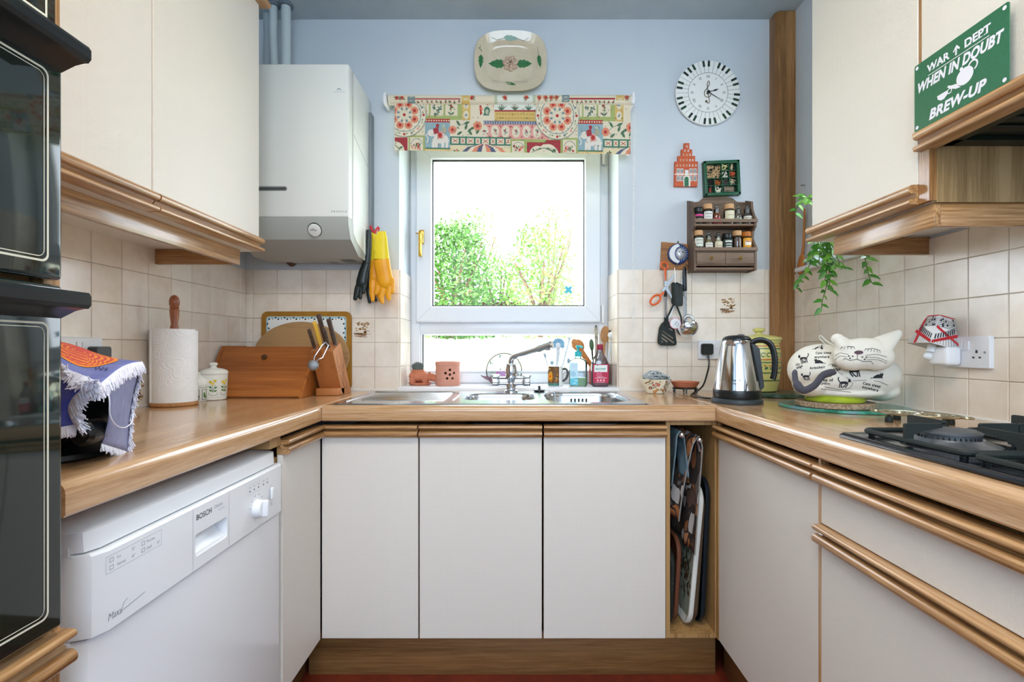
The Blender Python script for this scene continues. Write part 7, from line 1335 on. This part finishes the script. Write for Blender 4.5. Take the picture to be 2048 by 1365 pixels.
# ---------------------------------------------------------------- black appliance under a fringed cloth, by the oven tower
apc = Vector((-.838, .875, ZT + .0005)); t = thing('coffee_machine', 'black rounded coffee machine on a round foot beside the oven tower', 'coffee machine', apc)
obj('foot', M().lathe([(.088, 0), (.092, .004), (.090, .012), (.060, .022), (.035, .034), (.03, .05)], apc + Vector((.012, 0, 0)), 44), black, t)
dc = apc + Vector((-.022, .02, .084)); TYp = Matrix.Rotation(PI / 2, 4, 'X'); m = M()
prof = [(.060, -.075), (.095, -.078), (.112, -.062), (.118, -.03), (.118, .04), (.110, .066), (.096, .074), (.090, .070), (.084, .052), (.080, .045), (.001, .045)]
m.lathe(prof, dc, 48, TYp, True, True, 1.0, .64); obj('drum', m, mat('charcoal plastic', '262C2E', .4), t, angle=40)
obj('recess', M().lathe([(.083, .046), (.060, .047), (.001, .0475)], dc, 40, TYp, False, True, 1, .64), mat('dark green black recess', '10231C', .4), t)
kc = Vector((P(158, 868, .80).x, .81, P(158, 868, .80).z)); kn = obj('knob', M().lathe([(.018, -.03), (.022, -.02), (.022, .004), (.017, .010), (.001, .012)], kc, 28, TYp), black, t)
e = P(187, 866, .775); obj('lever', M().tube([kc + Vector((.004, -.006, .004)), kc.lerp(e, .6) + Vector((0, -.006, .0)), e], [.009, .008, .006], 10, flat=.6), black, kn)
# cloth: top sheet, front flap and side flap, each with its own fringe
den = mat('faded blue denim', '7C84BC', .9, vary=(40, '646CB0', .3, .8), bump=(500, .25)); den2 = mat('worn pale denim', '9A9EBE', .9, vary=(60, '8488B0', .3, .8), bump=(500, .25))
fc = thing('fringed_cloth', 'blue fringed cloth with a red sun draped over the coffee machine', 'cloth', apc + Vector((0, 0, .22)))
def patch(c, bulge, nu=14, nv=12):     # corners TL TR BR BL
    tl_, tr_, br2, bl2 = c
    def f(u, v): p = tl_.lerp(tr_, u).lerp(bl2.lerp(br2, u), v); return p + bulge(u, v)
    return f
def fringe(name, pts, dirf, L, n, parent, r=.0011):
    m = M(); rnd = random.Random(len(name) + n)
    pp = bez(pts, 6); ds = [0]
    for a_, b2 in zip(pp, pp[1:]): ds.append(ds[-1] + (b2 - a_).length)
    for i in range(n):
        s = ds[-1] * (i + rnd.random()) / n; j = max(k_ for k_ in range(len(ds)) if ds[k_] <= s); j = min(j, len(pp) - 2); p = pp[j].lerp(pp[j + 1], (s - ds[j]) / max(1e-6, ds[j + 1] - ds[j])); d = dirf(s / ds[-1]).normalized() + Vector((rnd.gauss(0, .10), rnd.gauss(0, .15), rnd.gauss(0, .10))); l = L * rnd.uniform(.7, 1.15)
        m.tube([p, p + d * l * .5 + Vector((0, 0, .001)), p + d * l + Vector((rnd.gauss(0, .002), 0, -.003))], [r, r, r * .6], 4)
    o = obj(name, m, mat('white cotton fringe', 'E6E6F2', .9), parent); o['kind'] = 'stuff'; return o
A = (P(92, 682, 1.02), P(284, 727, .97), P(197, 775, .785), P(84, 740, .775)); fA = patch(A, lambda u, v: Vector((0, 0, .010 * math.sin(PI * v) + .004 * math.sin(u * 7))))
oA = obj('top_sheet', M().grid(fA, 16, 14), den, fc, angle=180, solid=.002)
k = Ink(); k.layer = 0
def sunp(r, a): return (.42 + r * math.cos(a), .30 + r * 1.05 * math.sin(a))
k.poly([sunp(.42, math.radians(a)) for a in range(0, 360, 12)], 'F0943A'); k.layer = 1; k.poly([sunp(.385, math.radians(a)) for a in range(0, 360, 12)], 'D0524A'); k.layer = 2
for i, r in enumerate((.08, .16, .24, .32)): k.line([sunp(r + .03 * math.sin(a * .06), math.radians(a)) for a in range(-60, 190, 10)], .012, 'F0A24A')
for i in range(10): k.line([(.72 + .018 * i, .62 + .03 * math.sin(i * 2.2)), (.73 + .018 * i, .66 + .03 * math.sin(i * 1.7))], .012, '3A3A6A')
def onA(x, y, d):
    x, y = max(.01, min(.99, x)), max(.01, min(.99, y)); return fA(x, y) + Vector((0, -.4, .9)) * (d + .0018)
k2 = Ink()   # finer pieces so that the print follows the sag
for vs, fs, c_, lay in sorted(k.s, key=lambda q: q[3]):
    if len(vs) == 30:
        cx0, cy0 = .42, .30
        for j in range(6):
            r0, r1 = j / 6, (j + 1) / 6; ring0 = [(cx0 + (x - cx0) * r0, cy0 + (y - cy0) * r0) for x, y in vs]; ring1 = [(cx0 + (x - cx0) * r1, cy0 + (y - cy0) * r1) for x, y in vs]; n = len(vs); k2.s.append((ring0 + ring1, [[i, (i + 1) % n, n + (i + 1) % n, n + i] for i in range(n)], c_, lay))
    else: k2.s.append((vs, fs, c_, lay))
k2.emit('sun_print', oA, onA, .9)
B = (P(214, 772, .80), P(284, 728, .965), P(258, 905, .93), P(204, 888, .83)); fB = patch(B, lambda u, v: Vector((.008 * math.sin(PI * v), 0, 0)) + Vector((-.016, 0, 0)) * math.sin(PI * v) * u)
oB = obj('side_flap', M().grid(fB, 12, 14), den2, fc, angle=180, solid=.002)
fringe('fringe', [fB(1, i / 6) for i in range(7)], lambda s: Vector((.6, -.5, -.35)), .016, 240, oB); fringe('fringe', [fB(i / 5, 1) for i in range(6)], lambda s: Vector((.1, -.3, -1)), .009, 90, oB)
fringe('fringe', [fA(1, 0), fA(1, .3), fA(1, .6), fA(1, 1)], lambda s: Vector((.45, -.5, -.75)), .024, 600, oA, .0012)
Cc = (P(84, 738, .77), P(178, 768, .775), P(150, 850, .78), P(84, 862, .78)); fC = patch(Cc, lambda u, v: Vector((-.020 * math.sin(PI * v) * u, -.010 * math.sin(PI * u), 0)))
oC = obj('front_flap', M().grid(fC, 12, 12), mat('royal blue cloth', '4A56B4', .9, vary=(30, '6A70B8', .4, .8), bump=(500, .25)), fc, angle=180, solid=.002)
fringe('fringe', [fC(1, i / 5) for i in range(6)], lambda s: Vector((.85, -.2, -.35)), .022, 420, oC, .0014); fringe('fringe', [fC(i / 4, 1) for i in range(5)], lambda s: Vector((.2, -.3, -1)), .013, 220, oC, .0014)
fringe('fringe', [P(126, 752, .765), P(140, 744, .76), P(168, 752, .765), P(186, 764, .77), P(182, 775, .765), P(170, 778, .765)], lambda s: Vector((math.cos(s * 9), -.5, math.sin(s * 9) - .3)), .018, 240, oC, .0014)
obj('loose_thread', M().tube(bez([P(214, 776, .79), P(219, 800, .79), P(220, 830, .80), P(231, 850, .82), P(248, 856, .85), P(263, 846, .88), P(266, 828, .90)], 6), .0011, 6), MATS['white cotton fringe'], fc)
# ---------------------------------------------------------------- repeats that stand together share a group
GROUPS = {'garden_shrub': 'shrubs outside the window', 'garden_tree': 'trees outside the window', 'worktop': 'oak-effect worktops', 'plinth': 'oak kickboards', 'corner_cabinet': 'corner base cupboards', 'wall_cabinet': 'cream wall cupboards', 'boiler_pipe': 'painted pipes above the boiler', 'rubber_glove': 'rubber gloves on the peg', 'dish_brush': 'brushes in the mug', 'wooden_spoon': 'wooden spoons', 'storage_jar': 'white china jars by the kitchen roll', 'kitchen_knife': 'knives in the block', 'wall_socket': 'double wall sockets', 'wall_plug': 'mains plugs', 'tray': 'trays standing in the slot', 'tea_towel': 'tea towels on the slot rail'}
for o in SC.objects:
    if o.parent is None and 'category' in o and 'group' not in o and o.name.split('.')[0] in GROUPS: o['group'] = GROUPS[o.name.split('.')[0]]
